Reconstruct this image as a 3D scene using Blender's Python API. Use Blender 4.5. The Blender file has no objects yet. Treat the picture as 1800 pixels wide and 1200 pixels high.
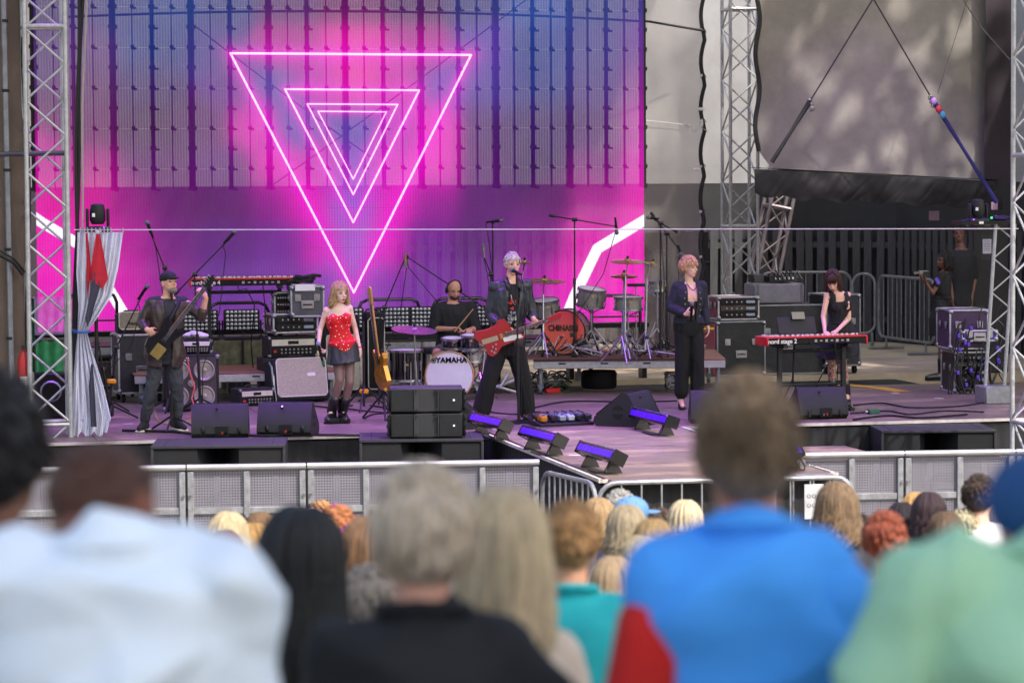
import bpy, bmesh, math, random
import numpy as np
from math import sin, cos, pi, radians, sqrt, atan2
from mathutils import Vector, Matrix, noise
V = Vector
random.seed(7)
scene = bpy.context.scene
COL = scene.collection

# ---------------------------------------------------------------- camera
TH, FPX, ROLL, CAMH = radians(12.7), 5000.0, radians(.35), 3.65
PITCH = math.atan(281/FPX)
Fw = V((sin(TH)*cos(PITCH), cos(TH)*cos(PITCH), -sin(PITCH)))
R0 = V((cos(TH), -sin(TH), 0)); U0 = R0.cross(Fw)
Rc = R0*cos(ROLL)-U0*sin(ROLL); Uc = U0*cos(ROLL)+R0*sin(ROLL)
CAM = V((0, 0, CAMH))
cam = bpy.data.cameras.new('camera'); camo = bpy.data.objects.new('camera', cam); COL.objects.link(camo)
camo.matrix_world = Matrix(((Rc.x, Uc.x, -Fw.x, 0), (Rc.y, Uc.y, -Fw.y, 0), (Rc.z, Uc.z, -Fw.z, CAMH), (0, 0, 0, 1)))
cam.sensor_width = 36; cam.lens = 100; cam.clip_start = .3; cam.clip_end = 2000
cam.dof.use_dof = True; cam.dof.focus_distance = 30.0; cam.dof.aperture_fstop = 3.0
scene.camera = camo

# ---------------------------------------------------------------- sky and sun
SUN_EL, SUN_AZ = radians(50), radians(150)      # azimuth of the sun measured from +Y towards +X
w = bpy.data.worlds.new("World"); scene.world = w; w.use_nodes = True
nt = w.node_tree; bgn = nt.nodes['Background']
sky = nt.nodes.new('ShaderNodeTexSky'); sky.sky_type = 'NISHITA'; sky.sun_disc = False
sky.sun_elevation = SUN_EL; sky.sun_rotation = SUN_AZ; sky.dust_density = 4; sky.air_density = 1.2; sky.ozone_density = 1
nt.links.new(sky.outputs[0], bgn.inputs[0]); bgn.inputs[1].default_value = .13
sd = bpy.data.lights.new('sun', 'SUN'); sd.energy = 2.8; sd.angle = radians(.7); sd.color = (1, .93, .84)
so = bpy.data.objects.new('sun', sd); COL.objects.link(so)
sdir = V((sin(SUN_AZ)*cos(SUN_EL), cos(SUN_AZ)*cos(SUN_EL), sin(SUN_EL)))
so.rotation_euler = sdir.to_track_quat('Z', 'Y').to_euler()
scene.view_settings.view_transform = 'Standard'; scene.view_settings.look = 'None'
scene.view_settings.gamma = 1; scene.view_settings.use_curve_mapping = False
scene.view_settings.exposure = 1.06
scene.cycles.max_bounces = 6; scene.cycles.transparent_max_bounces = 16
scene.cycles.use_denoising = True
scene.cycles.sample_clamp_indirect = 4

# ---------------------------------------------------------------- pixel -> place helpers (photo is 1800 x 1200)
def ray(u, v): return Fw + (u-900)/FPX*Rc - (v-600)/FPX*Uc
def az(u, v, z=1.1):
    q = ray(u, v); return CAM + q*((z-CAMH)/q.z)
def ay(u, v, y):
    q = ray(u, v); return CAM + q*(y/q.y)
def ad(u, v, d): return CAM + ray(u, v)*d
def depth(p): return (p-CAM).dot(Fw)

LEDS = .57      # brightness of the video screen
PK = 1.5         # strength of the purple wash lamps
# ---------------------------------------------------------------- materials
def srgb(c):
    if isinstance(c, str): c = [int(c[i:i+2], 16)/255 for i in (0, 2, 4)]
    return tuple(x/12.92 if x <= .04045 else ((x+.055)/1.055)**2.4 for x in c)
MC = {}
def mat(name, col, rough=.6, metal=0, var=.12, scale=8, bump=.0, bscale=60, spec=.5, coat=0, sheen=0, alpha=None, dirt=0, stretch=None, emit=None, estr=0, trans=0):
    if name in MC: return MC[name]
    m = bpy.data.materials.new(name); m.use_nodes = True; n = m.node_tree.nodes; L = m.node_tree.links
    b = n['Principled BSDF']
    c = srgb(col) if isinstance(col, str) else col
    tc = n.new('ShaderNodeTexCoord'); src = tc.outputs['Object']
    if stretch:
        mp = n.new('ShaderNodeMapping'); mp.inputs['Scale'].default_value = stretch; L.new(src, mp.inputs[0]); src = mp.outputs[0]
    nz = n.new('ShaderNodeTexNoise'); nz.inputs['Scale'].default_value = scale; nz.inputs['Detail'].default_value = 5; nz.inputs['Roughness'].default_value = .65
    L.new(src, nz.inputs[0])
    rp = n.new('ShaderNodeValToRGB'); rp.color_ramp.elements[0].position = .3; rp.color_ramp.elements[1].position = .7
    rp.color_ramp.elements[0].color = (*[x*(1-var) for x in c], 1); rp.color_ramp.elements[1].color = (*[min(1, x*(1+var)) for x in c], 1)
    L.new(nz.outputs[0], rp.inputs[0]); out = rp.outputs[0]
    if dirt:
        n2 = n.new('ShaderNodeTexNoise'); n2.inputs['Scale'].default_value = scale*.37; n2.inputs['Detail'].default_value = 8; n2.inputs['Roughness'].default_value = .7
        L.new(tc.outputs['Object'], n2.inputs[0])
        r2 = n.new('ShaderNodeValToRGB'); r2.color_ramp.elements[0].position = .5; r2.color_ramp.elements[1].position = .68
        r2.color_ramp.elements[1].color = (dirt, dirt, dirt, 1)
        L.new(n2.outputs[0], r2.inputs[0])
        mx = n.new('ShaderNodeMix'); mx.data_type = 'RGBA'; L.new(r2.outputs[0], mx.inputs[0]); L.new(out, mx.inputs[6])
        mx.inputs[7].default_value = (.11, .10, .085, 1); out = mx.outputs[2]
    L.new(out, b.inputs['Base Color'])
    b.inputs['Roughness'].default_value = rough; b.inputs['Metallic'].default_value = metal
    b.inputs['Specular IOR Level'].default_value = spec; b.inputs['Coat Weight'].default_value = coat
    if sheen: b.inputs['Sheen Weight'].default_value = sheen
    if trans: b.inputs['Transmission Weight'].default_value = trans
    if alpha is not None: b.inputs['Alpha'].default_value = alpha
    rr = n.new('ShaderNodeMapRange'); rr.inputs[3].default_value = max(.03, rough-.1); rr.inputs[4].default_value = min(1, rough+.12)
    L.new(nz.outputs[0], rr.inputs[0]); L.new(rr.outputs[0], b.inputs['Roughness'])
    if bump:
        nb = n.new('ShaderNodeTexNoise'); nb.inputs['Scale'].default_value = bscale; nb.inputs['Detail'].default_value = 4
        L.new(src, nb.inputs[0]); bp = n.new('ShaderNodeBump'); bp.inputs['Strength'].default_value = bump; bp.inputs['Distance'].default_value = .01
        L.new(nb.outputs[0], bp.inputs['Height']); L.new(bp.outputs[0], b.inputs['Normal'])
    if emit: b.inputs['Emission Color'].default_value = (*srgb(emit), 1); b.inputs['Emission Strength'].default_value = estr
    MC[name] = m
    return m
def meshed(name, col, pitch=.02, hole=.6, rough=.5, metal=0, both=True, axis='xz', var=.1):
    """sheet with real see-through holes on a regular grid (perforated metal, woven scrim)"""
    m = mat(name, col, rough, metal, var=var)
    n = m.node_tree.nodes; L = m.node_tree.links; b = n['Principled BSDF']
    tc = n.new('ShaderNodeTexCoord'); sp = n.new('ShaderNodeSeparateXYZ'); L.new(tc.outputs['Object'], sp.inputs[0])
    res = []
    for k in axis:
        a = n.new('ShaderNodeMath'); a.operation = 'MULTIPLY'; a.inputs[1].default_value = 1/pitch; L.new(sp.outputs['xyz'.index(k)], a.inputs[0])
        f = n.new('ShaderNodeMath'); f.operation = 'FRACT'; L.new(a.outputs[0], f.inputs[0])
        g = n.new('ShaderNodeMath'); g.operation = 'LESS_THAN'; g.inputs[1].default_value = hole; L.new(f.outputs[0], g.inputs[0]); res.append(g)
    mu = n.new('ShaderNodeMath'); mu.operation = 'MULTIPLY'; L.new(res[0].outputs[0], mu.inputs[0])
    if len(res) > 1: L.new(res[1].outputs[0], mu.inputs[1])
    else: mu.inputs[1].default_value = 1
    inv = n.new('ShaderNodeMath'); inv.operation = 'SUBTRACT'; inv.inputs[0].default_value = 1; L.new(mu.outputs[0], inv.inputs[1])
    L.new(inv.outputs[0], b.inputs['Alpha'])
    return m

# ---------------------------------------------------------------- objects
def setp(o, label=None, cat=None, group=None, kind=None):
    if label: o['label'] = label
    if cat: o['category'] = cat
    if group: o['group'] = group
    if kind: o['kind'] = kind
    return o
def thing(name, label, cat, loc=(0, 0, 0), rz=0, group=None):
    o = bpy.data.objects.new(name, None); COL.objects.link(o); o.empty_display_size = .1
    o.location = loc; o.rotation_euler = (0, 0, rz); return setp(o, label, cat, group)
def copy_tree(o, parent=None):
    c = o.copy(); COL.objects.link(c); c.parent = parent
    for ch in list(o.children): copy_tree(ch, c)
    return c
def clone(o, label, loc=None, rz=None):
    c = copy_tree(o); c['label'] = label
    if loc is not None: c.location = loc
    if rz is not None: c.rotation_euler = (0, 0, rz)
    return c

class B:
    def __init__(s): s.v = []; s.f = []
    def add(s, vs, fs):
        k = len(s.v); s.v += [tuple(x) for x in vs]; s.f += [tuple(i+k for i in q) for q in fs]; return s
    def box(s, c, d, rz=0, rx=0, ry=0, M=None, bev=0):
        x, y, z = d[0]/2, d[1]/2, d[2]/2
        if M is None: M = Matrix.Rotation(rz, 3, 'Z') @ Matrix.Rotation(ry, 3, 'Y') @ Matrix.Rotation(rx, 3, 'X')
        if bev <= 0:
            vs = [V(c)+M@V((a*x, b_*y, e*z)) for a in (-1, 1) for b_ in (-1, 1) for e in (-1, 1)]
            return s.add(vs, [(0, 1, 3, 2), (4, 6, 7, 5), (0, 4, 5, 1), (2, 3, 7, 6), (0, 2, 6, 4), (1, 5, 7, 3)])
        bev = min(bev, x*.9, y*.9, z*.9)
        vs = []; idx = {}
        for a in (-1, 1):
            for b_ in (-1, 1):
                for e in (-1, 1):
                    for k in range(3):
                        p = [a*(x-bev), b_*(y-bev), e*(z-bev)]; p[k] += (a, b_, e)[k]*bev
                        idx[(a, b_, e, k)] = len(vs); vs.append(V(c)+M@V(p))
        I = idx; fs = []
        S_ = (-1, 1)
        for a in S_:
            q = [I[(a, -1, -1, 0)], I[(a, 1, -1, 0)], I[(a, 1, 1, 0)], I[(a, -1, 1, 0)]]; fs.append(q if a > 0 else q[::-1])
            q = [I[(-1, a, -1, 1)], I[(-1, a, 1, 1)], I[(1, a, 1, 1)], I[(1, a, -1, 1)]]; fs.append(q if a > 0 else q[::-1])
            q = [I[(-1, -1, a, 2)], I[(1, -1, a, 2)], I[(1, 1, a, 2)], I[(-1, 1, a, 2)]]; fs.append(q if a > 0 else q[::-1])
            for b_ in S_:
                fs.append([I[(a, b_, -1, 0)], I[(a, b_, 1, 0)], I[(a, b_, 1, 1)], I[(a, b_, -1, 1)]])
                fs.append([I[(a, -1, b_, 0)], I[(a, 1, b_, 0)], I[(a, 1, b_, 2)], I[(a, -1, b_, 2)]])
                fs.append([I[(-1, a, b_, 1)], I[(1, a, b_, 1)], I[(1, a, b_, 2)], I[(-1, a, b_, 2)]])
                for e in S_: fs.append([I[(a, b_, e, 0)], I[(a, b_, e, 1)], I[(a, b_, e, 2)]])
        return s.add(vs, fs)
    def cyl(s, p0, p1, r0, r1=None, n=10, cap=True):
        p0, p1 = V(p0), V(p1); r1 = r0 if r1 is None else r1
        d = p1-p0
        if d.length < 1e-6: return s
        q = d.to_track_quat('Z', 'Y').to_matrix(); vs = []
        for i in range(n):
            a = 2*pi*i/n; e = q@V((cos(a), sin(a), 0)); vs += [p0+e*r0, p1+e*r1]
        fs = [(2*i, 2*((i+1) % n), 2*((i+1) % n)+1, 2*i+1) for i in range(n)]
        if cap: fs += [tuple(2*i for i in range(n))[::-1], tuple(2*i+1 for i in range(n))]
        return s.add(vs, fs)
    def tube(s, pts, r, n=6, close=False):
        pts = [V(p) for p in pts]; m = len(pts); rs = r if isinstance(r, (list, tuple)) else [r]*m; vs = []
        nrm = None
        for i, p in enumerate(pts):
            a = pts[(i-1) % m] if close or i > 0 else p; b_ = pts[(i+1) % m] if close or i < m-1 else p
            t = (b_-a).normalized()
            if nrm is None: nrm = t.orthogonal().normalized()
            nrm = (nrm - t*nrm.dot(t)); nrm = nrm.normalized() if nrm.length > 1e-5 else t.orthogonal().normalized()
            bn = t.cross(nrm)
            for k in range(n):
                an = 2*pi*k/n; vs.append(p+(nrm*cos(an)+bn*sin(an))*rs[i])
        fs = []
        for i in range(m if close else m-1):
            j = (i+1) % m
            for k in range(n): fs.append((i*n+k, i*n+(k+1) % n, j*n+(k+1) % n, j*n+k))
        if not close: fs += [tuple(range(n))[::-1], tuple((m-1)*n+k for k in range(n))]
        return s.add(vs, fs)
    def lathe(s, prof, c=(0, 0, 0), axis=(0, 0, 1), n=20, ring=None):
        if ring is None: ring = len(prof) >= 2 and len(prof) <= 6 and min(r_ for r_, h in prof) > .55*max(r_ for r_, h in prof) and abs(prof[0][1]-prof[-1][1]) < .06 and max(r_ for r_, h in prof) < .5
        if ring and len(prof) == 2: ring = False
        q = V(axis).to_track_quat('Z', 'Y').to_matrix(); c = V(c); vs = []
        for r_, h in prof:
            for k in range(n):
                a = 2*pi*k/n; vs.append(c+q@V((cos(a)*r_, sin(a)*r_, h)))
        fs = [(i*n+k, i*n+(k+1) % n, (i+1)*n+(k+1) % n, (i+1)*n+k) for i in range(len(prof)-1) for k in range(n)]
        if ring: i = len(prof)-1; fs += [(i*n+k, i*n+(k+1) % n, (k+1) % n, k) for k in range(n)]
        else: fs += [tuple(range(n))[::-1], tuple((len(prof)-1)*n+k for k in range(n))]
        return s.add(vs, fs)
    def prism(s, poly, y0, y1, M=None, c=(0, 0, 0)):
        """polygon in xz, extruded along y"""
        n = len(poly); M = M or Matrix.Identity(3); c = V(c)
        vs = [c+M@V((x, y0, z)) for x, z in poly]+[c+M@V((x, y1, z)) for x, z in poly]
        fs = [tuple(range(n)), tuple(range(n, 2*n))[::-1]]+[(i, i+n, (i+1) % n+n, (i+1) % n) for i in range(n)]
        return s.add(vs, fs)
    def ell(s, c, r, M=None, nu=10, nv=7):
        M = M or Matrix.Identity(3); c = V(c); vs = [c+M@V((0, 0, r[2]))]
        for j in range(1, nv):
            t = pi*j/nv
            for i in range(nu):
                a = 2*pi*i/nu; vs.append(c+M@V((r[0]*sin(t)*cos(a), r[1]*sin(t)*sin(a), r[2]*cos(t))))
        vs.append(c+M@V((0, 0, -r[2]))); e = len(vs)-1
        fs = [(0, 1+i, 1+(i+1) % nu) for i in range(nu)]
        for j in range(nv-2):
            for i in range(nu):
                a = 1+j*nu+i; b_ = 1+j*nu+(i+1) % nu; fs.append((a, a+nu, b_+nu, b_))
        o = 1+(nv-2)*nu; fs += [(o+i, e, o+(i+1) % nu) for i in range(nu)]
        return s.add(vs, fs)
    def cap(s, p0, p1, r0, r1, n=10):
        p0, p1 = V(p0), V(p1); d = p1-p0
        s.ell(p0, (r0,)*3, nu=n); s.ell(p1, (r1,)*3, nu=n); s.cyl(p0, p1, r0, r1, n); return s
    def loft(s, rings, n=20, close=True):
        """rings: (centre, right vector * rx, forward vector * ry)"""
        vs = []
        for c, a, b_ in rings:
            for k in range(n):
                t = 2*pi*k/n; ct, st = cos(t), sin(t)
                e = .82; ct = math.copysign(abs(ct)**e, ct); st = math.copysign(abs(st)**e, st)
                vs.append(V(c)+V(a)*ct+V(b_)*st)
        fs = [(i*n+k, i*n+(k+1) % n, (i+1)*n+(k+1) % n, (i+1)*n+k) for i in range(len(rings)-1) for k in range(n)]
        if close: fs += [tuple(range(n))[::-1], tuple((len(rings)-1)*n+k for k in range(n))]
        return s.add(vs, fs)
    def mesh(s, name):
        me = bpy.data.meshes.new(name); me.from_pydata(s.v, [], s.f); me.update(); return me

def fixn(me):
    bm = bmesh.new(); bm.from_mesh(me); bmesh.ops.recalc_face_normals(bm, faces=bm.faces); bm.to_mesh(me); bm.free()
def smooth(me, ang=40):
    fixn(me)
    me.polygons.foreach_set('use_smooth', [True]*len(me.polygons))
    try: me.set_sharp_from_angle(angle=radians(ang))
    except Exception: pass
def part(name, b, m, parent=None, loc=None, sm=True, label=None, ang=40, kind=None, rot=None):
    me = b.mesh(name) if isinstance(b, B) else b
    if sm is not None: smooth(me, ang if sm else 1)
    if m is not None and not me.materials: me.materials.append(m)
    o = bpy.data.objects.new(name, me); COL.objects.link(o); o.parent = parent
    if loc is not None: o.location = loc
    if rot is not None: o.rotation_euler = rot
    return setp(o, label, kind=kind)
def again(o, name, loc, parent=None, rot=None, label=None):
    c = bpy.data.objects.new(name, o.data); COL.objects.link(c); c.parent = parent or o.parent; c.location = loc
    if rot is not None: c.rotation_euler = rot
    return setp(c, label)
def text(name, s, size, m, parent, loc, rot=(pi/2, 0, 0), bold=.0, ext=.002, align='CENTER', sx=1, shear=0):
    cu = bpy.data.curves.new(name, 'FONT'); cu.body = s; cu.size = size; cu.extrude = ext; cu.offset = bold; cu.align_x = align; cu.align_y = 'CENTER'; cu.shear = shear
    t = bpy.data.objects.new('t', cu); COL.objects.link(t)
    dg = bpy.context.evaluated_depsgraph_get(); me = bpy.data.meshes.new_from_object(t.evaluated_get(dg)); bpy.data.objects.remove(t)
    me.materials.clear(); me.materials.append(m)
    o = bpy.data.objects.new(name, me); COL.objects.link(o); o.parent = parent; o.location = loc; o.rotation_euler = rot; o.scale = (sx, 1, 1)
    return o

# common materials
BLK = mat('matt_black', '131416', .6, var=.3, bump=.2, bscale=200)
BLKG = mat('gloss_black', '101012', .18, var=.2, coat=.5)
BLKM = mat('black_metal', '17181b', .4, .6, var=.3)
CHROME = mat('chrome', 'a4a4aa', .28, 1, var=.1)
ALU = mat('aluminium', 'b9babd', .4, .6, var=.18, scale=20, dirt=.25)
ALUD = mat('dull_aluminium', '8f9298', .5, .6, var=.2, scale=12, dirt=.4)
WHITE = mat('white_print', 'e8e8e8', .5, var=.03)
RUB = mat('rubber', '0e0e0f', .8, var=.2)
SPK = mat('speaker_paint', '191b1f', .55, var=.15, bump=.5, bscale=350)
GRILL = mat('speaker_grille', '14161a', .5, .3, var=.25, bump=.8, bscale=500)
# ================================================================= SETTING
DZ = 1.1                                    # stage deck height
# ground: flat in front of the stage, rising as a slope towards the back of the audience
def gz(y): return max(0.0, .135*(15.2-y)) if y > -20 else .135*35.2
b = B()
ys = [-60, -20, -8, -2, 0, 2, 4, 6, 8, 10, 12, 14, 15.2, 18, 24, 40, 80, 300]
xs = [-300, -60, -20, -10, 0, 10, 20, 40, 80, 300]
vs = [(x, y, gz(y)) for y in ys for x in xs]; n = len(xs)
b.add(vs, [(j*n+i, j*n+i+1, (j+1)*n+i+1, (j+1)*n+i) for j in range(len(ys)-1) for i in range(n-1)])
gm = mat('trodden_ground', '857e70', .9, var=.25, scale=.8, bump=.6, bscale=12, dirt=.6)
part('ground', b, gm, kind='structure')

# stage deck of plywood sheets
ply = mat('worn_plywood', '6e5f58', .5, var=.38, scale=4.0, bump=.25, bscale=30, stretch=(.5, 3, 1), dirt=.65)
ply.node_tree.nodes['Principled BSDF'].inputs['Coat Weight'].default_value = .1
def worn(m, col, scale, lo, hi, stretch, seed):
    n = m.node_tree.nodes; L = m.node_tree.links; b_ = n['Principled BSDF']; src = b_.inputs['Base Color'].links[0].from_socket
    g = n.new('ShaderNodeNewGeometry'); mp = n.new('ShaderNodeMapping'); mp.inputs['Scale'].default_value = stretch; mp.inputs['Location'].default_value = (seed, seed*2, 0); L.new(g.outputs['Position'], mp.inputs[0])
    z = n.new('ShaderNodeTexNoise'); z.inputs['Scale'].default_value = scale; z.inputs['Detail'].default_value = 9; z.inputs['Roughness'].default_value = .72; L.new(mp.outputs[0], z.inputs[0])
    r = n.new('ShaderNodeMapRange'); r.inputs[1].default_value = lo; r.inputs[2].default_value = hi; L.new(z.outputs[0], r.inputs[0])
    x = n.new('ShaderNodeMix'); x.data_type = 'RGBA'; L.new(r.outputs[0], x.inputs[0]); L.new(src, x.inputs[6]); x.inputs[7].default_value = (*srgb(col), 1); L.new(x.outputs[2], b_.inputs['Base Color'])
worn(ply, 'a08c74', 1.0, .50, .66, (.7, 1.6, 1), 3.1); worn(ply, '3a302c', 2.2, .56, .70, (.6, 2.0, 1), 7.7); worn(ply, 'b09c84', 5, .62, .68, (.25, 3.0, 1), 1.3)
FY = 28.4; TX0, TX1, TY = 6.10, 8.17, 23.55
deck = thing('stage_deck', None, None); deck['kind'] = 'structure'
pm = B(); pm.box((0, 0, -.02), (1.994, .994, .04), bev=.003); proto = None
def sheet(x, y):
    global proto
    if proto is None: proto = part('deck_panel', pm, ply, deck, (x, y, DZ))
    else: again(proto, 'deck_panel', (x, y, DZ))
for i in range(7):
    for j in range(5): sheet(.9+1+i*2-.73, FY+.5+j)
for j in range(5): sheet((TX0+TX1)/2, FY-.5-j+.0)
b = B()
b.box((6.2, 31.9, .53), (13.9, 7.0, .98)); b.box(((TX0+TX1)/2, 26.0, .53), (1.98, 4.8, .98))
part('deck_underframe', b, BLK, deck)
skirt = mat('black_skirt_cloth', '1d1e21', .85, var=.35, scale=5, bump=.5, bscale=20, stretch=(4, 4, .6))
def drape(name, p0, p1, z0, z1, m, parent, amp=.015, wl=.12, n=None):
    p0, p1 = V(p0), V(p1); L = (p1-p0).length; n = n or int(L/.03); t = (p1-p0).normalized(); nr = V((t.y, -t.x, 0)); bb = B()
    rows = 5
    vs = []
    for j in range(rows):
        z = z0+(z1-z0)*j/(rows-1)
        for i in range(n+1):
            s = L*i/n; f = amp*(1-.6*j/(rows-1))*(sin(s/wl*6.28+2*noise.noise((s*1.3, z, 3)))+noise.noise((s*3, z*.8, 9)))
            p = p0+t*s+nr*f; vs.append((p.x, p.y, z))
    bb.add(vs, [(j*(n+1)+i, j*(n+1)+i+1, (j+1)*(n+1)+i+1, (j+1)*(n+1)+i) for j in range(rows-1) for i in range(n)])
    return part(name, bb, m, parent)
drape('deck_skirt', (-.8, FY-.01, 0), (TX0, FY-.01, 0), 0, DZ-.05, skirt, deck)
drape('deck_skirt', (TX1, FY-.01, 0), (13.2, FY-.01, 0), 0, DZ-.05, skirt, deck)
drape('deck_skirt', (TX0-.01, FY, 0), (TX0-.01, TY, 0), 0, DZ-.05, skirt, deck)
drape('deck_skirt', (TX0, TY-.01, 0), (TX1, TY-.01, 0), 0, DZ-.05, skirt, deck)
edge = mat('deck_edge_trim', 'c9c2bb', .5, var=.2, dirt=.4)
for a, c in (((-.8, FY-.02), (TX0-.02, FY-.02)), ((TX1+.02, FY-.02), (13.2, FY-.02)), ((TX0-.02, FY-.04), (TX0-.02, TY-.02)), ((TX1+.02, FY-.04), (TX1+.02, TY-.02)), ((TX0-.03, TY-.02), (TX1+.03, TY-.02))):
    bb = B(); bb.box(((a[0]+c[0])/2, (a[1]+c[1])/2, DZ-.018), (abs(a[0]-c[0])+.03, abs(a[1]-c[1])+.03, .03)); part('edge_strip', bb, edge, deck)
# low extension platform right of the thrust
b = B(); b.box((9.2, 27.75, .84), (1.5, 1.1, .04)); part('deck_panel', b, ply, deck)
b = B(); b.box((9.2, 27.75, .4), (1.46, 1.06, .8)); part('deck_underframe', b, BLK, deck)

# concrete floor of the shell behind the stage
b = B(); b.box((8, 44.4, .55), (30, 18, 1.09))
part('shell_floor', b, mat('shell_concrete', 'b8a88e', .8, var=.25, scale=1.2, bump=.3, bscale=25, dirt=.5), kind='structure')
# yellow painted line on the floor behind the deck
b = B()
pth = [az(1480, 676, 1.1), az(1540, 681, 1.1), az(1590, 689, 1.1)]
for i in range(2):
    p, q = pth[i], pth[i+1]; t = (q-p).normalized(); s_ = V((t.y, -t.x, 0))*.12
    b.add([p+s_+V((0, 0, .004)), q+s_+V((0, 0, .004)), q-s_+V((0, 0, .004)), p-s_+V((0, 0, .004))], [(0, 1, 2, 3)])
part('floor_marking', b, mat('yellow_floor_paint', 'c79a3a', .7, var=.3, dirt=.7), kind='structure')

# shell wall: white painted above, black below, bending towards the stage on the right
wl = [(-14, 43.4), (8, 43.4), (14.6, 43.3), (15.7, 42.2), (16.1, 40.2), (16.6, 36), (17, 31)]
def wallstrip(name, z0, z1, m, off=0, th=.25):
    bb = B(); P = [V((x, y+off, 0)) for x, y in wl]; n = len(P)
    vs = []
    for i, p in enumerate(P):
        for dx, dy in ((0, 0), (th*.7, th)): vs += [(p.x+dx, p.y+dy, z0), (p.x+dx, p.y+dy, z1)]
    f = []
    for i in range(n-1):
        a = i*4; c = a+4
        f += [(a, c, c+1, a+1), (a+2, a+3, c+3, c+2), (a+1, c+1, c+3, a+3), (a, a+2, c+2, c)]
    f += [(0, 1, 3, 2), ((n-1)*4, (n-1)*4+2, (n-1)*4+3, (n-1)*4+1)]
    bb.add(vs, f); return part(name, bb, m, None, kind='structure', ang=25)
wallstrip('shell_wall', 3.60, 9.2, mat('shell_white_paint', '9c9c9e', .8, var=.2, scale=.6, bump=.2, bscale=15, dirt=.25))
wallstrip('shell_lower_wall', 1.09, 3.6, mat('shell_black_paint', '2b2c2f', .75, var=.3, scale=1.5, bump=.2, bscale=25), .01)
# picket fence on that wall
fc = thing('picket_fence', 'dark picket fence of upright boards along the back wall behind the stage', 'fence')
fm = mat('dark_fence_stain', '424246', .8, var=.35, scale=6, stretch=(6, 6, .7), bump=.3, bscale=40)
bd = B(); bd.box((0, 0, 0), (.125, .022, 1.76), bev=.004); fp = None
L_ = 0; tot = 0
for i in range(1, len(wl)-1):
    p, q = V((*wl[i], 0)), V((*wl[i+1], 0)); t = (q-p).normalized(); nn = V((t.y, -t.x, 0)); Lg = (q-p).length
    s = .1; ang = atan2(t.y, t.x)
    while s < Lg:
        c = p+t*s+nn*.12+V((random.uniform(-.004, .004), 0, 1.1+.02+.88+random.uniform(-.01, .01)))
        if fp is None: fp = part('board', bd, fm, fc, c, rot=(0, 0, ang))
        else: again(fp, 'board', c, rot=(random.uniform(-.01, .01), random.uniform(-.012, .012), ang))
        s += .205
    for z in (1.45, 2.62):
        bb = B(); bb.box((0, 0, 0), (Lg, .04, .09)); part('rail', bb, fm, fc, (p+q)/2+nn*.085+V((0, 0, z)), rot=(0, 0, ang))

# ---------------------------------------------------------------- trusses
BR = {}
def truss(name, label, cat, base, h, a=.4, rc=.025, rb=.0125, bay=.36, rz=0, lean=(0, 0), m=None, group=None, baseplate=True, bars=(), hb=None):
    m = m or ALU
    t = thing(name, label, cat, base, rz, group); t.rotation_euler = (lean[0], lean[1], rz)
    hf = a/2; k = ('c', h, rc)
    if k not in BR: bb = B(); bb.cyl((0, 0, 0), (0, 0, h), rc, n=12); me = bb.mesh('chord'); smooth(me); me.materials.append(m); BR[k] = me
    for x in (-hf, hf):
        for y in (-hf, hf): part('chord', BR[k], None, t, (x, y, 0), sm=None)
    k = ('b', a, bay, rb, m.name)
    if k not in BR:
        bb = B(); bb.cyl((-hf, -hf, 0), (hf, -hf, bay), rb, n=8); me = bb.mesh('brace'); smooth(me); me.materials.append(m); BR[k] = me
    nb = int(h/bay)
    for j in range(4):
        for i in range(nb):
            o = part('brace', BR[k], None, t, (0, 0, i*bay+.01), sm=None)
            fl = (i+j) % 2
            o.rotation_euler = (0, 0, j*pi/2)
            if fl: o.scale = (-1, 1, 1)
    zz = 2.16
    bb = B()
    for x0, y0, x1, y1 in ((-hf, -hf, hf, -hf), (hf, -hf, hf, hf), (hf, hf, -hf, hf), (-hf, hf, -hf, -hf)): bb.cyl((x0, y0, 0), (x1, y1, 0), rc*.9, n=8)
    me = bb.mesh('joint_frame'); smooth(me); me.materials.append(m)
    for z in (hb or [i*2.16+.03 for i in range(int(h/2.16)+1)]): part('joint_frame', me, None, t, (0, 0, z), sm=None)
    if baseplate: bb = B(); bb.box((0, 0, -.012), (a+.2, a+.2, .02), bev=.004); part('base_plate', bb, m, t)
    return t
lt = az(88, 804, .88)
t = truss('truss_tower', 'silver square truss tower beside the brown side scrim at the edge of the stage', 'truss', lt, 8.3, hb=[.03, .35, 4.35])
bb = B(); bb.box((0, 0, -.08), (1.1, .9, .1)); bb.box((0, 0, -.5), (.9, .8, .72)); part('ballast_block', bb, BLKM, t)
bb = B()
for z in (-.02, .06): bb.cyl((-.6, -.35, z), (.6, -.35, z), .025, n=8); bb.cyl((-.6, .35, z), (.6, .35, z), .025, n=8)
part('outrigger', bb, ALU, t)
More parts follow.
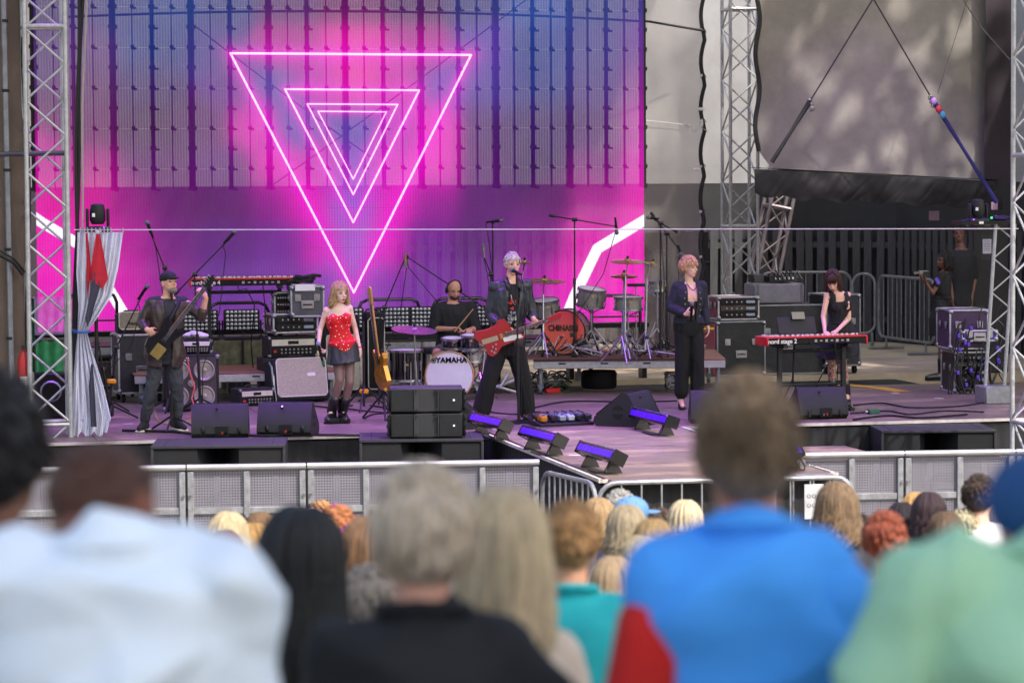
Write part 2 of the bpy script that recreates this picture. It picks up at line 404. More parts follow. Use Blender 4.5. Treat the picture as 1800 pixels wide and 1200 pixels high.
# long steel strap poles tied behind that tower
pz = thing('scaffold_pole', 'thin grey scaffold pole tied along the side scrim next to the truss tower', 'pole', lt+V((-.36, .1, 0)))
bb = B(); bb.cyl((.0, 0, 0), (-.05, 0, 8), .03, n=8); part('tube', bb, ALUD, pz)
bb = B()
for z in (1.2, 2.1, 2.9, 3.7, 4.4, 5.1, 5.6): bb = B(); bb.cyl((-.02, 0, z), (-.02, 0, z+.03), .036, n=8); part('tape_band', bb, BLK, pz)
mt_ = ay(1301, 500, 38.6); mt_.z = 1.1
truss('truss_tower', 'silver truss tower between the two backdrop sheets, in front of the white wall', 'truss', mt_, 7.4, hb=[.05, 1.9, 4.95])
p0 = ay(1318, 560, 40.5); p0.z = 1.1
lm = mat('weathered_truss', '8d8388', .45, .6, var=.2, dirt=.3)
tt = truss('leaning_truss', 'dull truss leaning at a slant behind the middle tower under the tarpaulin hem', 'truss', p0, 2.9, a=.34, rc=.028, lean=(0, .20), m=lm)
rt = az(1826, 804, .88)
t = truss('truss_tower', 'silver truss tower cut by the edge of the picture beside the purple road cases', 'truss', rt, 8.3, hb=[.03, .35, 3.0])
bb = B(); bb.box((0, 0, -.08), (1.1, .9, .1)); bb.box((0, 0, -.5), (.9, .8, .72)); part('ballast_block', bb, BLKM, t)
# ladder-like leg beside it
la = az(1742, 708, 1.1)
lg = thing('lighting_stand', 'narrow two-tube ladder truss stand carrying the small moving lamp by the road cases', 'lighting stand', la)
s_ = FPX/depth(la); hh = (708-394)/s_
for dx in (-.07, .16): bb = B(); bb.cyl((dx, 0, .2), (dx+.12, 0, hh), .022, n=8); part('tube', bb, ALU, lg)
for i in range(9):
    z = .3+i*(hh-.3)/9; e = (hh-.3)/9; bb = B(); x0 = -.07+.12*z/hh; x1 = .16+.12*(z+e)/hh
    a_, c_ = ((x0, x1) if i % 2 else (x1, x0)); bb.cyl((a_, 0, z), (c_, 0, z+e), .009, n=6); part('rung', bb, ALU, lg)
bb = B(); bb.box((.04, 0, .1), (.34, .34, .2), bev=.01); part('base_box', bb, ALUD, lg)
bb = B(); bb.box((-.05, 0, hh+.02), (.75, .3, .04)); part('shelf', bb, BLKM, lg)

# unseen roof above the picture, its outline shaped to keep sun off the stage
rf = thing('shade_roof', 'unseen flat white membrane roof, shaped to shade the stage and soften its light', 'roof')
rm = mat('roof_membrane', 'd2d4d6', .8)      # white membrane, made translucent to brighten the stage with soft daylight
_n = rm.node_tree.nodes; _L = rm.node_tree.links; _t = _n.new('ShaderNodeBsdfTranslucent'); _t.inputs[0].default_value = (.8, .8, .78, 1); _x = _n.new('ShaderNodeMixShader'); _x.inputs[0].default_value = .32
_o = [q for q in _n if q.type == 'OUTPUT_MATERIAL'][0]; _L.new(_n['Principled BSDF'].outputs[0], _x.inputs[1]); _L.new(_t.outputs[0], _x.inputs[2]); _L.new(_x.outputs[0], _o.inputs[0])
for c, d in (((8.7, 26.4, 9.4), (20, 8.2, .12)), ((5.3, 33.1, 9.4), (13.2, 5.0, .12))):
    bb = B(); x_, y_ = d[0]/2, d[1]/2; bb.add([(c[0]-x_, c[1]-y_, c[2]), (c[0]+x_, c[1]-y_, c[2]), (c[0]+x_, c[1]+y_, c[2]), (c[0]-x_, c[1]+y_, c[2])], [(0, 1, 2, 3)]); part('roof_panel', bb, rm, rf)
for y in (22.6, 29.1, 33.6): bb = B(); bb.box((6, y, 9.15), (14, .3, .3)); part('beam', bb, ALUD, rf)

# ---------------------------------------------------------------- LED screen
LY = 35.5; LX0, LZ0 = 2.0, 1.83; PW, PH = .97, .5; NX, NZ = 8, 9
ctl = []   # photo pixel, colour shown on the screen
def row(v, *a):
    for u, c in zip(a[::2], a[1::2]): ctl.append((u, v, c))
row(0, 80, (60,45,110), 140, (62,50,125), 210, (38,60,140), 300, (30,70,150), 400, (40,60,140), 500, (90,40,120), 620, (110,15,110), 740, (80,30,110), 830, (50,60,140), 940, (30,80,170), 1050, (50,70,150), 1130, (70,60,150))
row(90, 80, (80,45,120), 140, (90,45,130), 270, (15,55,140), 380, (60,60,150), 500, (190,20,160), 620, (240,0,180), 740, (190,10,160), 850, (90,60,180), 940, (10,60,150), 1060, (60,60,150), 1130, (110,50,160))
row(150, 140, (95,35,110), 270, (60,25,110), 400, (100,40,150), 480, (80,90,190), 560, (200,30,190), 620, (255,0,190), 700, (220,20,190), 780, (110,70,200), 860, (80,60,170), 940, (30,50,140), 1060, (70,50,140), 1130, (140,30,150))
row(220, 140, (110,20,110), 270, (70,10,90), 360, (90,25,110), 450, (230,0,190), 520, (100,90,200), 620, (90,70,190), 700, (190,20,200), 760, (255,0,210), 850, (80,25,120), 940, (60,15,110), 1060, (80,25,120), 1130, (190,20,170))
row(300, 80, (210,0,170), 140, (170,5,140), 270, (90,10,110), 400, (100,20,130), 490, (245,0,200), 570, (220,0,200), 620, (110,60,210), 680, (235,0,210), 760, (255,0,210), 850, (90,15,120), 940, (55,5,100), 1060, (120,10,130), 1130, (225,0,190))
row(350, 80, (255,0,200), 150, (240,0,190), 230, (160,0,160), 300, (100,5,130), 400, (90,10,120), 480, (130,10,160), 540, (235,0,210), 620, (110,110,255), 690, (240,0,220), 760, (140,5,170), 850, (85,10,130), 960, (100,10,130), 1050, (180,0,170), 1130, (245,0,205))
row(430, 80, (255,0,215), 160, (255,0,210), 230, (190,5,180), 290, (110,20,150), 400, (85,30,150), 500, (100,40,175), 570, (225,0,220), 620, (130,120,255), 670, (235,0,220), 740, (100,20,170), 850, (85,25,140), 950, (115,20,150), 1030, (230,0,200), 1130, (255,0,220))
row(500, 80, (255,0,225), 170, (255,0,225), 235, (215,10,200), 290, (120,30,160), 400, (90,50,180), 500, (105,50,185), 590, (110,60,205), 620, (160,120,250), 660, (125,50,205), 740, (105,50,185), 850, (100,50,170), 930, (160,20,190), 1000, (245,0,220), 1130, (255,0,225))
row(580, 80, (255,0,230), 150, (255,0,230), 215, (220,10,215), 290, (140,30,180), 400, (112,60,190), 600, (110,55,190), 800, (110,50,185), 920, (150,40,200), 1000, (220,10,215), 1130, (255,0,230))
CP = np.array([[*( (lambda p: (p.x, p.z))(ay(u, v, LY)) )] for u, v, c in ctl]); CC = np.array([srgb([x/255 for x in c]) for u, v, c in ctl])
low = np.array([v for u, v, c in ctl]) > 310; CC[low, 0] += .16*CC[low, 2]; CC[low, 2] *= .85; CC[~low, 0] += .03*CC[~low, 2]
def scr(x, z):
    d2 = (CP[:, 0]-x)**2+(CP[:, 1]-z)**2; wt = np.exp(-d2/(2*.2**2))+1e-4/(d2+.05)**2
    return (wt[:, None]*CC).sum(0)/wt.sum()
def ledmat():
    m = bpy.data.materials.new('led_mesh'); m.use_nodes = True; n = m.node_tree.nodes; L = m.node_tree.links; n.clear()
    def M(op, a, b_=None, c_=None, cl=False):
        q = n.new('ShaderNodeMath'); q.operation = op; q.use_clamp = cl
        for i, x in enumerate((a, b_, c_)):
            if x is None: continue
            if isinstance(x, (int, float)): q.inputs[i].default_value = x
            else: L.new(x, q.inputs[i])
        return q.outputs[0]
    g = n.new('ShaderNodeNewGeometry'); sp = n.new('ShaderNodeSeparateXYZ'); L.new(g.outputs['Position'], sp.inputs[0]); X, Z = sp.outputs[0], sp.outputs[2]
    def seg(p, q):
        ax, az_ = p; dx, dz = q[0]-ax, q[1]-az_; l2 = dx*dx+dz*dz
        px = M('SUBTRACT', X, ax); pz_ = M('SUBTRACT', Z, az_)
        t = M('ADD', M('MULTIPLY', px, dx/l2), M('MULTIPLY', pz_, dz/l2), cl=True)
        ex = M('SUBTRACT', px, M('MULTIPLY', t, dx)); ez = M('SUBTRACT', pz_, M('MULTIPLY', t, dz))
        return M('SQRT', M('ADD', M('MULTIPLY', ex, ex), M('MULTIPLY', ez, ez)))
    def P(u, v): p = ay(u, v, LY); return p.x, p.z
    def tri(a, b_, c_): a, b_, c_ = P(*a), P(*b_), P(*c_); return M('MINIMUM', M('MINIMUM', seg(a, b_), seg(b_, c_)), seg(c_, a))
    T = [(tri((405, 94), (828, 97), (622, 514)), .015, .075), (tri((501, 157), (737, 159), (621, 391)), .013, .055), (tri((540, 183), (699, 184), (621, 342)), .010, .03), (tri((559, 196), (679, 197), (621, 315)), .008, .025)]
    bars = [([(40, 368), (75, 392), (150, 436)], .062), ([(175, 480), (218, 552), (226, 590)], .062), ([(1135, 386), (1050, 437), (1010, 520), (1000, 545)], .066)]
    core = None; glow = None
    for d, wd, gw in T:
        c_ = M('SUBTRACT', 1, M('DIVIDE', M('SUBTRACT', d, wd*.6, cl=False), wd*.5), cl=True)
        e = M('EXPONENT', M('MULTIPLY', d, -1/gw)); core = c_ if core is None else M('MAXIMUM', core, c_); glow = e if glow is None else M('MAXIMUM', glow, e)
    wh = None
    for pts, wd in bars:
        for i in range(len(pts)-1):
            d = seg(P(*pts[i]), P(*pts[i+1])); c_ = M('SUBTRACT', 1, M('DIVIDE', M('SUBTRACT', d, wd*.9), wd*.25), cl=True); wh = c_ if wh is None else M('MAXIMUM', wh, c_)
            e = M('MULTIPLY', M('EXPONENT', M('MULTIPLY', d, -1/.1)), .35); glow = M('MAXIMUM', glow, e)
    at = n.new('ShaderNodeAttribute'); at.attribute_name = 'screen'
    def mix(f, a, b_, mode='MIX'):
        q = n.new('ShaderNodeMix'); q.data_type = 'RGBA'; q.blend_type = mode
        for i, x in ((0, f), (6, a), (7, b_)):
            if isinstance(x, tuple): q.inputs[i].default_value = x
            elif isinstance(x, (int, float)): q.inputs[i].default_value = x
            else: L.new(x, q.inputs[i])
        return q.outputs[2]
    c = mix(M('MULTIPLY', glow, .80), at.outputs['Color'], (1.25, .0, .95, 1))
    c = mix(core, c, (2.2, 1.1, 2.1, 1)); c = mix(wh, c, (1.6, 1.5, 1.7, 1))
    # LED strips: fine vertical bars with gaps one can see through
    fx = M('FRACT', M('MULTIPLY', X, 1/.0347)); on = M('LESS_THAN', fx, .62)
    fz = M('FRACT', M('MULTIPLY', Z, 1/.0208)); on2 = M('ADD', M('MULTIPLY', M('LESS_THAN', fz, .7), .3), .7)
    nz = n.new('ShaderNodeTexNoise'); nz.inputs['Scale'].default_value = 1.3; nz.inputs['Detail'].default_value = 3; L.new(g.outputs['Position'], nz.inputs[0])
    vr = M('ADD', M('MULTIPLY', nz.outputs[0], .35), .82)
    em = n.new('ShaderNodeEmission'); L.new(c, em.inputs[0]); L.new(M('MULTIPLY', M('MULTIPLY', vr, on2), LEDS), em.inputs[1])
    df = n.new('ShaderNodeBsdfDiffuse'); df.inputs[0].default_value = (.012, .012, .014, 1)
    ad_ = n.new('ShaderNodeAddShader'); L.new(em.outputs[0], ad_.inputs[0]); L.new(df.outputs[0], ad_.inputs[1])
    tr = n.new('ShaderNodeBsdfTransparent'); mx = n.new('ShaderNodeMixShader'); L.new(M('ADD', M('MULTIPLY', on, .22), .55), mx.inputs[0]); L.new(tr.outputs[0], mx.inputs[1]); L.new(ad_.outputs[0], mx.inputs[2])
    o = n.new('ShaderNodeOutputMaterial'); L.new(mx.outputs[0], o.inputs[0]); return m

LM = ledmat()
led = thing('led_screen', 'big see-through video screen showing glowing pink nested triangles', 'screen')
gx, gzn = 14, 8
for i in range(NX):
    for j in range(NZ):
        x0, z0 = LX0+i*PW+.001, LZ0+j*PH+.001; bb = B()
        vs = [(x0+(PW-.002)*a/gx, LY, z0+(PH-.002)*c/gzn) for c in range(gzn+1) for a in range(gx+1)]
        bb.add(vs, [(c*(gx+1)+a, c*(gx+1)+a+1, (c+1)*(gx+1)+a+1, (c+1)*(gx+1)+a) for c in range(gzn) for a in range(gx)])
        me = bb.mesh('led_panel'); ca = me.color_attributes.new('screen', 'FLOAT_COLOR', 'POINT')
        arr = np.array([[*scr(x, z), 1] for x, _, z in vs], dtype=np.float32); ca.data.foreach_set('color', arr.ravel())
        me.materials.append(LM); o = bpy.data.objects.new('led_panel', me); COL.objects.link(o); o.parent = led
PD = mat('dark_panel_frame', '121216', .5, .3)
mk = {}
for i in range(NX*4+1):
    x = LX0+i*PW/4; k = 0 if i % 4 == 0 else (1 if i % 2 == 0 else 2); wd = (.080, .046, .012)[k]
    if k not in mk:
        bb = B(); bb.box((0, .06, 1.75+(NZ*PH-1.75)/2), (wd, .05, NZ*PH-1.75))
        for j in range(NZ*2):
            z = j*PH/2+.01
            if z < 1.75: continue
            if k == 2 and j % 2: continue
            bb.box((0, .05, z), (wd+.03, .05, .045)); bb.box((.05 if k == 1 else .02, .05, z-.02), (.06, .03, .025))
        me = bb.mesh('frame_post'); smooth(me); me.materials.append(PD); mk[k] = me
    part('frame_post', mk[k], None, led, (x, LY, LZ0), sm=None)
# truss shelf carrying the screen
bb = B(); bb.box((LX0+NX*PW/2, LY+.1, LZ0-.04), (NX*PW+.1, .3, .06)); part('base_rail', bb, BLKM, led)
for i in range(9): bb = B(); bb.box((LX0+i*PW, LY+.1, (1.1+LZ0-.07)/2), (.06, .2, LZ0-.07-1.1)); part('foot', bb, BLKM, led)

# ---------------------------------------------------------------- cloth: wavy mesh sheet behind the screen
def clothgrid(name, fn, nu, nv, m, parent=None, **k):
    bb = B(); vs = [fn(i/nu, j/nv) for j in range(nv+1) for i in range(nu+1)]
    bb.add(vs, [(j*(nu+1)+i, j*(nu+1)+i+1, (j+1)*(nu+1)+i+1, (j+1)*(nu+1)+i) for j in range(nv) for i in range(nu)])
    return part(name, bb, m, parent, ang=180, **k)
sy = 37.6
rx = ay(1245, 250, sy).x
def shf(u, v):
    x = -1+(rx+1)*u; z = 1.3+v*6.2; q = z*3.1+.8*noise.noise((x*.5, z*.5, 1))
    # scalloped edge pulled by the lacing
    if u > .96: x -= (.06+.06*abs(sin(z*pi/.62)))*(u-.96)/.04
    a = .036 if x < 9.4 else .003
    f = a*sin(x*17-z*8+7*noise.noise((x*.45, z*.5, 5)))+a*.9*noise.noise((x*2.2, z*2.6, 7))+.05*noise.noise((x*.6, z*.5, 2))
    return (x, sy+f, z)
shm = mat('grey_scrim', '827e7c', .8, var=.12, scale=2, bump=.15, bscale=150)
shm.node_tree.nodes['Principled BSDF'].inputs['Alpha'].default_value = .52
sh = thing('backdrop_scrim', 'grey wind scrim stretched behind the video screen with a scalloped black edge', 'scrim')
clothgrid('cloth', shf, 330, 130, shm, sh)
bb = B(); bb.tube([V(shf(1, j/80))+V((.01, -.01, 0)) for j in range(81)], .028, 6); part('edge_hem', bb, BLK, sh)
tie = mat('white_cord', 'b9b9b9', .7)
for k in range(8):
    z = 2.6+k*.62; bb = B(); p = V(shf(1, (z-1.3)/6.2)); bb.tube([p, p+V((.13, .3, .03)), p+V((.3, .8, .0))], .006, 4); part('lacing_cord', bb, BLK, sh)
    bb = B(); bb.cyl(p+V((-.02, -.03, 0)), p+V((-.02, -.045, 0)), .02, n=8); part('eyelet', bb, tie, sh)
for k, (u, v) in enumerate(((1232, 192), (1208, 222), (1234, 217), (1225, 298))):
    p = ay(u, v, sy-.04); bb = B(); bb.ell(p, (.06, .006, .022) if k != 2 else (.02, .006, .06), nu=8, nv=5); part('white_patch', bb, mat('patch_white', 'd8d8d8', .7), sh)
bb = B(); bb.tube([ay(1130, 211, sy-.05), ay(1170, 215, sy-.05), ay(1210, 220, sy-.05)], .007, 4); bb.tube([ay(1208, 220, sy-.06), ay(1220, 232, sy-.06), ay(1232, 224, sy-.06), ay(1245, 232, sy-.06)], .006, 4); part('tie_cord', bb, tie, sh)
def wire(name, label, pts, r, m, cat='cable', n=5):
    o = thing(name, label, cat, pts[0]); bb = B(); bb.tube([V(p)-V(pts[0]) for p in pts], r, n); part('strand', bb, m, o); return o
def curve3(p, q, sag, n=14, side=V((0, 0, 0))):
    p, q = V(p), V(q); return [p.lerp(q, i/n)+(V((0, 0, -sag))+side)*(4*(i/n)*(1-i/n)) for i in range(n+1)]
wire('guy_cable', 'dark horizontal cable crossing behind the top of the video screen', curve3(ay(120, 30, 36.4), ay(1132, 38, 36.4), -.10)+curve3(ay(1140, 38, 36.6), ay(1240, 55, 37), 0, 4), .016, BLK)
wire('guy_cable', 'thin dark cable running diagonally down to the left behind the screen', curve3(ay(925, 0, 36.2), ay(480, 325, 36.2), .02), .008, BLK)
wire('guy_cable', 'thin dark cable running diagonally down to the right behind the screen', curve3(ay(335, 40, 36.3), ay(650, 275, 36.3), .02), .008, BLK)

# tarpaulin on the right with its crumpled plastic hem
ty = 36.4
def tf(u, v):
    # left edge follows the lacing, lower edge lifts to the left
    px = 1332+u*(1740-1332); 
    vb = 300+ 16*u; vt = -120
    if u < .12: vb -= 34*(1-u/.12)**2
    pv = vb+(vt-vb)*v
    if u < .05: px += 4*sin(pv*.05)*(1-u/.05)
    y = ty-.35*sin(pi*min(1, u*1.05))*(1-v)**2-.25*(1-v)**6*0
    p = ay(px, pv, y); p.y += .03*noise.noise((p.x*1.2, p.z*1.2, 4))+.012*noise.noise((p.x*6, p.z*.9, 8))*(1-v)
    return p
tpm = mat('taupe_tarpaulin', '827e79', .85, var=.2, scale=2, bump=.8, bscale=160)
tp = thing('tarpaulin', 'large taupe shade tarpaulin hanging above the keyboard player with dappled light', 'tarpaulin')
clothgrid('cloth', tf, 90, 90, tpm, tp)
bb = B(); bb.tube([V(tf(0, j/60))+V((-.01, -.01, 0)) for j in range(61)], .03, 6); part('edge_hem', bb, BLK, tp)
def tf2(u, v):
    px = 1732+u*54; pv = 322-480*v; p = ay(px, pv, ty-.2); p.y += .05*noise.noise((p.x*3, p.z*.6, 4)); return p
clothgrid('side_flap', tf2, 12, 50, mat('dark_flap', '2a2228', .8, var=.5, scale=2, bump=.4, bscale=150), tp)
hm = mat('black_plastic_sheet', '121016', .5, var=.2, scale=4, spec=.35)
def hf(u, v):
    px = 1326+u*(1762-1326); vt = 297+22*u; vb = 344+30*u-8*u*u+3*sin(u*40)
    if u < .05: vb -= 6*(1-u/.05)
    p = ay(px, vb+(vt-vb)*v, ty-.38)
    q = noise.noise((p.x*7, p.z*3, 2)); q2 = noise.noise((p.x*2.2+p.z*2, p.z*5, 6)); q3 = 1-abs(noise.noise((p.x*5+p.z*3, p.z*5, 11)))*2
    p.y += -.012*sin(pi*v)+.010*q2+.012*noise.noise((p.x*4+p.z*3, p.z*1.2, 3))+.005*(1-2*abs(noise.noise((p.x*7-p.z*5, p.z*3, 21)))); return p
clothgrid('plastic_hem', hf, 220, 30, hm, tp)
def hf2(u, v):
    p = V(hf(u, 1)); p.y += .4*v; p.z += .02; return p
clothgrid('hem_fold', hf2, 60, 2, hm, tp)
# pink tags on the wall by the hem
for k, (u, v, w_, h_, l) in enumerate(((1642, 379, .15, .13, 'square pink tag on the dark wall under the tarpaulin hem'), (1748, 362, .09, .10, 'small pink tag beside the moving lamp on the ladder stand'))):
    p = ay(u, v, 38.0 if k == 0 else 35.4); o = thing('paper_tag', l, 'tag', p); bb = B(); bb.box((0, 0, 0), (w_, .01, h_)); part('card', bb, mat('pink_card', '9b7f96', .8), o)
    bb = B(); bb.cyl((0, 0, h_/2), (0, 0, h_/2+.25), .004, n=4); part('string', bb, BLK, o)

# brown side scrim on the left
sm_ = mat('brown_scrim', '6a5c52', .9, var=.25, scale=1.2, bump=.5, bscale=120)
ss = thing('side_scrim', 'dark brown mesh curtain closing the side of the stage beside the truss tower', 'curtain')
e1 = ay(46, 400, 29.3).x
def sf(u, v):
    z = .2+v*8; x = e1-3.2*(1-u); x += (.02*sin(z*2.2) if u > .9 else 0)
    return (x, 29.3+.05*noise.noise((x*.8, z*.5, 3))+.02*noise.noise((x*3, z*2, 3)), z)
clothgrid('cloth', sf, 40, 80, sm_, ss)
bb = B(); bb.tube([V(sf(1, j/50))+V((.012, -.02, 0)) for j in range(51)], .02, 6); part('edge_hem', bb, BLK, ss)
bb = B(); bb.tube([ay(0, 448, 29.1), ay(25, 462, 29.1), ay(40, 482, 29.15)], .02, 5); bb.tube([ay(0, 440, 29.1), ay(26, 456, 29.1), ay(44, 478, 29.15)], .012, 5); part('zip_seam', bb, BLK, ss)
o = thing('scaffold_pole', 'short horizontal tube crossing the brown scrim to the truss tower', 'pole', ay(-30, 272, 28.9)); bb = B()
bb.tube([V((0, 0, 0)), ay(118, 269, 29.3)-ay(-30, 272, 28.9)], .026, 8); part('tube', bb, mat('dark_tube', '5d6068', .4, .8), o)

# dark drape under the scrim right of the screen
o = thing('black_drape', 'black pleated drape hanging right of the video screen behind the second drum kit', 'drape')
pa, pb = ay(1128, 500, 38.2), ay(1246, 500, 38.2)
drape('cloth', (pa.x, 38.2, 0), (pb.x, 38.2, 0), 1.1, ay(1190, 408, 38.2).z, mat('drape_black', '2c2a2d', .9, var=.3, bump=.3), o, amp=.03, wl=.22)
bb = B(); bb.tube(curve3(ay(1128, 428, 38), ay(1248, 462, 38), .05), .025, 6); part('sagging_cable', bb, BLK, o)

# stretched wire across the front and rigging ropes
wy = 29.0
wire('stretched_wire', 'thin pale wire stretched straight across the whole stage above the musicians', [ay(130, 404, wy), ay(900, 403.2, wy), ay(1790, 402, wy)], .006, mat('pale_wire', 'cfc8d2', .4, .3), cat='wire')
def strap(label, a, b_, c, y, cm):
    o = thing('rigging_rope', label, 'rope', ay(*a, y)); O = ay(*a, y)
    bb = B(); bb.tube([V((0, 0, 0)), ay(*b_, y)-O], .010, 5); part('rope', bb, BLK, o)
    bb = B(); bb.tube([ay(*b_, y)-O, ay((b_[0]+c[0])/2, (b_[1]+c[1])/2, y-.02)-O, ay(*c, y)-O], [.035, .022, .03], 6); part('webbing', bb, cm, o)
    bb = B()
    p = ay(*b_, y)-O
    for k in range(3):
        q = p+V((.02*(k-1), -.02, -.05*k)); bb.lathe([(.022, -.006), (.034, 0), (.022, .006)], q, (0, 1, .3), 10)
    part('shackle', bb, CHROME, o); return o
strap('dark rope and webbing strap slanting down to the left across the tarpaulin', (1535, -2), (1424, 178), (1357, 285), 35.2, BLK)
r_ = strap('rope with red and blue links and a blue ratchet strap slanting down to the right', (1535, -2), (1637, 172), (1752, 356), 35.0, mat('blue_webbing', '26226a', .6, var=.2))
O = ay(1535, -2, 35.0)
for u, v, c in ((1641, 178, 'b58ad0'), (1650, 192, 'c03040'), (1657, 202, '4a9ac0')):
    bb = B(); bb.ell(ay(u, v, 34.95)-O, (.045, .03, .05), nu=8, nv=6); part('link', bb, mat('link_'+c, c, .4), r_)
wire('rigging_rope', 'very thin cord hanging in front of the tarpaulin towards the ratchet strap', [ay(1702, -5, 35.6), ay(1648, 165, 35.2)], .004, BLK, 'rope')
wire('rigging_rope', 'thin twisted rope at the upper corner of the tarpaulin near its dark side flap', [ay(1690, -5, 35.9), ay(1722, 45, 35.9), ay(1775, 105, 35.9)], .009, mat('grey_rope', '6d6468', .8), 'rope')
# cables hanging beside the left tower
for k, (u0, u1, r, c, l) in enumerate(((139, 131, .022, BLK, 'thick black cable hanging from above just beside the truss tower'), (151, 137, .013, mat('pale_cable', 'a59a98', .5), 'thin pale cable hanging from above beside the thick black one'), (146, 127, .016, BLK, 'black cable between the pale cable and the truss tower'))):
    wire('hanging_cable', l, [ay(u0+ (2*sin(j*.7+k)), -40+j*44, 29.2)+V(((u1-u0)*j/18/165, 0, 0)) for j in range(19)], r, c)

# tree out of the picture on the right: its leaves throw the dapples on the tarpaulin
lfm = mat('leaf_green', '3f5a24', .6, var=.3)
def tree(label, base, h, r, nl, seed, ls=1):
    rnd = random.Random(seed); o = thing('leafy_tree', label, 'tree', base)
    bb = B(); bb.tube([(0, 0, 0), (.1, 0, h*.3), (0, .1, h*.6), (.1, 0, h*.9)], [.3, .22, .15, .05], 8)
    for k in range(9):
        a = k*2.4; z = h*(.35+.06*k); bb.tube([(0, 0, z), (cos(a)*r*.4, sin(a)*r*.4, z+.8), (cos(a)*r*.8, sin(a)*r*.8, z+1.3)], [.09, .05, .02], 5)
    part('trunk', bb, mat('bark', '4a3f34', .9, var=.3, bump=.5), o)
    bb = B(); cl = [(V((rnd.gauss(0, 1), rnd.gauss(0, 1), rnd.gauss(0, .8))).normalized()*r*rnd.uniform(.3, .95)) for _ in range(40)]
    for i in range(nl):
        c = cl[i % 20]; p = V((0, 0, h*.75))+c+V((rnd.gauss(0, .5), rnd.gauss(0, .5), rnd.gauss(0, .4)))*ls
        M = Matrix.Rotation(rnd.uniform(0, 6.3), 3, 'Z')@Matrix.Rotation(rnd.uniform(-1, 1), 3, 'X'); s = rnd.uniform(.10, .18)*ls
        bb.add([p+M@V((-s, 0, 0)), p+M@V((0, -s*.5, 0)), p+M@V((s, 0, .0)), p+M@V((0, s*.5, 0))], [(0, 1, 2, 3)])
    part('crown', bb, lfm, o, kind='stuff', sm=None)
tree('unseen leafy tree added behind the camera to shade the nearest spectators', (4.8, -2.5, 2.0), 14, 5.5, 3600, 8, 2.4)  # put out of view to keep direct sun off the near crowd
tree('leafy tree beside the stage whose crown shades the tarpaulin', (18.3, 27.0, 0), 23, 3.7, 950, 3, 1.7)

# lamps that wash the stage purple, hung under the roof above the picture
WLAB = iter(['first', 'second', 'third', 'fourth', 'fifth', 'sixth'])
def wash(loc, aim, e, col, size=70, blend=.8):
    o = thing('wash_lamp', 'violet wash lamp under the stage roof, %s of six from the brown side scrim' % next(WLAB), 'lamp', loc, 0, 'wash lamps under the stage roof'); d = V(aim)-V(loc)
    bb = B(); q = d.normalized(); bb.cyl(-q*.3, -q*.02, .14, .16, 16); bb.cyl((0, 0, .35), (0, 0, 0), .04); part('housing', bb, BLK, o)
    l = bpy.data.lights.new('wash', 'SPOT'); l.energy = e; l.color = col; l.spot_size = radians(size); l.spot_blend = blend; l.shadow_soft_size = .15
    lo = bpy.data.objects.new('wash_light', l); COL.objects.link(lo); lo.parent = o; lo.rotation_euler = d.to_track_quat('-Z', 'Y').to_euler(); lo.location = q*.03
PUR = (.36, .04, 1)
for x, ax, e in ((2.6, 2.6, 520), (5.0, 4.8, 520), (7.2, 7.2, 620), (10.8, 11.0, 520)):
    wash((x, 30.2, 8.9), (ax, 29.3, 1.1), e*PK, PUR)
wash((7.1, 27.2, 8.9), (7.1, 25.6, 1.1), 480*PK, PUR, 60)
wash((12.2, 30.2, 8.9), (13.0, 36.0, 3.7), 170*PK, PUR, 34)
# ================================================================= BARRIERS
BM = mat('galvanised', '8d8f94', .5, .5, var=.3, scale=14, dirt=.3, bump=.1)
RAILM = mat('bright_rail', 'b4b5ba', .35, .6, var=.15)
MESH = meshed('perforated_sheet', '7f7d88', .024, .45, .5, .4)
def crowd_barrier(label, p0, p1):
    p0, p1 = V(p0), V(p1); L = (p1-p0).length-.012; t = (p1-p0).normalized(); rz = atan2(t.y, t.x)
    o = thing('crowd_barrier', label, 'barrier', (p0.x, p0.y, 0), rz, 'mesh-fronted crowd barriers in front of the stage'); h = 1.2
    bb = B(); bb.cyl((0, 0, h), (L, 0, h), .026, n=12); part('top_rail', bb, RAILM, o)
    for x in (.03, L/2, L-.03): bb = B(); bb.box((x, .012, h/2-.015), (.05, .045, h-.05), bev=.004); part('post', bb, BM, o)
    for z in (.82, .42, .06): bb = B(); bb.box((L/2, .02, z), (L-.1, .03, .055), bev=.003); part('cross_rail', bb, BM, o)
    bb = B(); bb.add([(.05, .03, .06), (L-.05, .03, .06), (L-.05, .03, h-.03), (.05, .03, h-.03)], [(0, 1, 2, 3)]); part('mesh_panel', bb, MESH, o, sm=None)
    for x in (.25*L, .75*L): bb = B(); bb.box((x, .45, .55), (.045, .03, 1.35), rx=.62); part('rear_brace', bb, BM, o)
    bb = B(); bb.box((L/2, .45, .012), (L, 1.1, .02)); part('tread_plate', bb, BM, o)
    for x in (.02, L-.02):
        for z in (.25, .95): bb = B(); bb.cyl((x, -.022, z), (x, -.03, z), .014, n=8); part('bolt', bb, CHROME, o)
vl = lambda u: 826.5-(u-0)*.0155 if u < 960 else 800-(u-1410)*.0175
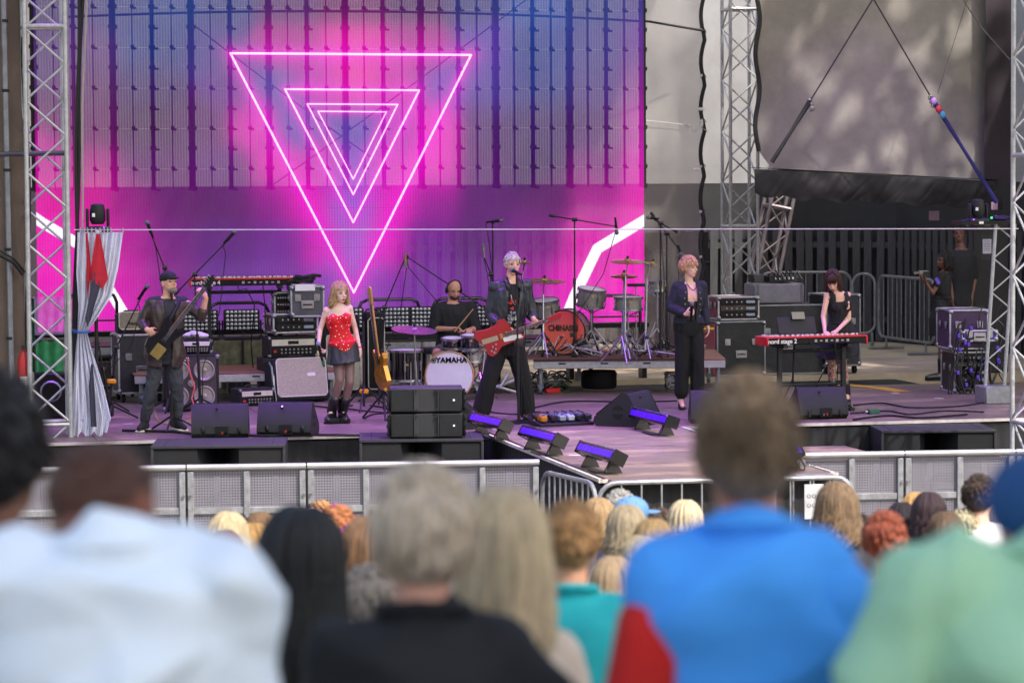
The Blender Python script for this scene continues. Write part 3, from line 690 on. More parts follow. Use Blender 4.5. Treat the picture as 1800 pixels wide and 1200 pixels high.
us = [(-300, -95, 'mesh crowd barrier hidden by the dark-haired man at the edge of the picture'), (-95, 117, 'mesh crowd barrier partly behind the bald man in the white shirt'), (117, 328.5, 'mesh crowd barrier below the first bass cabinet, beside the bald man'), (328.5, 540, 'second whole mesh crowd barrier from the bald man, below the pair of floor monitors'), (540, 748, 'mesh crowd barrier under the stacked line speakers, behind the orange-haired head'), (748, 950, 'mesh crowd barrier ending at the slanted gate by the stage tongue'),
      (1405, 1591, 'mesh crowd barrier starting behind the blue-shirted man by the sign plate'), (1591, 1786, 'mesh crowd barrier in front of the bass cabinet above the green shirt'), (1786, 1990, 'mesh crowd barrier cut by the picture edge above the blue cap')]
for u0, u1, l in us:
    a = az(u0, vl(u0), 1.2); c = az(u1, vl(u1), 1.2); crowd_barrier(l, a, c)
def gate(label, p0, p1, h=1.1, step=.175, plate=None):
    p0, p1 = V(p0), V(p1); L = (p1-p0).length; t = (p1-p0).normalized(); o = thing('pedestrian_barrier', label, 'barrier', (p0.x, p0.y, 0), atan2(t.y, t.x), 'tubular pedestrian barriers')
    r = .16; pts = []
    for cx, cz, a0 in ((L-r, h-r, 0), (r, h-r, 90), (r, .18+r, 180), (L-r, .18+r, 270)):
        for k in range(6): a = radians(a0+k*18); pts.append((cx+cos(a)*r, 0, cz+sin(a)*r))
    bb = B(); bb.tube(pts, .021, 8, close=True); part('frame', bb, BM, o)
    n = int((L-.1)/step)
    for i in range(n):
        x = (L-(n-1)*step)/2+i*step; bb = B(); bb.cyl((x, 0, .2), (x, 0, h-.02), .009, n=6); part('bar', bb, BM, o)
    for x in (.3, L-.3): bb = B(); bb.cyl((x, -.28, .02), (x, .28, .02), .02, n=8); bb.cyl((x, 0, .02), (x, 0, .2), .02, n=8); part('foot', bb, BM, o)
    if plate:
        bb = B(); bb.box((plate, -.026, h-.20), (.17, .008, .30), bev=.003); part('number_plate', bb, mat('plate_grey', 'b4b5ba', .5, .2), o)
        bb = B()
        for i in range(3):
            for j in range(2): bb.lathe([(.012, -.002), (.02, 0), (.012, .002)], (plate-.045+i*.045, -.032, h-.15-j*.08), (0, 1, 0), 8)
        part('plate_mark', bb, ALUD, o)
    return o
gate('short pedestrian barrier slanting along the side of the stage tongue', az(953, 828, 1.1), az(1047, 850, 1.1), step=.12)
ga = az(1052, 849, 1.1); gc = az(1500, 838, 1.1)
gate('pedestrian barrier across the front of the stage tongue behind the blue-shirted man', ga, ga.lerp(gc, .49))
gate('pedestrian barrier with a punched number plate, right of the blue-shirted man', ga.lerp(gc, .5), gc, plate=(gc-ga).length*.5*.68)
gate('pedestrian barrier just behind the one with the number plate', az(1380, 842, 1.1)+V((0, .3, 0)), az(1513, 843, 1.1)+V((0, .2, 0)))
for l, a, c in (('grey pedestrian barrier behind the keyboard player, in front of the picket fence', (1335, 481), (1494, 480)), ('narrow grey pedestrian barrier before the picket fence, just right of the keyboard player', (1497, 483), (1536, 483)), ('grey pedestrian barrier running from the picket fence to the camera woman', (1543, 486), (1640, 494))):
    gate(l, az(*a, 2.18)+V((0, -.05, 0)), az(*c, 2.18)+V((0, -.05, 0)))
for o_ in [o for o in COL.objects if o.name.startswith('pedestrian_barrier')][-3:]: o_.location.z = 1.1

# ================================================================= BOXES, CASES, AMPS
def latch(bb, x, y, z): bb.box((x, y, z), (.075, .012, .085), bev=.004); bb.box((x, y-.008, z), (.03, .012, .05), bev=.003)
def road_case(label, loc, w, d, h, rz=0, col='2a2b30', front=None, castors=False, latches=2, name='flight_case', edge=ALU, cat='case'):
    o = thing(name, label, cat, loc, rz); z0 = .1 if castors else 0
    m = mat('case_'+col, col, .45, var=.25, scale=10, bump=.3, bscale=200, dirt=.2)
    bb = B(); bb.box((0, 0, z0+h/2), (w-.02, d-.02, h-.02)); part('body', bb, m, o)
    e = .022
    for x in (-1, 1):
        for y in (-1, 1): bb = B(); bb.box((x*(w/2-e/2), y*(d/2-e/2), z0+h/2), (e, e, h), bev=.004); part('edge_strip', bb, edge, o)
    for z in (z0+e/2, z0+h-e/2):
        for y in (-1, 1): bb = B(); bb.box((0, y*(d/2-e/2+.001), z), (w-e*2, e, e), bev=.004); part('edge_strip', bb, edge, o)
        for x in (-1, 1): bb = B(); bb.box((x*(w/2-e/2+.001), 0, z), (e, d-e*2, e), bev=.004); part('edge_strip', bb, edge, o)
    for x in (-1, 1):
        for y in (-1, 1):
            for z in (z0+.03, z0+h-.03): bb = B(); bb.ell((x*(w/2-.02), y*(d/2-.02), z), (.035, .035, .035), nu=8, nv=6); part('ball_corner', bb, CHROME, o)
    if front == 'rack':
        n = max(1, int(h/.09)); hh = (h-.06)/n
        for i in range(n):
            bb = B(); bb.box((0, -d/2, z0+.03+hh*(i+.5)), (w-.07, .03, hh-.008), bev=.004); part('rack_unit', bb, BLKG if i % 2 else BLKM, o)
            bb = B()
            for k in range(5): bb.cyl((-w*.3+k*w*.12, -d/2-.016, z0+.03+hh*(i+.5)), (-w*.3+k*w*.12, -d/2-.03, z0+.03+hh*(i+.5)), .010, n=8)
            part('knob', bb, CHROME, o, kind='stuff')
            bb = B(); bb.box((w*.28, -d/2-.016, z0+.03+hh*(i+.5)), (w*.2, .004, hh*.4)); part('display', bb, mat('dim_display', '8fa0b8', .3), o)
    else:
        for k in range(latches):
            bb = B(); x = (k-(latches-1)/2)*w*.55; latch(bb, x, -d/2, z0+h*.62); part('butterfly_latch', bb, CHROME, o)
        bb = B(); bb.box((0, -d/2, z0+h*.4), (.15, .014, .1), bev=.004); part('recessed_handle', bb, CHROME, o)
        bb = B(); bb.tube([(-.05, -d/2-.02, z0+h*.4), (0, -d/2-.035, z0+h*.4), (.05, -d/2-.02, z0+h*.4)], .008, 6); part('handle_grip', bb, BLK, o)
    bb = B(); latch(bb, 0, 0, 0)
    me = bb.mesh('butterfly_latch'); smooth(me); me.materials.append(CHROME)
    for y in (-d*.22, d*.22): part('butterfly_latch', me, None, o, (-w/2, y, z0+h*.6), rot=(0, 0, -pi/2), sm=None)
    if castors:
        for x in (-1, 1):
            for y in (-1, 1): bb = B(); bb.cyl((x*w*.38-.02, y*d*.36, .05), (x*w*.38+.02, y*d*.36, .05), .05, n=12); part('castor', bb, RUB, o)
    return o
def amp_head(label, loc, w, d, h, rz=0, plate='d9d4c6', col='18181a', rows=1, name='amplifier_head', cloth=None):
    o = thing(name, label, 'amplifier', loc, rz); bb = B(); bb.box((0, 0, h/2), (w, d, h), bev=.012); part('cabinet', bb, mat('tolex_'+col, col, .7, var=.2, bump=.6, bscale=300), o)
    bb = B(); bb.box((0, -d/2-.002, h*.70), (w*.88, .012, h*.30), bev=.003); part('name_panel', bb, mat('amp_plate_'+plate, plate, .4, .2), o)
    bb = B(); bb.box((0, -d/2-.010, h*.70), (w*.22, .008, h*.16), bev=.003); part('badge', bb, BLKG, o)
    bb = B(); bb.box((0, -d/2-.002, h*.30), (w*.88, .010, h*.36), bev=.003); part('control_panel', bb, BLKM, o)
    nk = 8
    for r_ in range(2):
        for k in range(nk): bb = B(); bb.cyl((-w*.25+k*w*.085, -d/2-.008, h*(.22+.16*r_)), (-w*.25+k*w*.085, -d/2-.03, h*(.22+.16*r_)), .011, n=8); part('knob', bb, CHROME, o)
    bb = B(); bb.cyl((-w*.38, -d/2-.008, h*.3), (-w*.38, -d/2-.02, h*.3), .018, n=10); part('pilot_light', bb, mat('red_lens', 'c02818', .3), o)
    bb = B(); bb.tube([(-.1, 0, h), (-.08, 0, h+.03), (.08, 0, h+.03), (.1, 0, h)], .01, 6); part('handle', bb, BLK, o)
    for x in (-1, 1):
        for z in (.02, h-.02): bb = B(); bb.box((x*(w/2-.012), -d/2+.012, z), (.035, .035, .035), bev=.006); part('corner_guard', bb, CHROME, o)
    return o
def combo(label, loc, w, d, h, rz=0, grille='b3a998', col='17171a', tilt=0, name='guitar_amplifier', txt=None, panel=True, piping='d8d4c8'):
    o = thing(name, label, 'amplifier', loc, rz); o.rotation_euler = (-tilt, 0, rz)
    bb = B(); bb.box((0, 0, h/2), (w, d, h), bev=.018); part('cabinet', bb, mat('tolex_'+col, col, .7, var=.2, bump=.6, bscale=300), o)
    gh = h*.7 if panel else h*.88; zc = .05+gh/2
    bb = B(); bb.box((0, -d/2-.003, zc), (w*.9, .014, gh), bev=.006); part('grille_cloth', bb, mat('grille_'+grille, grille, .85, var=.25, scale=60, bump=.6, bscale=400), o)
    r = .03; x0, x1, z0, z1 = -w*.455, w*.455, zc-gh/2, zc+gh/2
    bb = B(); bb.tube([(x0+r, -d/2-.01, z0), (x1-r, -d/2-.01, z0), (x1, -d/2-.01, z0+r), (x1, -d/2-.01, z1-r), (x1-r, -d/2-.01, z1), (x0+r, -d/2-.01, z1), (x0, -d/2-.01, z1-r), (x0, -d/2-.01, z0+r)], .007, 6, close=True); part('piping', bb, mat('piping_'+piping, piping, .5), o)
    if panel:
        bb = B(); bb.box((0, -d/2-.002, h*.87), (w*.9, .01, h*.14), bev=.003); part('control_panel', bb, BLKM, o)
        for k in range(8): bb = B(); bb.cyl((-w*.36+k*w*.1, -d/2-.008, h*.87), (-w*.36+k*w*.1, -d/2-.026, h*.87), .012, n=8); part('knob', bb, BLKG, o)
    if txt: text('lettering', txt, .055, BLKG, o, (0, -d/2-.016, h*.52), bold=.002, shear=.3)
    bb = B(); bb.tube([(-.1, 0, h), (-.08, 0, h+.03), (.08, 0, h+.03), (.1, 0, h)], .011, 6); part('handle', bb, BLK, o)
    return o
def sz(p): return FPX/depth(p)

# bass cabinet with four cones, amp on top
p = az(338, 722); p.y += .15
cab = thing('bass_cabinet', 'black bass cabinet with four pale speaker cones behind the bassist', 'speaker cabinet', p, radians(-4)); w_, h_, d_ = .62, .64, .45
bb = B(); bb.box((0, 0, h_/2), (w_, d_, h_), bev=.015); part('cabinet', bb, BLK, cab)
bb = B(); bb.box((0, -d_/2-.002, h_/2), (w_-.06, .01, h_-.06)); part('grille_panel', bb, mat('grey_baffle', '4a4542', .7, var=.3, bump=.6, bscale=300), cab)
for x in (-.145, .145):
    for z in (.17, .46):
        bb = B(); bb.lathe([(.118, 0), (.118, .012), (.108, .014), (.10, .004), (.03, -.02), (.03, .004), (.001, .012)], (x, -d_/2-.008, z), (0, -1, 0), 24); part('speaker_cone', bb, mat('pale_cone', 'a9a29c', .35, .4, var=.3), cab)
bb = B(); bb.lathe([(.04, 0), (.04, .01), (.001, .016)], (0, -d_/2-.008, .315), (0, -1, 0), 16); part('tweeter', bb, mat('pale_cone', 'a9a29c', .35), cab)
text('lettering', 'Hartke', .085, WHITE, cab, (-.14, -d_/2-.018, h_-.045), bold=.003)
bb = B(); bb.box((.22, -d_/2-.012, .045), (.12, .01, .04)); part('yellow_badge', bb, mat('yellow_badge', 'e0b020', .5), cab)
for x in (-1, 1):
    for z in (.03, h_-.03): bb = B(); bb.box((x*(w_/2-.015), -d_/2+.015, z), (.05, .05, .05), bev=.01); part('corner_guard', bb, CHROME, cab)
a_ = amp_head('small bass amplifier with a cream front on top of the four-cone cabinet', p+V((.06, 0, h_+.002)), .36, .32, .16, radians(-4), 'e6e2d6')
o = thing('cloth_rag', 'crumpled white cloth lying on the small bass amplifier', 'cloth', p+V((.06, -.02, h_+.166))); bb = B()
for k in range(7):
    a = k*.9; bb.ell((.08*cos(a)*.9, .06*sin(a), .03+.012*(k % 3)), (.08, .05, .035), Matrix.Rotation(a, 3, 'Z'), 8, 6)
part('cloth', bb, mat('white_cloth', 'cfcfcc', .9, bump=.4), o)
# big case left with the tweed combo
p = az(247, 706); p.y += .2
road_case('tall black flight case with silver edges on castors, left of the bassist', p, .56, .6, .70, radians(3), '25272b', castors=True, latches=2)
combo('small combo amplifier with pale tweed front on the tall flight case', p+V((-.08, -.05, .802)), .36, .24, .23, radians(4), '9a9080', txt='Fractal', panel=False)
p = az(181, 684); p.y += .1
combo('worn grey-brown amplifier standing behind the tripod stand with the yellow clamp', p, .34, .3, .42, radians(8), '6d655c', '4a4540')
# platforms
def platform(label, x0, x1, y0, y1, zt, legs, rz=0, c=None, castor=True, m=None):
    cx, cy = (x0+x1)/2, (y0+y1)/2; o = thing('stage_riser', label, 'riser', (cx, cy, 1.1), rz); W, D, h = x1-x0, y1-y0, zt-1.1
    nseg = max(1, round(W/1.95)); sw = W/nseg
    for i in range(nseg):
        xc = -W/2+sw*(i+.5)
        bb = B(); bb.box((xc, 0, h-.01), (sw-.006, D, .02), bev=.003); part('top_board', bb, m or mat('riser_board', '8a5f4a', .5, var=.25, dirt=.4), o)
        for y in (-D/2+.02, D/2-.02): bb = B(); bb.box((xc, y, h-.066), (sw-.012, .04, .09), bev=.006); part('side_rail', bb, ALU, o)
        bb = B(); bb.box((xc, -D/2+.012, h-.09), (sw-.02, .012, .035)); part('lower_lip', bb, ALUD, o)
        for x in (xc-sw/2+.09, xc+sw/2-.09):
            for y in (-D/2+.1, D/2-.1):
                bb = B(); bb.cyl((x, y, .12), (x, y, h-.11), .027, n=10); part('leg', bb, ALUD, o)
                if castor: bb = B(); bb.cyl((x-.02, y, .06), (x+.02, y, .06), .06, n=12); bb.box((x, y, .1), (.07, .09, .05)); part('castor', bb, mat('castor_grey', '5f676c', .5), o)
                else: bb = B(); bb.box((x, y, .06), (.1, .1, .12)); part('foot', bb, ALUD, o)
        for k in range(4): bb = B(); bb.box((xc-sw*.35+k*sw*.22, -D/2-.001, h-.05), (.09, .008, .018)); part('slot', bb, BLK, o)
    return o
pl_a = az(385, 655, 1.45)
platform('low aluminium riser with the red keyboard, behind the bass cabinet', 2.95, 5.35, pl_a.y, 34.35, 1.45, 0)
platform('long dark riser carrying the blinder lamps along the foot of the video screen', 2.1, 8.9, 34.5, 35.3, 1.70, 0, castor=False, m=mat('dark_riser_board', '3c3536', .6, dirt=.3))
r0, r1 = az(937, 632, 1.52), az(1276, 630, 1.52); t_ = (r1-r0).normalized(); rzr = atan2(t_.y, t_.x); Lr = (r1-r0).length; nr_ = V((-t_.y, t_.x, 0)); cr = (r0+r1)/2+nr_*.95
platform('drum riser on castors carrying the silver glitter drum kit', cr.x-Lr/2, cr.x+Lr/2, cr.y-.95, cr.y+.95, 1.52, 0, rz=rzr)
# things below the risers
p = az(1060, 684); o = thing('stage_blower', 'black low drum case pushed under the glitter kit riser', 'case', p+V((0, .2, 0)), rzr); bb = B(); bb.lathe([(.2, 0), (.22, .03), (.22, .19), (.2, .22)], (0, 0, 0), n=20); part('shell', bb, mat('fibre_case', '202126', .7, bump=.4), o); bb = B(); bb.lathe([(.225, .16), (.225, .19)], n=20); part('strap', bb, BLKM, o)
road_case('small grey case under the glitter kit riser near its far castor', az(1185, 684)+V((.05, .15, 0)), .22, .3, .2, rzr, '4a4b52')
# stone base seen between the risers
o = thing('painted_flat', 'mottled green-grey stone-look board under the blinder riser', 'board', ay(455, 628, 34.45)); bb = B(); bb.box((0, 0, 0), (1.1, .03, .42)); part('panel', bb, mat('mottled_board', '6b6a55', .8, var=.55, scale=9, bump=.4), o)
bb = B(); bb.box((-.2, -.03, 0), (.03, .02, .42)); part('batten', bb, BLK, o)
# guitar amp stack in the middle
p = az(530, 709); p.y += .3
combo('large black guitar cabinet with a cream grille tipped back on chrome legs', p, .68, .34, .50, radians(14), 'b9b0a0', tilt=.16, panel=False, name='guitar_cabinet')
ca = [o for o in COL.objects if o.name.startswith('guitar_cabinet')][-1]
bb = B(); bb.tube([(-.36, -.1, .46), (-.365, -.17, .40), (-.365, -.20, .2), (-.365, -.235, .0)], .012, 6); bb.box((-.365, -.19, .24), (.02, .04, .12)); part('tilt_leg', bb, CHROME, ca)
bb = B(); bb.box((.12, -.182, .30), (.1, .006, .04)); part('white_tape', bb, WHITE, ca)
road = BLKM
bb = B(); bb.box((0, 0, 0), (.7, .38, .49)); o = thing('speaker_cabinet', 'plain black cabinet behind the tipped cream cabinet, under the guitar heads', 'speaker cabinet', p+V((-.06, .42, 0)), radians(6)); bb = B(); bb.box((0, 0, .25), (.66, .34, .50), bev=.012); part('cabinet', bb, BLK, o); bb = B(); bb.box((0, -.172, .25), (.6, .01, .44)); part('grille_cloth', bb, GRILL, o)
p2 = p+V((-.03, .42, .502))
amp_head('black guitar head with a long cream name panel on the speaker cabinet', p2, .60, .28, .25, radians(10), 'cfc9b8')
road_case('black rack case with an alloy rim on top of the guitar head', p2+V((.02, 0, .285)), .56, .36, .235, radians(10), '222226', front='rack')
bb = None
# tall flight case with the latches, and the dark one beside it
p = ay(538, 556, 33.2)
road_case('grey flight case with big chrome latches standing on the rack case by the red keyboard', p, .40, .40, .37, radians(-3), '4f5056', latches=2)
road_case('dark rack case left of the chrome-latched case, holding outboard units', ay(497, 556, 33.5), .24, .4, .30, radians(-3), '2a2230', front='rack')
o = thing('paper_sheet', 'white sheet of paper draped over the chrome-latched case', 'paper', p+V((-.05, -.12, .375)), .1); bb = B(); bb.box((0, 0, .004), (.25, .18, .006)); bb.box((0, -.093, -.03), (.24, .006, .07)); part('paper', bb, WHITE, o)
o = thing('cable_heap', 'coiled black cables heaped on top of the chrome-latched case', 'cables', p+V((-.02, .02, .385)), .1); bb = B()
for k in range(6): bb.tube([(cos(a*.5+k)*(.10+.02*k % .05), sin(a*.5+k)*.08, .02+.014*k+.01*sin(a)) for a in range(13)], .010, 5)
bb.tube([(-.2, 0, .02), (0, -.05, .08), (.1, -.05, .1), (.2, -.02, .09)], .02, 6); part('coil', bb, BLK, o, kind='stuff')
amp_head('small guitar head with cream panel on the floor between bass cabinet and tipped cabinet', az(446, 713)+V((0, .12, 0)), .44, .26, .20, radians(18), 'cfc9b8')
# white-grilled cabinet behind the singer in red
p = az(622, 700); p.y += .9
combo('pale cream combo behind the woman in red', p+V((-.02, 0, 0)), .44, .3, .95, radians(5), 'c8c4b8', panel=True)
combo('black speaker cabinet on end right of the pale cream combo', p+V((.40, 0, 0)), .22, .3, .98, radians(2), '1c1c1f', panel=False, name='speaker_cabinet')

# ================================================================= WEDGES, SUBS, LINE SPEAKERS, LAMPS
def wedge(label, loc, w=.56, rz=0, sc=1, face=False):
    o = thing('floor_monitor', label, 'stage monitor', loc, rz, 'wedge-shaped floor monitors'); o.scale = (sc,)*3
    pr = [(-.17, 0), (-.235, .05), (-.225, .12), (-.12, .325), (-.09, .345), (-.05, .34), (.26, .10), (.275, .05), (.24, 0)]
    M = Matrix(((0, 1, 0), (1, 0, 0), (0, 0, 1)))   # prism x -> world y
    bb = B(); bb.prism([(a*.985, z*.985+.002) for a, z in pr], -w/2+.02, w/2-.02, M); part('body', bb, SPK, o, ang=30)
    for s_ in (-1, 1):
        bb = B(); bb.prism(pr, s_*w/2-.02*(s_ > 0)-.0*(s_ < 0), s_*w/2+.02*(s_ < 0), M); part('side_panel', bb, SPK, o, ang=30)
        for dz, sg in ((.02, 1), (-.02, -1)):
            bb = B(); pts = [(cos(a)*.06, sg*sin(a)*.05+dz) for a in [pi*k/8 for k in range(9)]]; bb.prism([(a, z+.15) for a, z in pts], s_*(w/2+.002), s_*(w/2-.006), M); part('handle_slot', bb, RUB, o, sm=None)
    # grille on the performer's side
    a_, c_ = V((0, -.05, .345)), V((0, .262, .105)); mid = (a_+c_)/2; ang = atan2(c_.z-a_.z, c_.y-a_.y)
    bb = B(); bb.box(mid+V((0, .004, .006)), (w-.06, (c_-a_).length*.94, .012), rx=ang, bev=.004); part('grille', bb, GRILL, o)
    bb = B(); bb.box((.02, -.222, .075), (.13, .03, .10), rx=0); part('connector_recess', bb, RUB, o)
    for k in range(3): bb = B(); bb.cyl((-.015+k*.04, -.235, .06), (-.015+k*.04, -.26, .055), .012, n=8); part('plug', bb, (CHROME, mat('red_plug', 'a03028', .5), BLKG)[k], o)
    for x in (-.17, .19): bb = B(); bb.box((x, -.232, .07), (.035, .02, .09), bev=.008); part('foot_pad', bb, BLKG, o)
    bb = B(); bb.cyl((-.03, -.14, .30), (-.03, -.155, .29), .012, n=8); part('fly_point', bb, BLKG, o)
    return o
def wloc(u, v): p = az(u, v); return p
wedge('black floor monitor at the feet of the bassist, seen from behind', az(393, 771)+V((0, .24, 0)), .57, radians(-9))
wedge('black floor monitor to the right of the bassist\'s one, standing behind the cabinet gap', az(512, 768)+V((0, .24, 0)), .55, radians(-19))
wedge('floor monitor with a pale side panel half hidden behind the stacked line speakers', az(795, 757)+V((0.02, .30, 0)), .52, radians(-62), 1.03)
wedge('floor monitor turned sideways in the open, behind the violet light bar lying against it', az(1112, 748)+V((0, .15, 0)), .58, radians(52), 1.02)
wedge('floor monitor hidden behind the head of the blue-shirted man', az(1268, 744)+V((0, .2, 0)), .55, radians(-12))
wedge('grey-lit floor monitor on the deck edge in front of the keyboard player', az(1450, 737)+V((0, .24, 0)), .55, radians(0), .98)
def sub(label, loc, w=1.24, d=.85, h=.57, rz=0):
    o = thing('bass_speaker', label, 'subwoofer', loc, rz, 'long bass cabinets before the stage'); t = .028
    bb = B()
    for z in (t/2, h-t/2): bb.box((0, 0, z), (w, d, t), bev=.005)
    for x in (-1, 1): bb.box((x*(w/2-t/2), 0, h/2), (t, d-.004, h-2*t), bev=.005)
    bb.box((0, d/2-.02, h/2), (w-2*t, .03, h-2*t)); part('cabinet', bb, SPK, o)
    for s_ in (-1, 1):
        x0, x1 = s_*(w/2-t), s_*.20; bb = B(); bb.box(((x0+x1)/2, -d/2+.03, h/2), (abs(x0-x1), .02, h-2*t)); part('grille', bb, GRILL, o)
        bb = B(); bb.add([(s_*.20, -d/2+.04, t), (s_*.20, -d/2+.04, h-t), (s_*.13, -d/2+.16, h-t), (s_*.13, -d/2+.16, t), (s_*.06, -d/2+.42, t), (s_*.06, -d/2+.42, h-t)], [(0, 1, 2, 3), (3, 2, 5, 4)]); part('horn_cheek', bb, SPK, o)
        bb = B(); bb.box((s_*(w/2+.001), d*.08, h/2), (.004, .008, h-.01)); part('seam', bb, RUB, o)
        for dy in (-.22, -.13): bb = B(); bb.box((s_*(w/2+.001), dy, h*.55), (.006, .05, .2)); part('handle_slot', bb, RUB, o)
        bb = B(); bb.box((s_*w*.40, -.02, h+.001), (.012, d*.75, .004)); part('top_groove', bb, RUB, o)
    bb = B(); bb.box((-w/2-.001, .28, h*.3), (.006, .09, .1)); part('connector_plate', bb, RUB, o)
    return o
def subpair(l1, l2, u0, u1, v, ztop=1.14):
    a, c = az(u0, v, ztop), az(u1, v, ztop); W = (c-a).length
    rz = atan2((c-a).y, (c-a).x)*.6; q = (a+c)/2; n_ = V((-sin(rz), cos(rz), 0)); q = q+n_*.425; q.z = ztop-.57
    sub(l1, q, W*1.0, rz=rz); q2 = q.copy(); q2.z = ztop-1.142; sub(l2, q2, W, rz=rz); return q, rz
subpair('upper long black bass cabinet below the bassist\'s floor monitors', 'lower bass cabinet beneath the one below the bassist', 266, 500, 783)
sq, srz = subpair('upper long black bass cabinet carrying the two stacked line speakers', 'lower bass cabinet beneath the one carrying the line speakers', 632, 850, 772)
subpair('upper long black bass cabinet with a violet-lit side, behind the short-haired head with white collar', 'lower bass cabinet beneath the violet-lit one', 1548, 1754, 756, 1.06)
def line_speaker(label, loc, rz):
    o = thing('line_speaker', label, 'speaker', loc, rz, 'two stacked line speakers'); w, h, d = .72, .245, .42
    bb = B(); bb.box((0, .02, h/2), (w, d, h-.006), bev=.01); part('cabinet', bb, SPK, o)
    for s_ in (-1, 1):
        bb = B(); bb.box((s_*.235, -d/2+.012, h/2), (.22, .02, h-.03), bev=.004); part('grille', bb, GRILL, o)
        bb = B(); bb.add([(s_*.12, -d/2+.0, .015), (s_*.12, -d/2+.0, h-.015), (s_*.012, -d/2+.05, h-.015), (s_*.012, -d/2+.05, .015)], [(0, 1, 2, 3)]); bb.box((s_*.117, -d/2-.002, h/2), (.01, .012, h-.03)); part('horn_flare', bb, SPK, o)
        for z in (.03, h-.03): bb = B(); bb.cyl((s_*.095, -d/2+.0, z), (s_*.095, -d/2-.014, z), .012, n=8); part('screw', bb, RUB, o)
        bb = B(); bb.box((s_*(w/2+.012), -d/2+.03, h/2), (.024, .05, h-.02), bev=.006)
        for z in (.05, .12, .19): bb.box((s_*(w/2+.022), -d/2+.02, z), (.02, .06, .03), bev=.004)
        part('rigging_plate', bb, BLKG, o)
    bb = B(); bb.box((.27, -d/2, h/2), (.018, .006, .018)); part('small_emblem', bb, WHITE, o)
    return o
s2 = sq+V((.03, -.13, .572)); line_speaker('lower of the two stacked line speakers on the bass cabinet', s2, srz); line_speaker('upper of the two stacked line speakers on the bass cabinet', s2+V((0, 0, .25)), srz)

PE = mat('violet_lens', '4a12c8', .25, emit='6a1cff', estr=.16)
PB = mat('violet_lit_housing', '1a1430', .25, .2, coat=.4)  # glossy black housing with the violet wash reflection put into its colour
def light_bar(label, p0, p1, z=1.1, tilt=.5):
    p0, p1 = V(p0), V(p1); c = (p0+p1)/2; t = (p1-p0); rz = atan2(t.y, t.x); L = t.length
    o = thing('light_bar', label, 'stage light', c, rz, 'violet light bars on the stage'); M = Matrix.Rotation(-tilt, 3, 'X')
    def q(x, y, z_): return M@V((x, y, z_))+V((0, 0, .15))
    bb = B(); bb.box(q(0, 0, 0), (L, .13, .11), M=M, bev=.012); part('housing', bb, PB, o)
    bb = B(); bb.box(q(0, .02, .058), (L-.05, .07, .008), M=M, bev=.002); part('lens', bb, PE, o)
    bb = B(); bb.box(q(0, -.068, -.002), (L-.05, .006, .06), M=M, bev=.002); part('lower_lens', bb, PE, o)
    for i in range(7): bb = B(); bb.box(q(-L*.42+i*L*.14, .02, .064), (.006, .075, .006), M=M); part('divider', bb, BLK, o)
    for s_ in (-1, 1):
        bb = B(); bb.box(q(s_*(L/2+.006), 0, 0), (.012, .14, .12), M=M, bev=.004); part('end_cap', bb, BLKG, o)
        x = s_*L*.32; bb = B(); bb.prism([(-.09, 0), (.09, 0), (.03, .12), (-.02, .12)], x-.012, x+.012, Matrix(((0, 1, 0), (1, 0, 0), (0, 0, 1)))); part('bracket', bb, BLKG, o)
        bb = B(); bb.cyl((x-.02*s_, -.03, .12), (x+.03*s_, -.03, .12), .02, n=8); part('knob', bb, RUB, o)
    bb = B(); bb.tube([(L*.4, -.05, .12), (L*.45, -.1, .03), (L*.3, -.14, .01), (0, -.12, .01)], .008, 5); part('lead', bb, BLK, o)
    return o
light_bar('violet light bar nearest the stacked line speakers on the edge of the stage tongue', az(836, 762), az(890, 775))
light_bar('middle violet light bar of the three along the edge of the stage tongue', az(925, 787), az(985, 803))
light_bar('violet light bar at the front corner of the stage tongue', az(1026, 818), az(1088, 835))
light_bar('violet light bar lying against the sideways floor monitor', az(1118, 752), az(1182, 768), tilt=.35)
light_bar('violet light bar mostly hidden right of the blue-shirted man\'s head', az(1352, 830), az(1402, 824))

LN = mat('lamp_lens', 'cfcfd6', .15, .6, var=.15)
def blinder(label, u, v, sc=1.0):
    p = ay(u, v, 34.75); p.z = 1.704
    o = thing('blinder_lamp', label, 'stage light', p, radians(-4), 'blinder lamps on the riser below the screen'); o.scale = (sc,)*3; w, h = .44, .26
    bb = B(); bb.box((0, 0, .27), (w, .12, h), bev=.015); part('housing', bb, BLK, o)
    for i in range(8):
        for j in range(5): bb = B(); bb.ell((-w/2+.045+i*.05, -.062, .17+j*.05), (.021, .012, .021), nu=8, nv=5); part('lens', bb, LN, o)
    for s_ in (-1, 1): bb = B(); bb.box((s_*(w/2+.015), 0, .16), (.018, .05, .22), bev=.004); bb.box((s_*(w/2+.01), 0, .06), (.05, .08, .04)); part('yoke', bb, BLKM, o)
    bb = B(); bb.prism([(-.25, .05), (-.17, .0), (.17, 0), (.25, .05), (.2, .07), (-.2, .07)], -.09, .09); part('base', bb, BLK, o)
    bb = B(); bb.tube([(0, -.05, .14), (.03, -.1, .1), (-.02, -.1, .07), (.04, -.09, .06)], .008, 5); part('lead', bb, BLK, o)
    return o
for u, l in ((352, 'blinder lamp half hidden behind the bassist\'s raised arm'), (425, 'blinder lamp in full view under the red keyboard'), (608, 'blinder lamp behind the woman in red'), (690, 'blinder lamp behind the gold guitar neck'), (750, 'blinder lamp just left of the drummer'), (838, 'blinder lamp between the drummer and the singer in leather jacket')):
    blinder(l, u, 590)
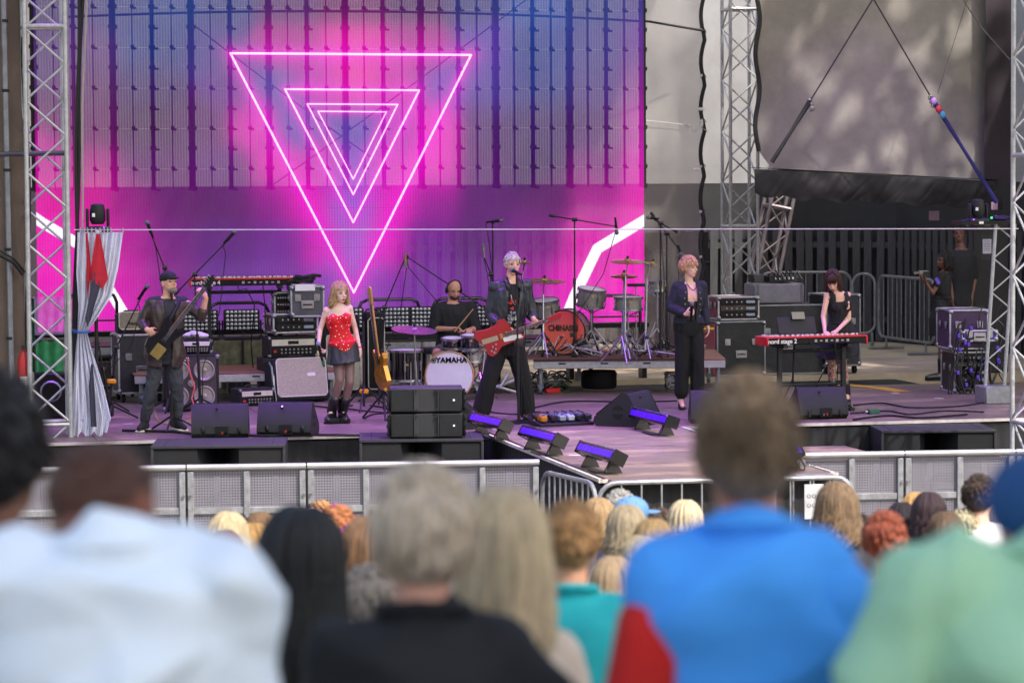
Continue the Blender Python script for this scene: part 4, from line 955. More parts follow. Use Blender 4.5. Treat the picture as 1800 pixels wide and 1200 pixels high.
# black tube rails with rounded ends behind the musicians
for k, (u0, u1, v0, l) in enumerate(((180, 205, 515, 'black tube rail with rounded corner left of the bassist'), (366, 472, 533, 'black tube rail behind the blinder lamp under the red keyboard'), (630, 738, 527, 'black tube rail right of the woman in red'), (760, 860, 525, 'black tube rail behind the drummer'), (1040, 1125, 520, 'black tube rail behind the glitter drums'))):
    a, c = ay(u0-(60 if k == 0 else 0), v0, 35.15), ay(u1, v0, 35.15); O = V((a.x, a.y, 1.7)); o = thing('tube_rail', l, 'rail', O, 0, 'black tube rails below the screen'); W = c.x-a.x; h = a.z-1.7; r = .12
    pts = [(0, 0, 0), (0, 0, h-r), (r*.3, 0, h-r*.3), (r, 0, h), (W-r, 0, h), (W-r*.3, 0, h-r*.3), (W, 0, h-r), (W, 0, 0)]
    bb = B(); bb.tube(pts, .022, 8); part('top_tube', bb, BLKG, o); bb = B(); bb.cyl((0, 0, h*.45), (W, 0, h*.45), .014, n=6); part('cross_tube', bb, BLKG, o)

# ================================================================= STANDS AND MICROPHONES
def tripod(bb, r=.3, h=.12, a0=.3, z0=.0, n=3, t=.011):
    for k in range(n): a = a0+k*2*pi/n; bb.tube([(0, 0, h), (cos(a)*r, sin(a)*r, z0+.012)], t, 6)
def mic_geo(p, d, L=.17, r=.024, m_body=None, par=None, ball=True, name='microphone_body', hm_=None):
    d = V(d).normalized(); p = V(p)
    bb = B(); bb.cyl(p, p-d*L, r*.85, r*.5, 12); part('microphone_body', bb, m_body or BLKM, par)
    bb = B()
    if ball: bb.ell(p+d*.012, (r*1.15, r*1.15, r*1.3), d.to_track_quat('Z', 'Y').to_matrix(), 12, 8)
    else: bb.cyl(p+d*.05, p, r*.9, r*.9, 10)
    part('microphone_grille', bb, hm_ or mat('mic_grille', '77787c', .4, .7, bump=.6, bscale=500), par)
def mic_stand(label, base, top, mic=None, mdir=(0, -1, .2), r=.3, a0=.3, elbow=None, round_base=None, name='microphone_stand', grip=None, mlen=.17, ball=True, body=None):
    """base and top are world points; elbow = clutch point of a boom"""
    base = V(base); o = thing(name, label, 'microphone stand', base); T = V(top)-base
    E_ = V(elbow)-base if elbow is not None else None
    bb = B()
    if round_base: bb.lathe([(round_base, 0), (round_base, .008), (round_base*.85, .018), (.03, .03), (.014, .05)], n=24); part('round_base', bb, BLKM, o)
    else: tripod(bb, r, .16, a0); bb.cyl((0, 0, .05), (0, 0, .2), .022, n=8); part('tripod_base', bb, BLK, o)
    col = E_ if E_ is not None else T
    bb = B(); bb.cyl((0, 0, .04), col*.55, .016, n=8); part('lower_tube', bb, BLK, o)
    bb = B(); bb.cyl(col*.53, col, .0095, n=8); part('upper_tube', bb, BLK, o)
    bb = B(); bb.cyl(col*.53, col*.57, .02, n=8); part('clutch', bb, BLKG, o)
    if grip: bb = B(); bb.box((0, 0, .42), (.1, .06, .05), bev=.012); part('yellow_clamp', bb, mat('yellow_clamp', 'e0a010', .5), o)
    if E_ is not None:
        d = (T-E_).normalized(); bb = B(); bb.cyl(E_-d*.25, T, .009, .007, 8); part('boom', bb, BLK, o); bb = B(); bb.cyl(E_+V((-.03, 0, 0)), E_+V((.03, 0, 0)), .024, n=8); part('boom_clutch', bb, BLKG, o)
        bb = B(); bb.cyl(E_-d*.25, E_-d*.32, .018, n=8); part('counterweight', bb, BLK, o)
    if mic:
        md = V(mdir).normalized(); bb = B(); bb.cyl(T, T+V((0, -.02, .015)), .016, n=8); part('clip', bb, BLK, o)
        mic_geo(T+md*.08+V((0, -.02, .02)), md, mlen, par=o, ball=ball, m_body=body)
        bb = B(); s0 = T-md*(mlen-.08); bb.tube([s0, s0+V((.03, .02, -.1)), s0*.6+V((.06, 0, 0)), V((.03, -.02, .5)), V((.02, -.02, .05))], .005, 5); part('microphone_lead', bb, RUB, o)
    return o
def zat(u, v, y): return ay(u, v, y)
# bassist's mic stand
b_ = az(303, 757); y_ = b_.y
mic_stand('black tripod microphone stand in front of the bassist\'s chest', b_, zat(301, 515, y_), True, (0, .3, .95), r=.28, a0=.2)
b_ = az(912, 743); y_ = b_.y
mic_stand('straight microphone stand on a round base in front of the singer in leather jacket', b_, zat(908, 482, y_), True, (-.35, .9, .25), round_base=.16)
# straight stands and booms round the band
def boom(label, bu, bv, eu, ev, tu, tv, z=1.1, y=None, **k):
    b0 = az(bu, bv, z); y0 = b0.y if y is None else y
    if y is not None: b0 = ay(bu, bv, y); b0.z = z
    return mic_stand(label, b0, zat(tu, tv, y0-.05), True, elbow=zat(eu, ev, y0), **k)
boom('boom microphone stand leaning up behind the bassist\'s cap', 296, 700, 289, 470, 264, 408, mdir=(-.35, 0, .9), y=31.8)
boom('boom microphone stand pointing over the head of the bass guitar', 352, 690, 342, 482, 402, 421, mdir=(.6, 0, .6), y=31.6)
boom('low boom microphone stand beside the tall flight case', 190, 726, 205, 610, 250, 518, mdir=(.5, -.1, .7), y=None, r=.25)
mic_stand('tripod stand with a yellow clamp left of the bassist', az(197, 738), zat(168, 575, az(197, 738).y)+V((0, 0, 0)), None, elbow=None, grip=True, r=.3)
boom('tall boom stand with a slim microphone over the gold guitar', 668, 700, 676, 540, 712, 453, mdir=(0, 0, -1), y=32.4, mlen=.12, ball=False, body=mat('bronze_mic', '8a6a50', .4, .6))
boom('overhead boom crossing behind the drummer\'s head', 870, 700, 835, 530, 716, 452, mdir=(-.3, 0, -.9), y=33.4, mlen=.05)
boom('tall stand with a slim silver microphone behind the singer in leather jacket', 863, 640, 863, 482, 850, 450, mdir=(-.1, 0, 1), y=33.6, z=1.5, mlen=.12, ball=False, body=CHROME)
mic_stand('tall straight stand with a short black microphone left of the singer\'s head', ay(866, 640, 34.2), zat(866, 392, 34.2), True, (.9, 0, .1), ball=False)
boom('tall T-shaped boom stand hanging a microphone over the glitter drums', 1010, 640, 1010, 386, 1082, 398, mdir=(.1, 0, -1), y=33.6, z=1.52)
boom('boom stand with a large black microphone left of the woman in the dark jacket', 1161, 640, 1161, 392, 1152, 387, mdir=(-.9, 0, .15), y=33.0, z=1.52, mlen=.12)
boom('boom stand with a gooseneck reaching towards the woman in the dark jacket', 1172, 640, 1172, 410, 1192, 436, mdir=(.3, 0, -1), y=33.2, z=1.52, mlen=.1)

# keyboards
def keyboard(label, u0, u1, v, y, txt, rz, zbot, W=None, stand='x', left_end=False, zt=None):
    a, c = ay(u0, v, y), ay(u1, v, y); W = (c-a).length/cos(rz); z = a.z if zt is None else zt
    O = V(((a.x+c.x)/2, y, zbot)); o = thing('stage_keyboard', label, 'keyboard', O, rz); h = z-zbot; D = .33
    RED = mat('red_lacquer', 'c01826', .3, var=.06, coat=.4)
    bb = B(); bb.box((0, 0, h-.055), (W, D, .07), bev=.008); part('body', bb, BLKM, o)
    bb = B(); bb.box((0, 0, h-.010), (W+.004, D+.004, .022), bev=.005); part('top_panel', bb, RED, o)
    for s_ in (-1, 1): bb = B(); bb.box((s_*(W/2+.012), 0, h-.05), (.026, D+.01, .10), bev=.008); part('end_cheek', bb, RED, o)
    wk = B(); bk = B()
    for i in range(52): wk.box((-W/2+.05+(i+.5)*(W-.1)/52, D/2-.08, h+.004), ((W-.1)/52-.002, .14, .014))
    for i in range(51):
        if i % 7 not in (1, 4): bk.box((-W/2+.05+(i+1)*(W-.1)/52, D/2-.12, h+.014), (.011, .09, .012))
    part('white_keys', wk, WHITE, o, kind='stuff', sm=None); part('black_keys', bk, BLKG, o, kind='stuff', sm=None)
    kn = B()
    for i in range(18): kn.cyl((-W/2+.08+i*.06, -.08, h), (-W/2+.08+i*.06, -.08, h+.018), .011, n=8)
    part('control_knobs', kn, WHITE, o, kind='stuff')
    text('lettering', txt, .068, WHITE, o, (-W/2+.16, -D/2-.004, h-.052), bold=.0014, ext=.001)
    for i in range(7): bb = B(); bb.box((W*(-.02+.055*i), -D/2-.002, h-.052), (.03, .006, .016 if i % 2 else .03)); part('socket_label', bb, mat('print_grey', '9a9aa0', .5), o)
    if stand == 'x':
        for y_ in (-.1, .1):
            for s_ in (-1, 1): bb = B(); bb.box((0, y_, (h-.1)/2), (.03, .03, sqrt((W*.5)**2+(h-.1)**2)), ry=s_*atan2(W*.5, h-.1)); part('stand_leg', bb, BLK, o)
    else:
        for s_ in (-1, 1):
            bb = B(); bb.box((s_*W*.33, 0, (h-.09)/2), (.045, .05, h-.1)); part('stand_leg', bb, BLK, o)
            bb = B(); bb.box((s_*W*.33, 0, .02), (.05, .5, .035)); part('stand_foot', bb, BLK, o)
            bb = B(); bb.box((s_*W*.33, 0, h-.11), (.05, .34, .035)); part('stand_arm', bb, BLK, o)
        bb = B(); bb.cyl((-W*.33, 0, h-.17), (W*.33, 0, h-.17), .02, n=8); part('cross_bar', bb, BLK, o)
        bb = B(); bb.cyl((-W*.33, 0, h*.35), (W*.33, 0, h*.35), .014, n=8); part('cross_bar', bb, BLK, o)
    bb = B(); bb.tube([(-.1, -D/2, h-.05), (-.08, -D/2-.07, h-.14), (0, -D/2-.05, h-.12), (.1, -D/2-.06, h-.3), (.07, 0, .3), (.1, .1, .02)], .007, 5)
    bb.tube([(.2, -D/2, h-.05), (.22, -D/2-.05, h-.3), (.25, -.1, .02)], .007, 5); part('lead', bb, RUB, o)
    return o
KB1 = keyboard('red stage keyboard on a black column stand behind the bassist', 336, 522, 489, 33.4, 'nord stage 4', radians(-3), 1.45, stand='h')
k2y = az(1430, 720).y-.1
KB2 = keyboard('red stage keyboard played by the woman in the black dress', 1338, 1514, 590, k2y, 'nord stage 2', radians(6), 1.1, stand='h', zt=ay(1430, 589, k2y).z)
o = thing('music_stand', 'black music desk with a tablet standing behind the second red keyboard', 'music stand', ay(1400, 588, k2y+.1), radians(6)); bb = B(); bb.box((0, 0, .1), (.46, .02, .20), rx=-.35, bev=.004); part('desk', bb, BLK, o)
bb = B(); bb.box((.02, .0, .21), (.16, .012, .09), rx=-.35, bev=.004); part('tablet', bb, BLKG, o); bb = B(); bb.cyl((0, .05, .05), (0, .1, -.55), .012); part('column', bb, BLK, o)
for s_ in (-1, 1): bb = B(); bb.cyl((0, .1, -.5), (s_*.2, .15, -.95), .01); part('stand_leg', bb, BLK, o)

# ================================================================= DRUMS
def drum(o, c, r, h, axis, mshell, mrim=CHROME, mhead=None, lugs=6, hoop_m=None, heads=True, nm='drum_shell'):
    q = V(axis).normalized().to_track_quat('Z', 'Y').to_matrix(); c = V(c)
    bb = B(); bb.lathe([(r, -h/2), (r, h/2)], c, axis, 28); sh_ = part(nm, bb, mshell, o)
    for s_ in (-1, 1):
        bb = B(); z = s_*h/2
        prof = [(r+.002, z-s_*.025), (r+.014, z-s_*.022), (r+.016, z+s_*.004), (r+.006, z+s_*.008), (r-.004, z+s_*.002)]
        bb.lathe(prof, c, axis, 28); part('hoop', bb, hoop_m or mrim, o)
        bb = B(); bb.lathe([(r-.003, z+s_*.001), (.001, z+s_*.003)] if s_ > 0 else [(.001, z+s_*.003), (r-.003, z+s_*.001)], c, axis, 28); part('drumhead', bb, mhead or mat('drumhead', 'd9d9dc', .4, var=.05), o)
    for k in range(lugs):
        a = 2*pi*k/lugs+.3; e = q@V((cos(a), sin(a), 0)); bb = B()
        bb.cyl(c+e*(r+.014)+q@V((0, 0, -h/2)), c+e*(r+.014)+q@V((0, 0, h/2)), .004, n=5)
        bb.cyl(c+e*(r+.008)+q@V((0, 0, -h*.16)), c+e*(r+.008)+q@V((0, 0, h*.16)), .013, n=8); part('lug', bb, mrim, o)
    return sh_
def cym_stand(label, base, c, r, tilt=(0, 0), boomp=None, mcol='b59a5e', purple=False, hat=False, bz=None):
    base = V(base); o = thing('cymbal_stand', label, 'cymbal', base); C_ = V(c)-base
    bb = B(); tripod(bb, .26, .32, .5); part('tripod_base', bb, CHROME, o)
    bb = B(); t_ = V((C_.x*.3, C_.y*.3, C_.z-.15)) if boomp else C_
    bb.cyl((0, 0, .1), t_*.6, .014, n=8); bb.cyl(t_*.58, t_, .009, n=8); part('tube', bb, CHROME, o)
    if boomp: bb = B(); bb.cyl(t_, C_, .008, n=6); part('boom', bb, CHROME, o)
    ax = V((tilt[0], tilt[1], 1)).normalized()
    m = mat('cymbal_'+mcol, mcol, .28, .9, var=.15, scale=30)
    for k in range(2 if hat else 1):
        s_ = -1 if k else 1
        bb = B(); bb.lathe([(r, 0), (r*.6, s_*.014), (r*.2, s_*.022), (r*.17, s_*.035), (r*.08, s_*.045), (.004, s_*.047), (.004, s_*.042), (r*.17, s_*.028), (r*.2, s_*.016), (r*.98, s_*-.003)], C_-ax*.012*k, ax, 32); part('cymbal', bb, m, o, ang=25)
    bb = B(); bb.cyl(C_, C_+ax*.07, .008, n=6); bb.cyl(C_+ax*.05, C_+ax*.07, .018, n=8); part('wing_nut', bb, BLK, o)
    return o
# kit 1 : black drums on the deck
kb = az(790, 705); BLACKD = mat('black_drum_lacquer', '0d0d10', .12, var=.2, coat=.8)
o = thing('bass_drum', 'black bass drum with a big white head, hoop of pale wood and round port hole', 'drum', kb+V((0, 0, 0)), radians(-14)); r = .275
WH = mat('white_drumhead', 'dfe0e4', .35, var=.04)
drum(o, (0, .25, r+.02), r, .42, (0, -1, 0), BLACKD, mhead=WH, lugs=8, hoop_m=mat('maple_hoop', 'b98a5e', .35, coat=.4))
text('lettering', 'YAMAHA', .088, BLKG, o, (.025, .032, r+.20), bold=.003)
bb = B()
for k in range(3): a = k*pi/3; bb.box((-.185, .035, r+.20), (.05, .004, .008), ry=a)
part('tuning_fork_emblem', bb, BLKG, o); bb = B(); bb.lathe([(.033, 0), (.033, .003), (.027, .004), (.027, 0)], (-.185, .036, r+.20), (0, -1, 0), 20); part('emblem_ring', bb, BLKG, o)
bb = B(); bb.lathe([(.062, 0), (.062, .012), (.05, .014), (.048, .0)], (.05, .032, .125), (0, -1, 0), 22); part('port_ring', bb, BLKG, o); bb = B(); bb.lathe([(.049, 0), (.001, .001)], (.05, .030, .125), (0, -1, 0), 20); part('port_hole', bb, RUB, o)
for s_ in (-1, 1): bb = B(); bb.tube([(s_*.24, .1, .28), (s_*.33, .05, .1), (s_*.37, .02, .01)], .011, 6); part('spur', bb, CHROME, o)
def kit_drum(label, u, v, y, r, h, ms, base_z, axis=(0, .12, 1), nm='tom_drum', legs=True, snares=False):
    c = ay(u, v, y); O = V((c.x, c.y, base_z)); o = thing(nm, label, 'drum', O); cc = c-O
    drum(o, cc, r, h, axis, ms)
    if legs:
        if nm == 'floor_tom':
            for k in range(3): a = .6+k*2.1; bb = B(); bb.tube([(cc.x+cos(a)*(r+.02), cc.y+sin(a)*(r+.02), cc.z+.05), (cc.x+cos(a)*(r+.02), cc.y+sin(a)*(r+.02), .05), (cc.x+cos(a)*(r+.05), cc.y+sin(a)*(r+.05), 0)], .008, 6); part('leg', bb, CHROME, o)
        else:
            bb = B(); bb.cyl((0, 0, .25), (0, 0, max(.1, cc.z-h/2)), .012, n=8); tripod(bb, .22, .3, .9); part('stand', bb, CHROME, o)
            bb = B()
            for k in range(3): a = k*2.1; bb.tube([(0, 0, cc.z-h/2-.08), (cos(a)*r, sin(a)*r, cc.z-h/2-.01), (cos(a)*(r+.02), sin(a)*(r+.02), cc.z-h/2+.03)], .007, 5)
            part('basket', bb, CHROME, o)
    bb = B(); bb.box((cc.x-.02, cc.y-r-.004, cc.z+.02), (.035, .006, .025)); part('badge', bb, mat('brass', 'b59a5e', .3, .8), o)
    return o
kit_drum('large black floor tom left of the white bass drum', 713, 642, kb.y+.25, .20, .36, BLACKD, 1.1, (0, 0, 1), 'floor_tom')
kit_drum('small black tom mounted above the white bass drum', 827, 601, kb.y+.2, .11, .165, BLACKD, 1.1, (0, -.1, 1))
kit_drum('chrome snare drum beside the drummer\'s knee', 829, 627, kb.y+.42, .165, .12, mat('steel_shell', 'a8a8ac', .25, .9), 1.1, (0, 0, 1), 'snare_drum')
kit_drum('small black tom half behind the drummer\'s hands', 796, 603, kb.y+.35, .13, .12, BLACKD, 1.1, (0, -.1, 1))
cym_stand('wide cymbal tinted violet, left of the drummer', az(733, 716), ay(728, 580, az(733, 716).y), .26, (.05, -.15), mcol='a87aa8')
cym_stand('hi-hat pair behind the singer\'s red guitar', az(852, 706)+V((0, .25, 0)), ay(855, 586, kb.y+.4), .18, (0, 0), hat=True)
o = thing('drum_stool', 'low round stool under the drummer', 'stool', az(793, 705)+V((0, 1.0, 0))); bb = B(); bb.lathe([(.001, .5), (.17, .5), (.18, .53), (.17, .57), (.001, .58)], n=20); part('seat', bb, BLK, o); bb = B(); bb.cyl((0, 0, .15), (0, 0, .5), .02); tripod(bb, .25, .25); part('tripod_base', bb, CHROME, o)
for k in range(1):
    o = thing('kick_pedal', 'chrome bass drum pedal behind the white bass drum', 'pedal', kb+V((.1, .62, 0))); bb = B(); bb.box((0, .05, .04), (.08, .28, .012), rx=.2); part('foot_board', bb, CHROME, o); bb = B(); bb.cyl((-.06, -.1, 0), (-.06, -.1, .25), .01); bb.cyl((.06, -.1, 0), (.06, -.1, .25), .01); bb.cyl((-.06, -.1, .25), (.06, -.1, .25), .01); part('pedal_frame', bb, CHROME, o)
# kit 2 : glitter drums on the riser
RZ2 = 1.523; ky = az(990, 626, RZ2).y
GL = mat('silver_glitter', '9b9890', .3, .5, var=.6, scale=90, bump=.3, bscale=150)
kc = az(990, 625, RZ2)
o = thing('bass_drum', 'bass drum with an orange-red printed head and black hoop on the riser', 'drum', kc, radians(-24)); r = .265
REDH = bpy.data.materials.new('red_printed_head'); REDH.use_nodes = True; n_ = REDH.node_tree.nodes; l_ = REDH.node_tree.links
tcn = n_.new('ShaderNodeTexCoord'); spx = n_.new('ShaderNodeSeparateXYZ'); l_.new(tcn.outputs['Object'], spx.inputs[0]); mrg = n_.new('ShaderNodeMapRange'); mrg.inputs[1].default_value = .05; mrg.inputs[2].default_value = .52; l_.new(spx.outputs[2], mrg.inputs[0])
rmp = n_.new('ShaderNodeValToRGB'); rmp.color_ramp.elements[0].color = (*srgb('f47850'), 1); rmp.color_ramp.elements[1].color = (*srgb('ec4058'), 1); l_.new(mrg.outputs[0], rmp.inputs[0]); l_.new(rmp.outputs[0], n_['Principled BSDF'].inputs['Base Color']); n_['Principled BSDF'].inputs['Roughness'].default_value = .4
drum(o, (0, .22, r+.02), r, .40, (0, -1, 0), GL, mhead=REDH, lugs=8, hoop_m=BLKG)
text('lettering', 'CHINASKI', .096, BLKG, o, (.0, .010, r+.07), bold=.004, sx=.86)
for s_ in (-1, 1): bb = B(); bb.tube([(s_*.23, .1, .28), (s_*.32, .05, .1), (s_*.35, .02, .01)], .011, 6); part('spur', bb, CHROME, o)
mk_ = thing('drum_microphone', 'round black microphone held against the red bass drum head', 'microphone', kc+V((.17, -.22, 0))); bb = B(); bb.cyl((0, .06, .165), (0, -.03, .165), .05, .055, 16); part('microphone_body', bb, BLK, mk_); bb = B(); bb.cyl((0, -.03, .165), (0, -.05, .165), .055, .04, 16); part('microphone_grille', bb, BLKG, mk_)
bb = B(); bb.tube([(.04, 0, .165), (.2, .02, .14), (.24, 0, .0)], .008, 6); tripod(bb, .14, .05); part('short_stand', bb, BLK, mk_)
kit_drum('silver glitter tom left above the red bass drum', 960, 542, ky+.3, .155, .21, GL, RZ2, (-.1, -.15, 1))
kit_drum('silver glitter tom right above the red bass drum', 1039, 523, ky+.25, .165, .22, GL, RZ2, (.08, -.15, 1))
kit_drum('silver glitter snare-sized drum standing right of the kit', 1104, 533, ky+.1, .17, .155, GL, RZ2, (0, -.05, 1))
kit_drum('small silver drum at the far right of the glitter kit', 1155, 503, ky+.4, .105, .12, GL, RZ2, (0, 0, 1))
cym_stand('cymbal just right of the singer\'s shoulder', az(965, 632, RZ2)+V((0, .3, 0)), ay(957, 494, ky+.3), .26, (.02, -.1), True)
cym_stand('upper cymbal right of the hanging microphone', az(1112, 634, RZ2)+V((0, .35, 0)), ay(1103, 460, ky+.35), .215, (.0, -.12), True)
cym_stand('hi-hat cymbals on the glitter kit below the upper cymbal', az(1097, 640, RZ2)+V((0, .1, 0)), ay(1097, 485, ky+.1), .17, (0, -.05), hat=True)
cym_stand('small cymbal near the woman in the dark jacket', az(1150, 634, RZ2)+V((0, .4, 0)), ay(1146, 465, ky+.4), .13, (.25, -.1), True)
cym_stand('small cymbal behind the singer\'s head', az(915, 640, RZ2)+V((0, .6, 0)), ay(922, 463, ky+.6), .11, (0, -.05))
o = thing('percussion_pad', 'black sound module on a thin stand among the glitter drums', 'electronic pad', ay(1118, 501, ky+.2)); bb = B(); bb.box((0, 0, 0), (.2, .12, .035), bev=.008); part('housing', bb, BLK, o); bb = B(); bb.cyl((0, 0, 0), (0, 0, RZ2-o.location.z), .01); part('column', bb, CHROME, o)
o = thing('hardware_heap', 'tangle of chrome stand legs and clamps on the glitter drum riser', 'hardware', az(1090, 632, RZ2)+V((0, .35, 0)), rzr)
rnd = random.Random(5); bb = B()
for k in range(46):
    p = V((rnd.uniform(-.75, .95), rnd.uniform(-.2, .4), rnd.uniform(.01, .1))); d = V((rnd.uniform(-1, 1), rnd.uniform(-.5, .5), rnd.uniform(0, .55))).normalized()*rnd.uniform(.1, .4); bb.cyl(p, p+d, .008, n=5)
part('chrome_rods', bb, CHROME, o, kind='stuff'); bb = B()
for k in range(24):
    p = V((rnd.uniform(-.9, .95), rnd.uniform(-.3, .4), rnd.uniform(.02, .3))); bb.box(p, (rnd.uniform(.02, .07), .03, rnd.uniform(.02, .06)), rz=rnd.uniform(0, 3), bev=.005)
part('clamps', bb, BLKG, o, kind='stuff')
o = thing('drum_carpet', 'worn brown carpet on the glitter drum riser', 'carpet', az(1100, 632, RZ2-.004)+V((0, .8, .004)), rzr); bb = B(); bb.box((0, 0, .003), (2.2, 1.5, .006)); part('carpet', bb, mat('brown_carpet', '5a4038', .95, var=.3, bump=.6, bscale=90), o)

# ================================================================= RIGHT-HAND SIDE GEAR
p = az(1306, 662); p.y += .4
road_case('large black rack case with a crimson edge strip, left of the keyboard player', p+V((.02, 0, 0)), .66, .6, .72, radians(-2), '15161a', front=None, castors=False, edge=ALUD)
o = thing('crimson_panel', 'crimson side board on the large black rack case', 'board', p+V((-.345, 0, .03))); bb = B(); bb.box((0, 0, .33), (.016, .56, .66)); part('panel', bb, mat('crimson_laminate', '8a2048', .4), o)
bb = B(); bb.box((-.1, -.31, .60), (.16, .008, .03)); part('yellow_tape', bb, mat('yellow_tape', 'c0a818', .6), o)
pt = p.copy(); pt.z += .73
road_case('open rack case with lit front units on top of the large black case', pt, .56, .5, .31, radians(-2), '6a2048', front='rack')
p3 = az(1405, 662); p3.y += .75
road_case('wide black road case behind the music desk', p3, 1.02, .6, .92, 0, '1b1c20', castors=False, edge=ALUD)
o = thing('grey_blanket_case', 'grey cloth-covered case top behind the music desk', 'case', p3+V((-.1, 0, .93))); bb = B(); bb.box((0, 0, .13), (.68, .5, .26), bev=.02); part('cover', bb, mat('grey_cover', '77757c', .85, var=.15, bump=.5, bscale=30), o)
for x in (-.3, .3): bb = B(); bb.box((x, -.252, .13), (.03, .008, .25)); part('seam', bb, mat('grey_seam', '5c5a62', .8), o)
o = thing('mixer', 'small black mixer and cables on the grey covered case', 'mixer', p3+V((-.02, 0, 1.20)), .1); bb = B(); bb.box((0, 0, .05), (.42, .3, .09), bev=.01); bb.box((-.34, 0, .06), (.15, .2, .11), bev=.01); part('housing', bb, BLK, o)
bb = B()
for k in range(8): bb.tube([(-.2+.06*k, -.1, .1), (-.18+.05*k, -.17, .14+.02*(k % 3)), (-.12+.05*k, -.2, .05)], .008, 5)
part('leads', bb, BLKG, o, kind='stuff')
bb = B()
for k in range(5): bb = B(); bb.box((-.12+.06*k, -.155, .06), (.03, .006, .03)); part('socket', bb, LN, o)
p4 = az(1492, 662); p4.y += .75
road_case('black road case on castors right behind the keyboard player', p4+V((.10, .1, 0)), .5, .6, .95, radians(4), '222327', castors=True, edge=ALUD)
o = thing('tripod_seat', 'black padded bag slumped left of the large rack case', 'bag', az(1252, 650)+V((0, .5, 0))); bb = B(); bb.ell((0, 0, .55), (.22, .2, .3)); bb.box((0, 0, .28), (.4, .34, .5), bev=.08); part('bag', bb, BLK, o)
# purple road cases with the crew
pc = az(1706, 690); pc.y += .2
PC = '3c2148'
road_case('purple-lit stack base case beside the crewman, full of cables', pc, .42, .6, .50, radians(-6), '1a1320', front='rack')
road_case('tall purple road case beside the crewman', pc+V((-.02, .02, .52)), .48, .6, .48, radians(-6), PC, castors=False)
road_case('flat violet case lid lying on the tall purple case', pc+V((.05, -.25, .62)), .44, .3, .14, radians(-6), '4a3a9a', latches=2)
o = thing('cable_tangle', 'tangle of black cables hanging down the front of the purple cases', 'cables', pc+V((0, -.34, 0))); bb = B(); rnd = random.Random(9)
for k in range(26):
    x = rnd.uniform(-.3, .35); z = rnd.uniform(.25, .95); r = rnd.uniform(.06, .2); bb.tube([(x+cos(a*.7+k)*r*.6, -.03-.03*rnd.random(), z-.3+.3*cos(a*.35)+sin(a*.7+k)*r) for a in range(12)], rnd.uniform(.006, .014), 5)
part('coils', bb, mat('cable_black', '14141a', .4), o, kind='stuff'); bb = B()
for k in range(14): bb.box((rnd.uniform(-.25, .3), -.07, rnd.uniform(.1, .9)), (.035, .03, .05), bev=.006)
part('plugs', bb, mat('plug_violet', '5a3ab0', .4), o, kind='stuff')
o = thing('paper_notice', 'white paper sheet stuck up above the purple cases', 'paper', ay(1735, 433, 33.2), -.1); bb = B(); bb.box((0, 0, 0), (.11, .004, .18)); part('paper', bb, mat('notice_paper', 'a8a4b4', .8), o)
bb = B()
for k in range(7): bb.box((0, -.004, .07-.02*k), (.08, .002, .004))
part('print_lines', bb, BLK, o)
bb = B(); bb.box((0, .02, -.02), (.16, .02, .3)); part('backing_board', bb, BLK, o)
o = thing('black_screen', 'dark equipment shelf and cloth hanging behind the ladder stand', 'cloth', ay(1722, 520, 35.0)); o.location.z = 1.1; bb = B(); bb.box((.15, 0, 1.0), (.5, .06, 2.0), bev=.02); part('cloth', bb, BLK, o)
def moving_head(label, p, rz=0, sc=1, lit=True):
    o = thing('moving_head_lamp', label, 'stage light', p, rz); o.scale = (sc,)*3
    bb = B(); bb.box((0, 0, .05), (.26, .22, .10), bev=.02); part('base', bb, BLKG, o)
    for s_ in (-1, 1): bb = B(); bb.box((s_*.11, 0, .19), (.03, .08, .2), bev=.01); part('yoke_arm', bb, BLK, o)
    bb = B(); bb.lathe([(.06, .12), (.085, .16), (.085, .26), (.07, .33), (.045, .345)], (0, 0, 0), n=18); part('head', bb, BLK, o)
    bb = B(); bb.box((.0, -.112, .05), (.06, .006, .03)); part('display', bb, WHITE, o)
    bb = B(); bb.box((-.05, -.09, .22), (.03, .02, .04)); part('white_label', bb, WHITE, o)
    return o
moving_head('small black moving-head lamp on the ladder stand under the tarpaulin', ay(1716, 398, la.y)+V((0, -.05, 0)), 0, .9)
moving_head('black moving-head lamp behind the top of the pegged striped curtain', ay(172, 414, 29.25), 0, .95)
o = thing('lamp_clamp_arm', 'black bracket arms and small violet-lit cables beside the moving-head lamp on the ladder stand', 'bracket', ay(1740, 392, la.y-.1)); bb = B(); bb.tube([(-.35, 0, .02), (-.1, 0, .05), (.1, 0, .02), (.3, 0, .08)], .02, 6); bb.box((.12, 0, .06), (.16, .08, .05), bev=.01); part('arm', bb, mat('violet_lit_bracket', '2a1a50', .3, .4), o)  # black arms, violet lamp light painted into their colour
bb = B(); bb.ell((.0, -.05, .06), (.012, .012, .012)); part('green_indicator', bb, mat('green_led', '30e050', .3, emit='30e050', estr=1.5), o)
o = thing('lamp_pole', 'thin black pole holding up the moving-head lamp beside the striped curtain', 'pole', ay(172, 770, 29.25)); o.location.z = 1.1; bb = B(); bb.cyl((0, 0, 0), (0, 0, ay(172, 414, 29.25).z-1.1), .02); part('tube', bb, BLK, o)

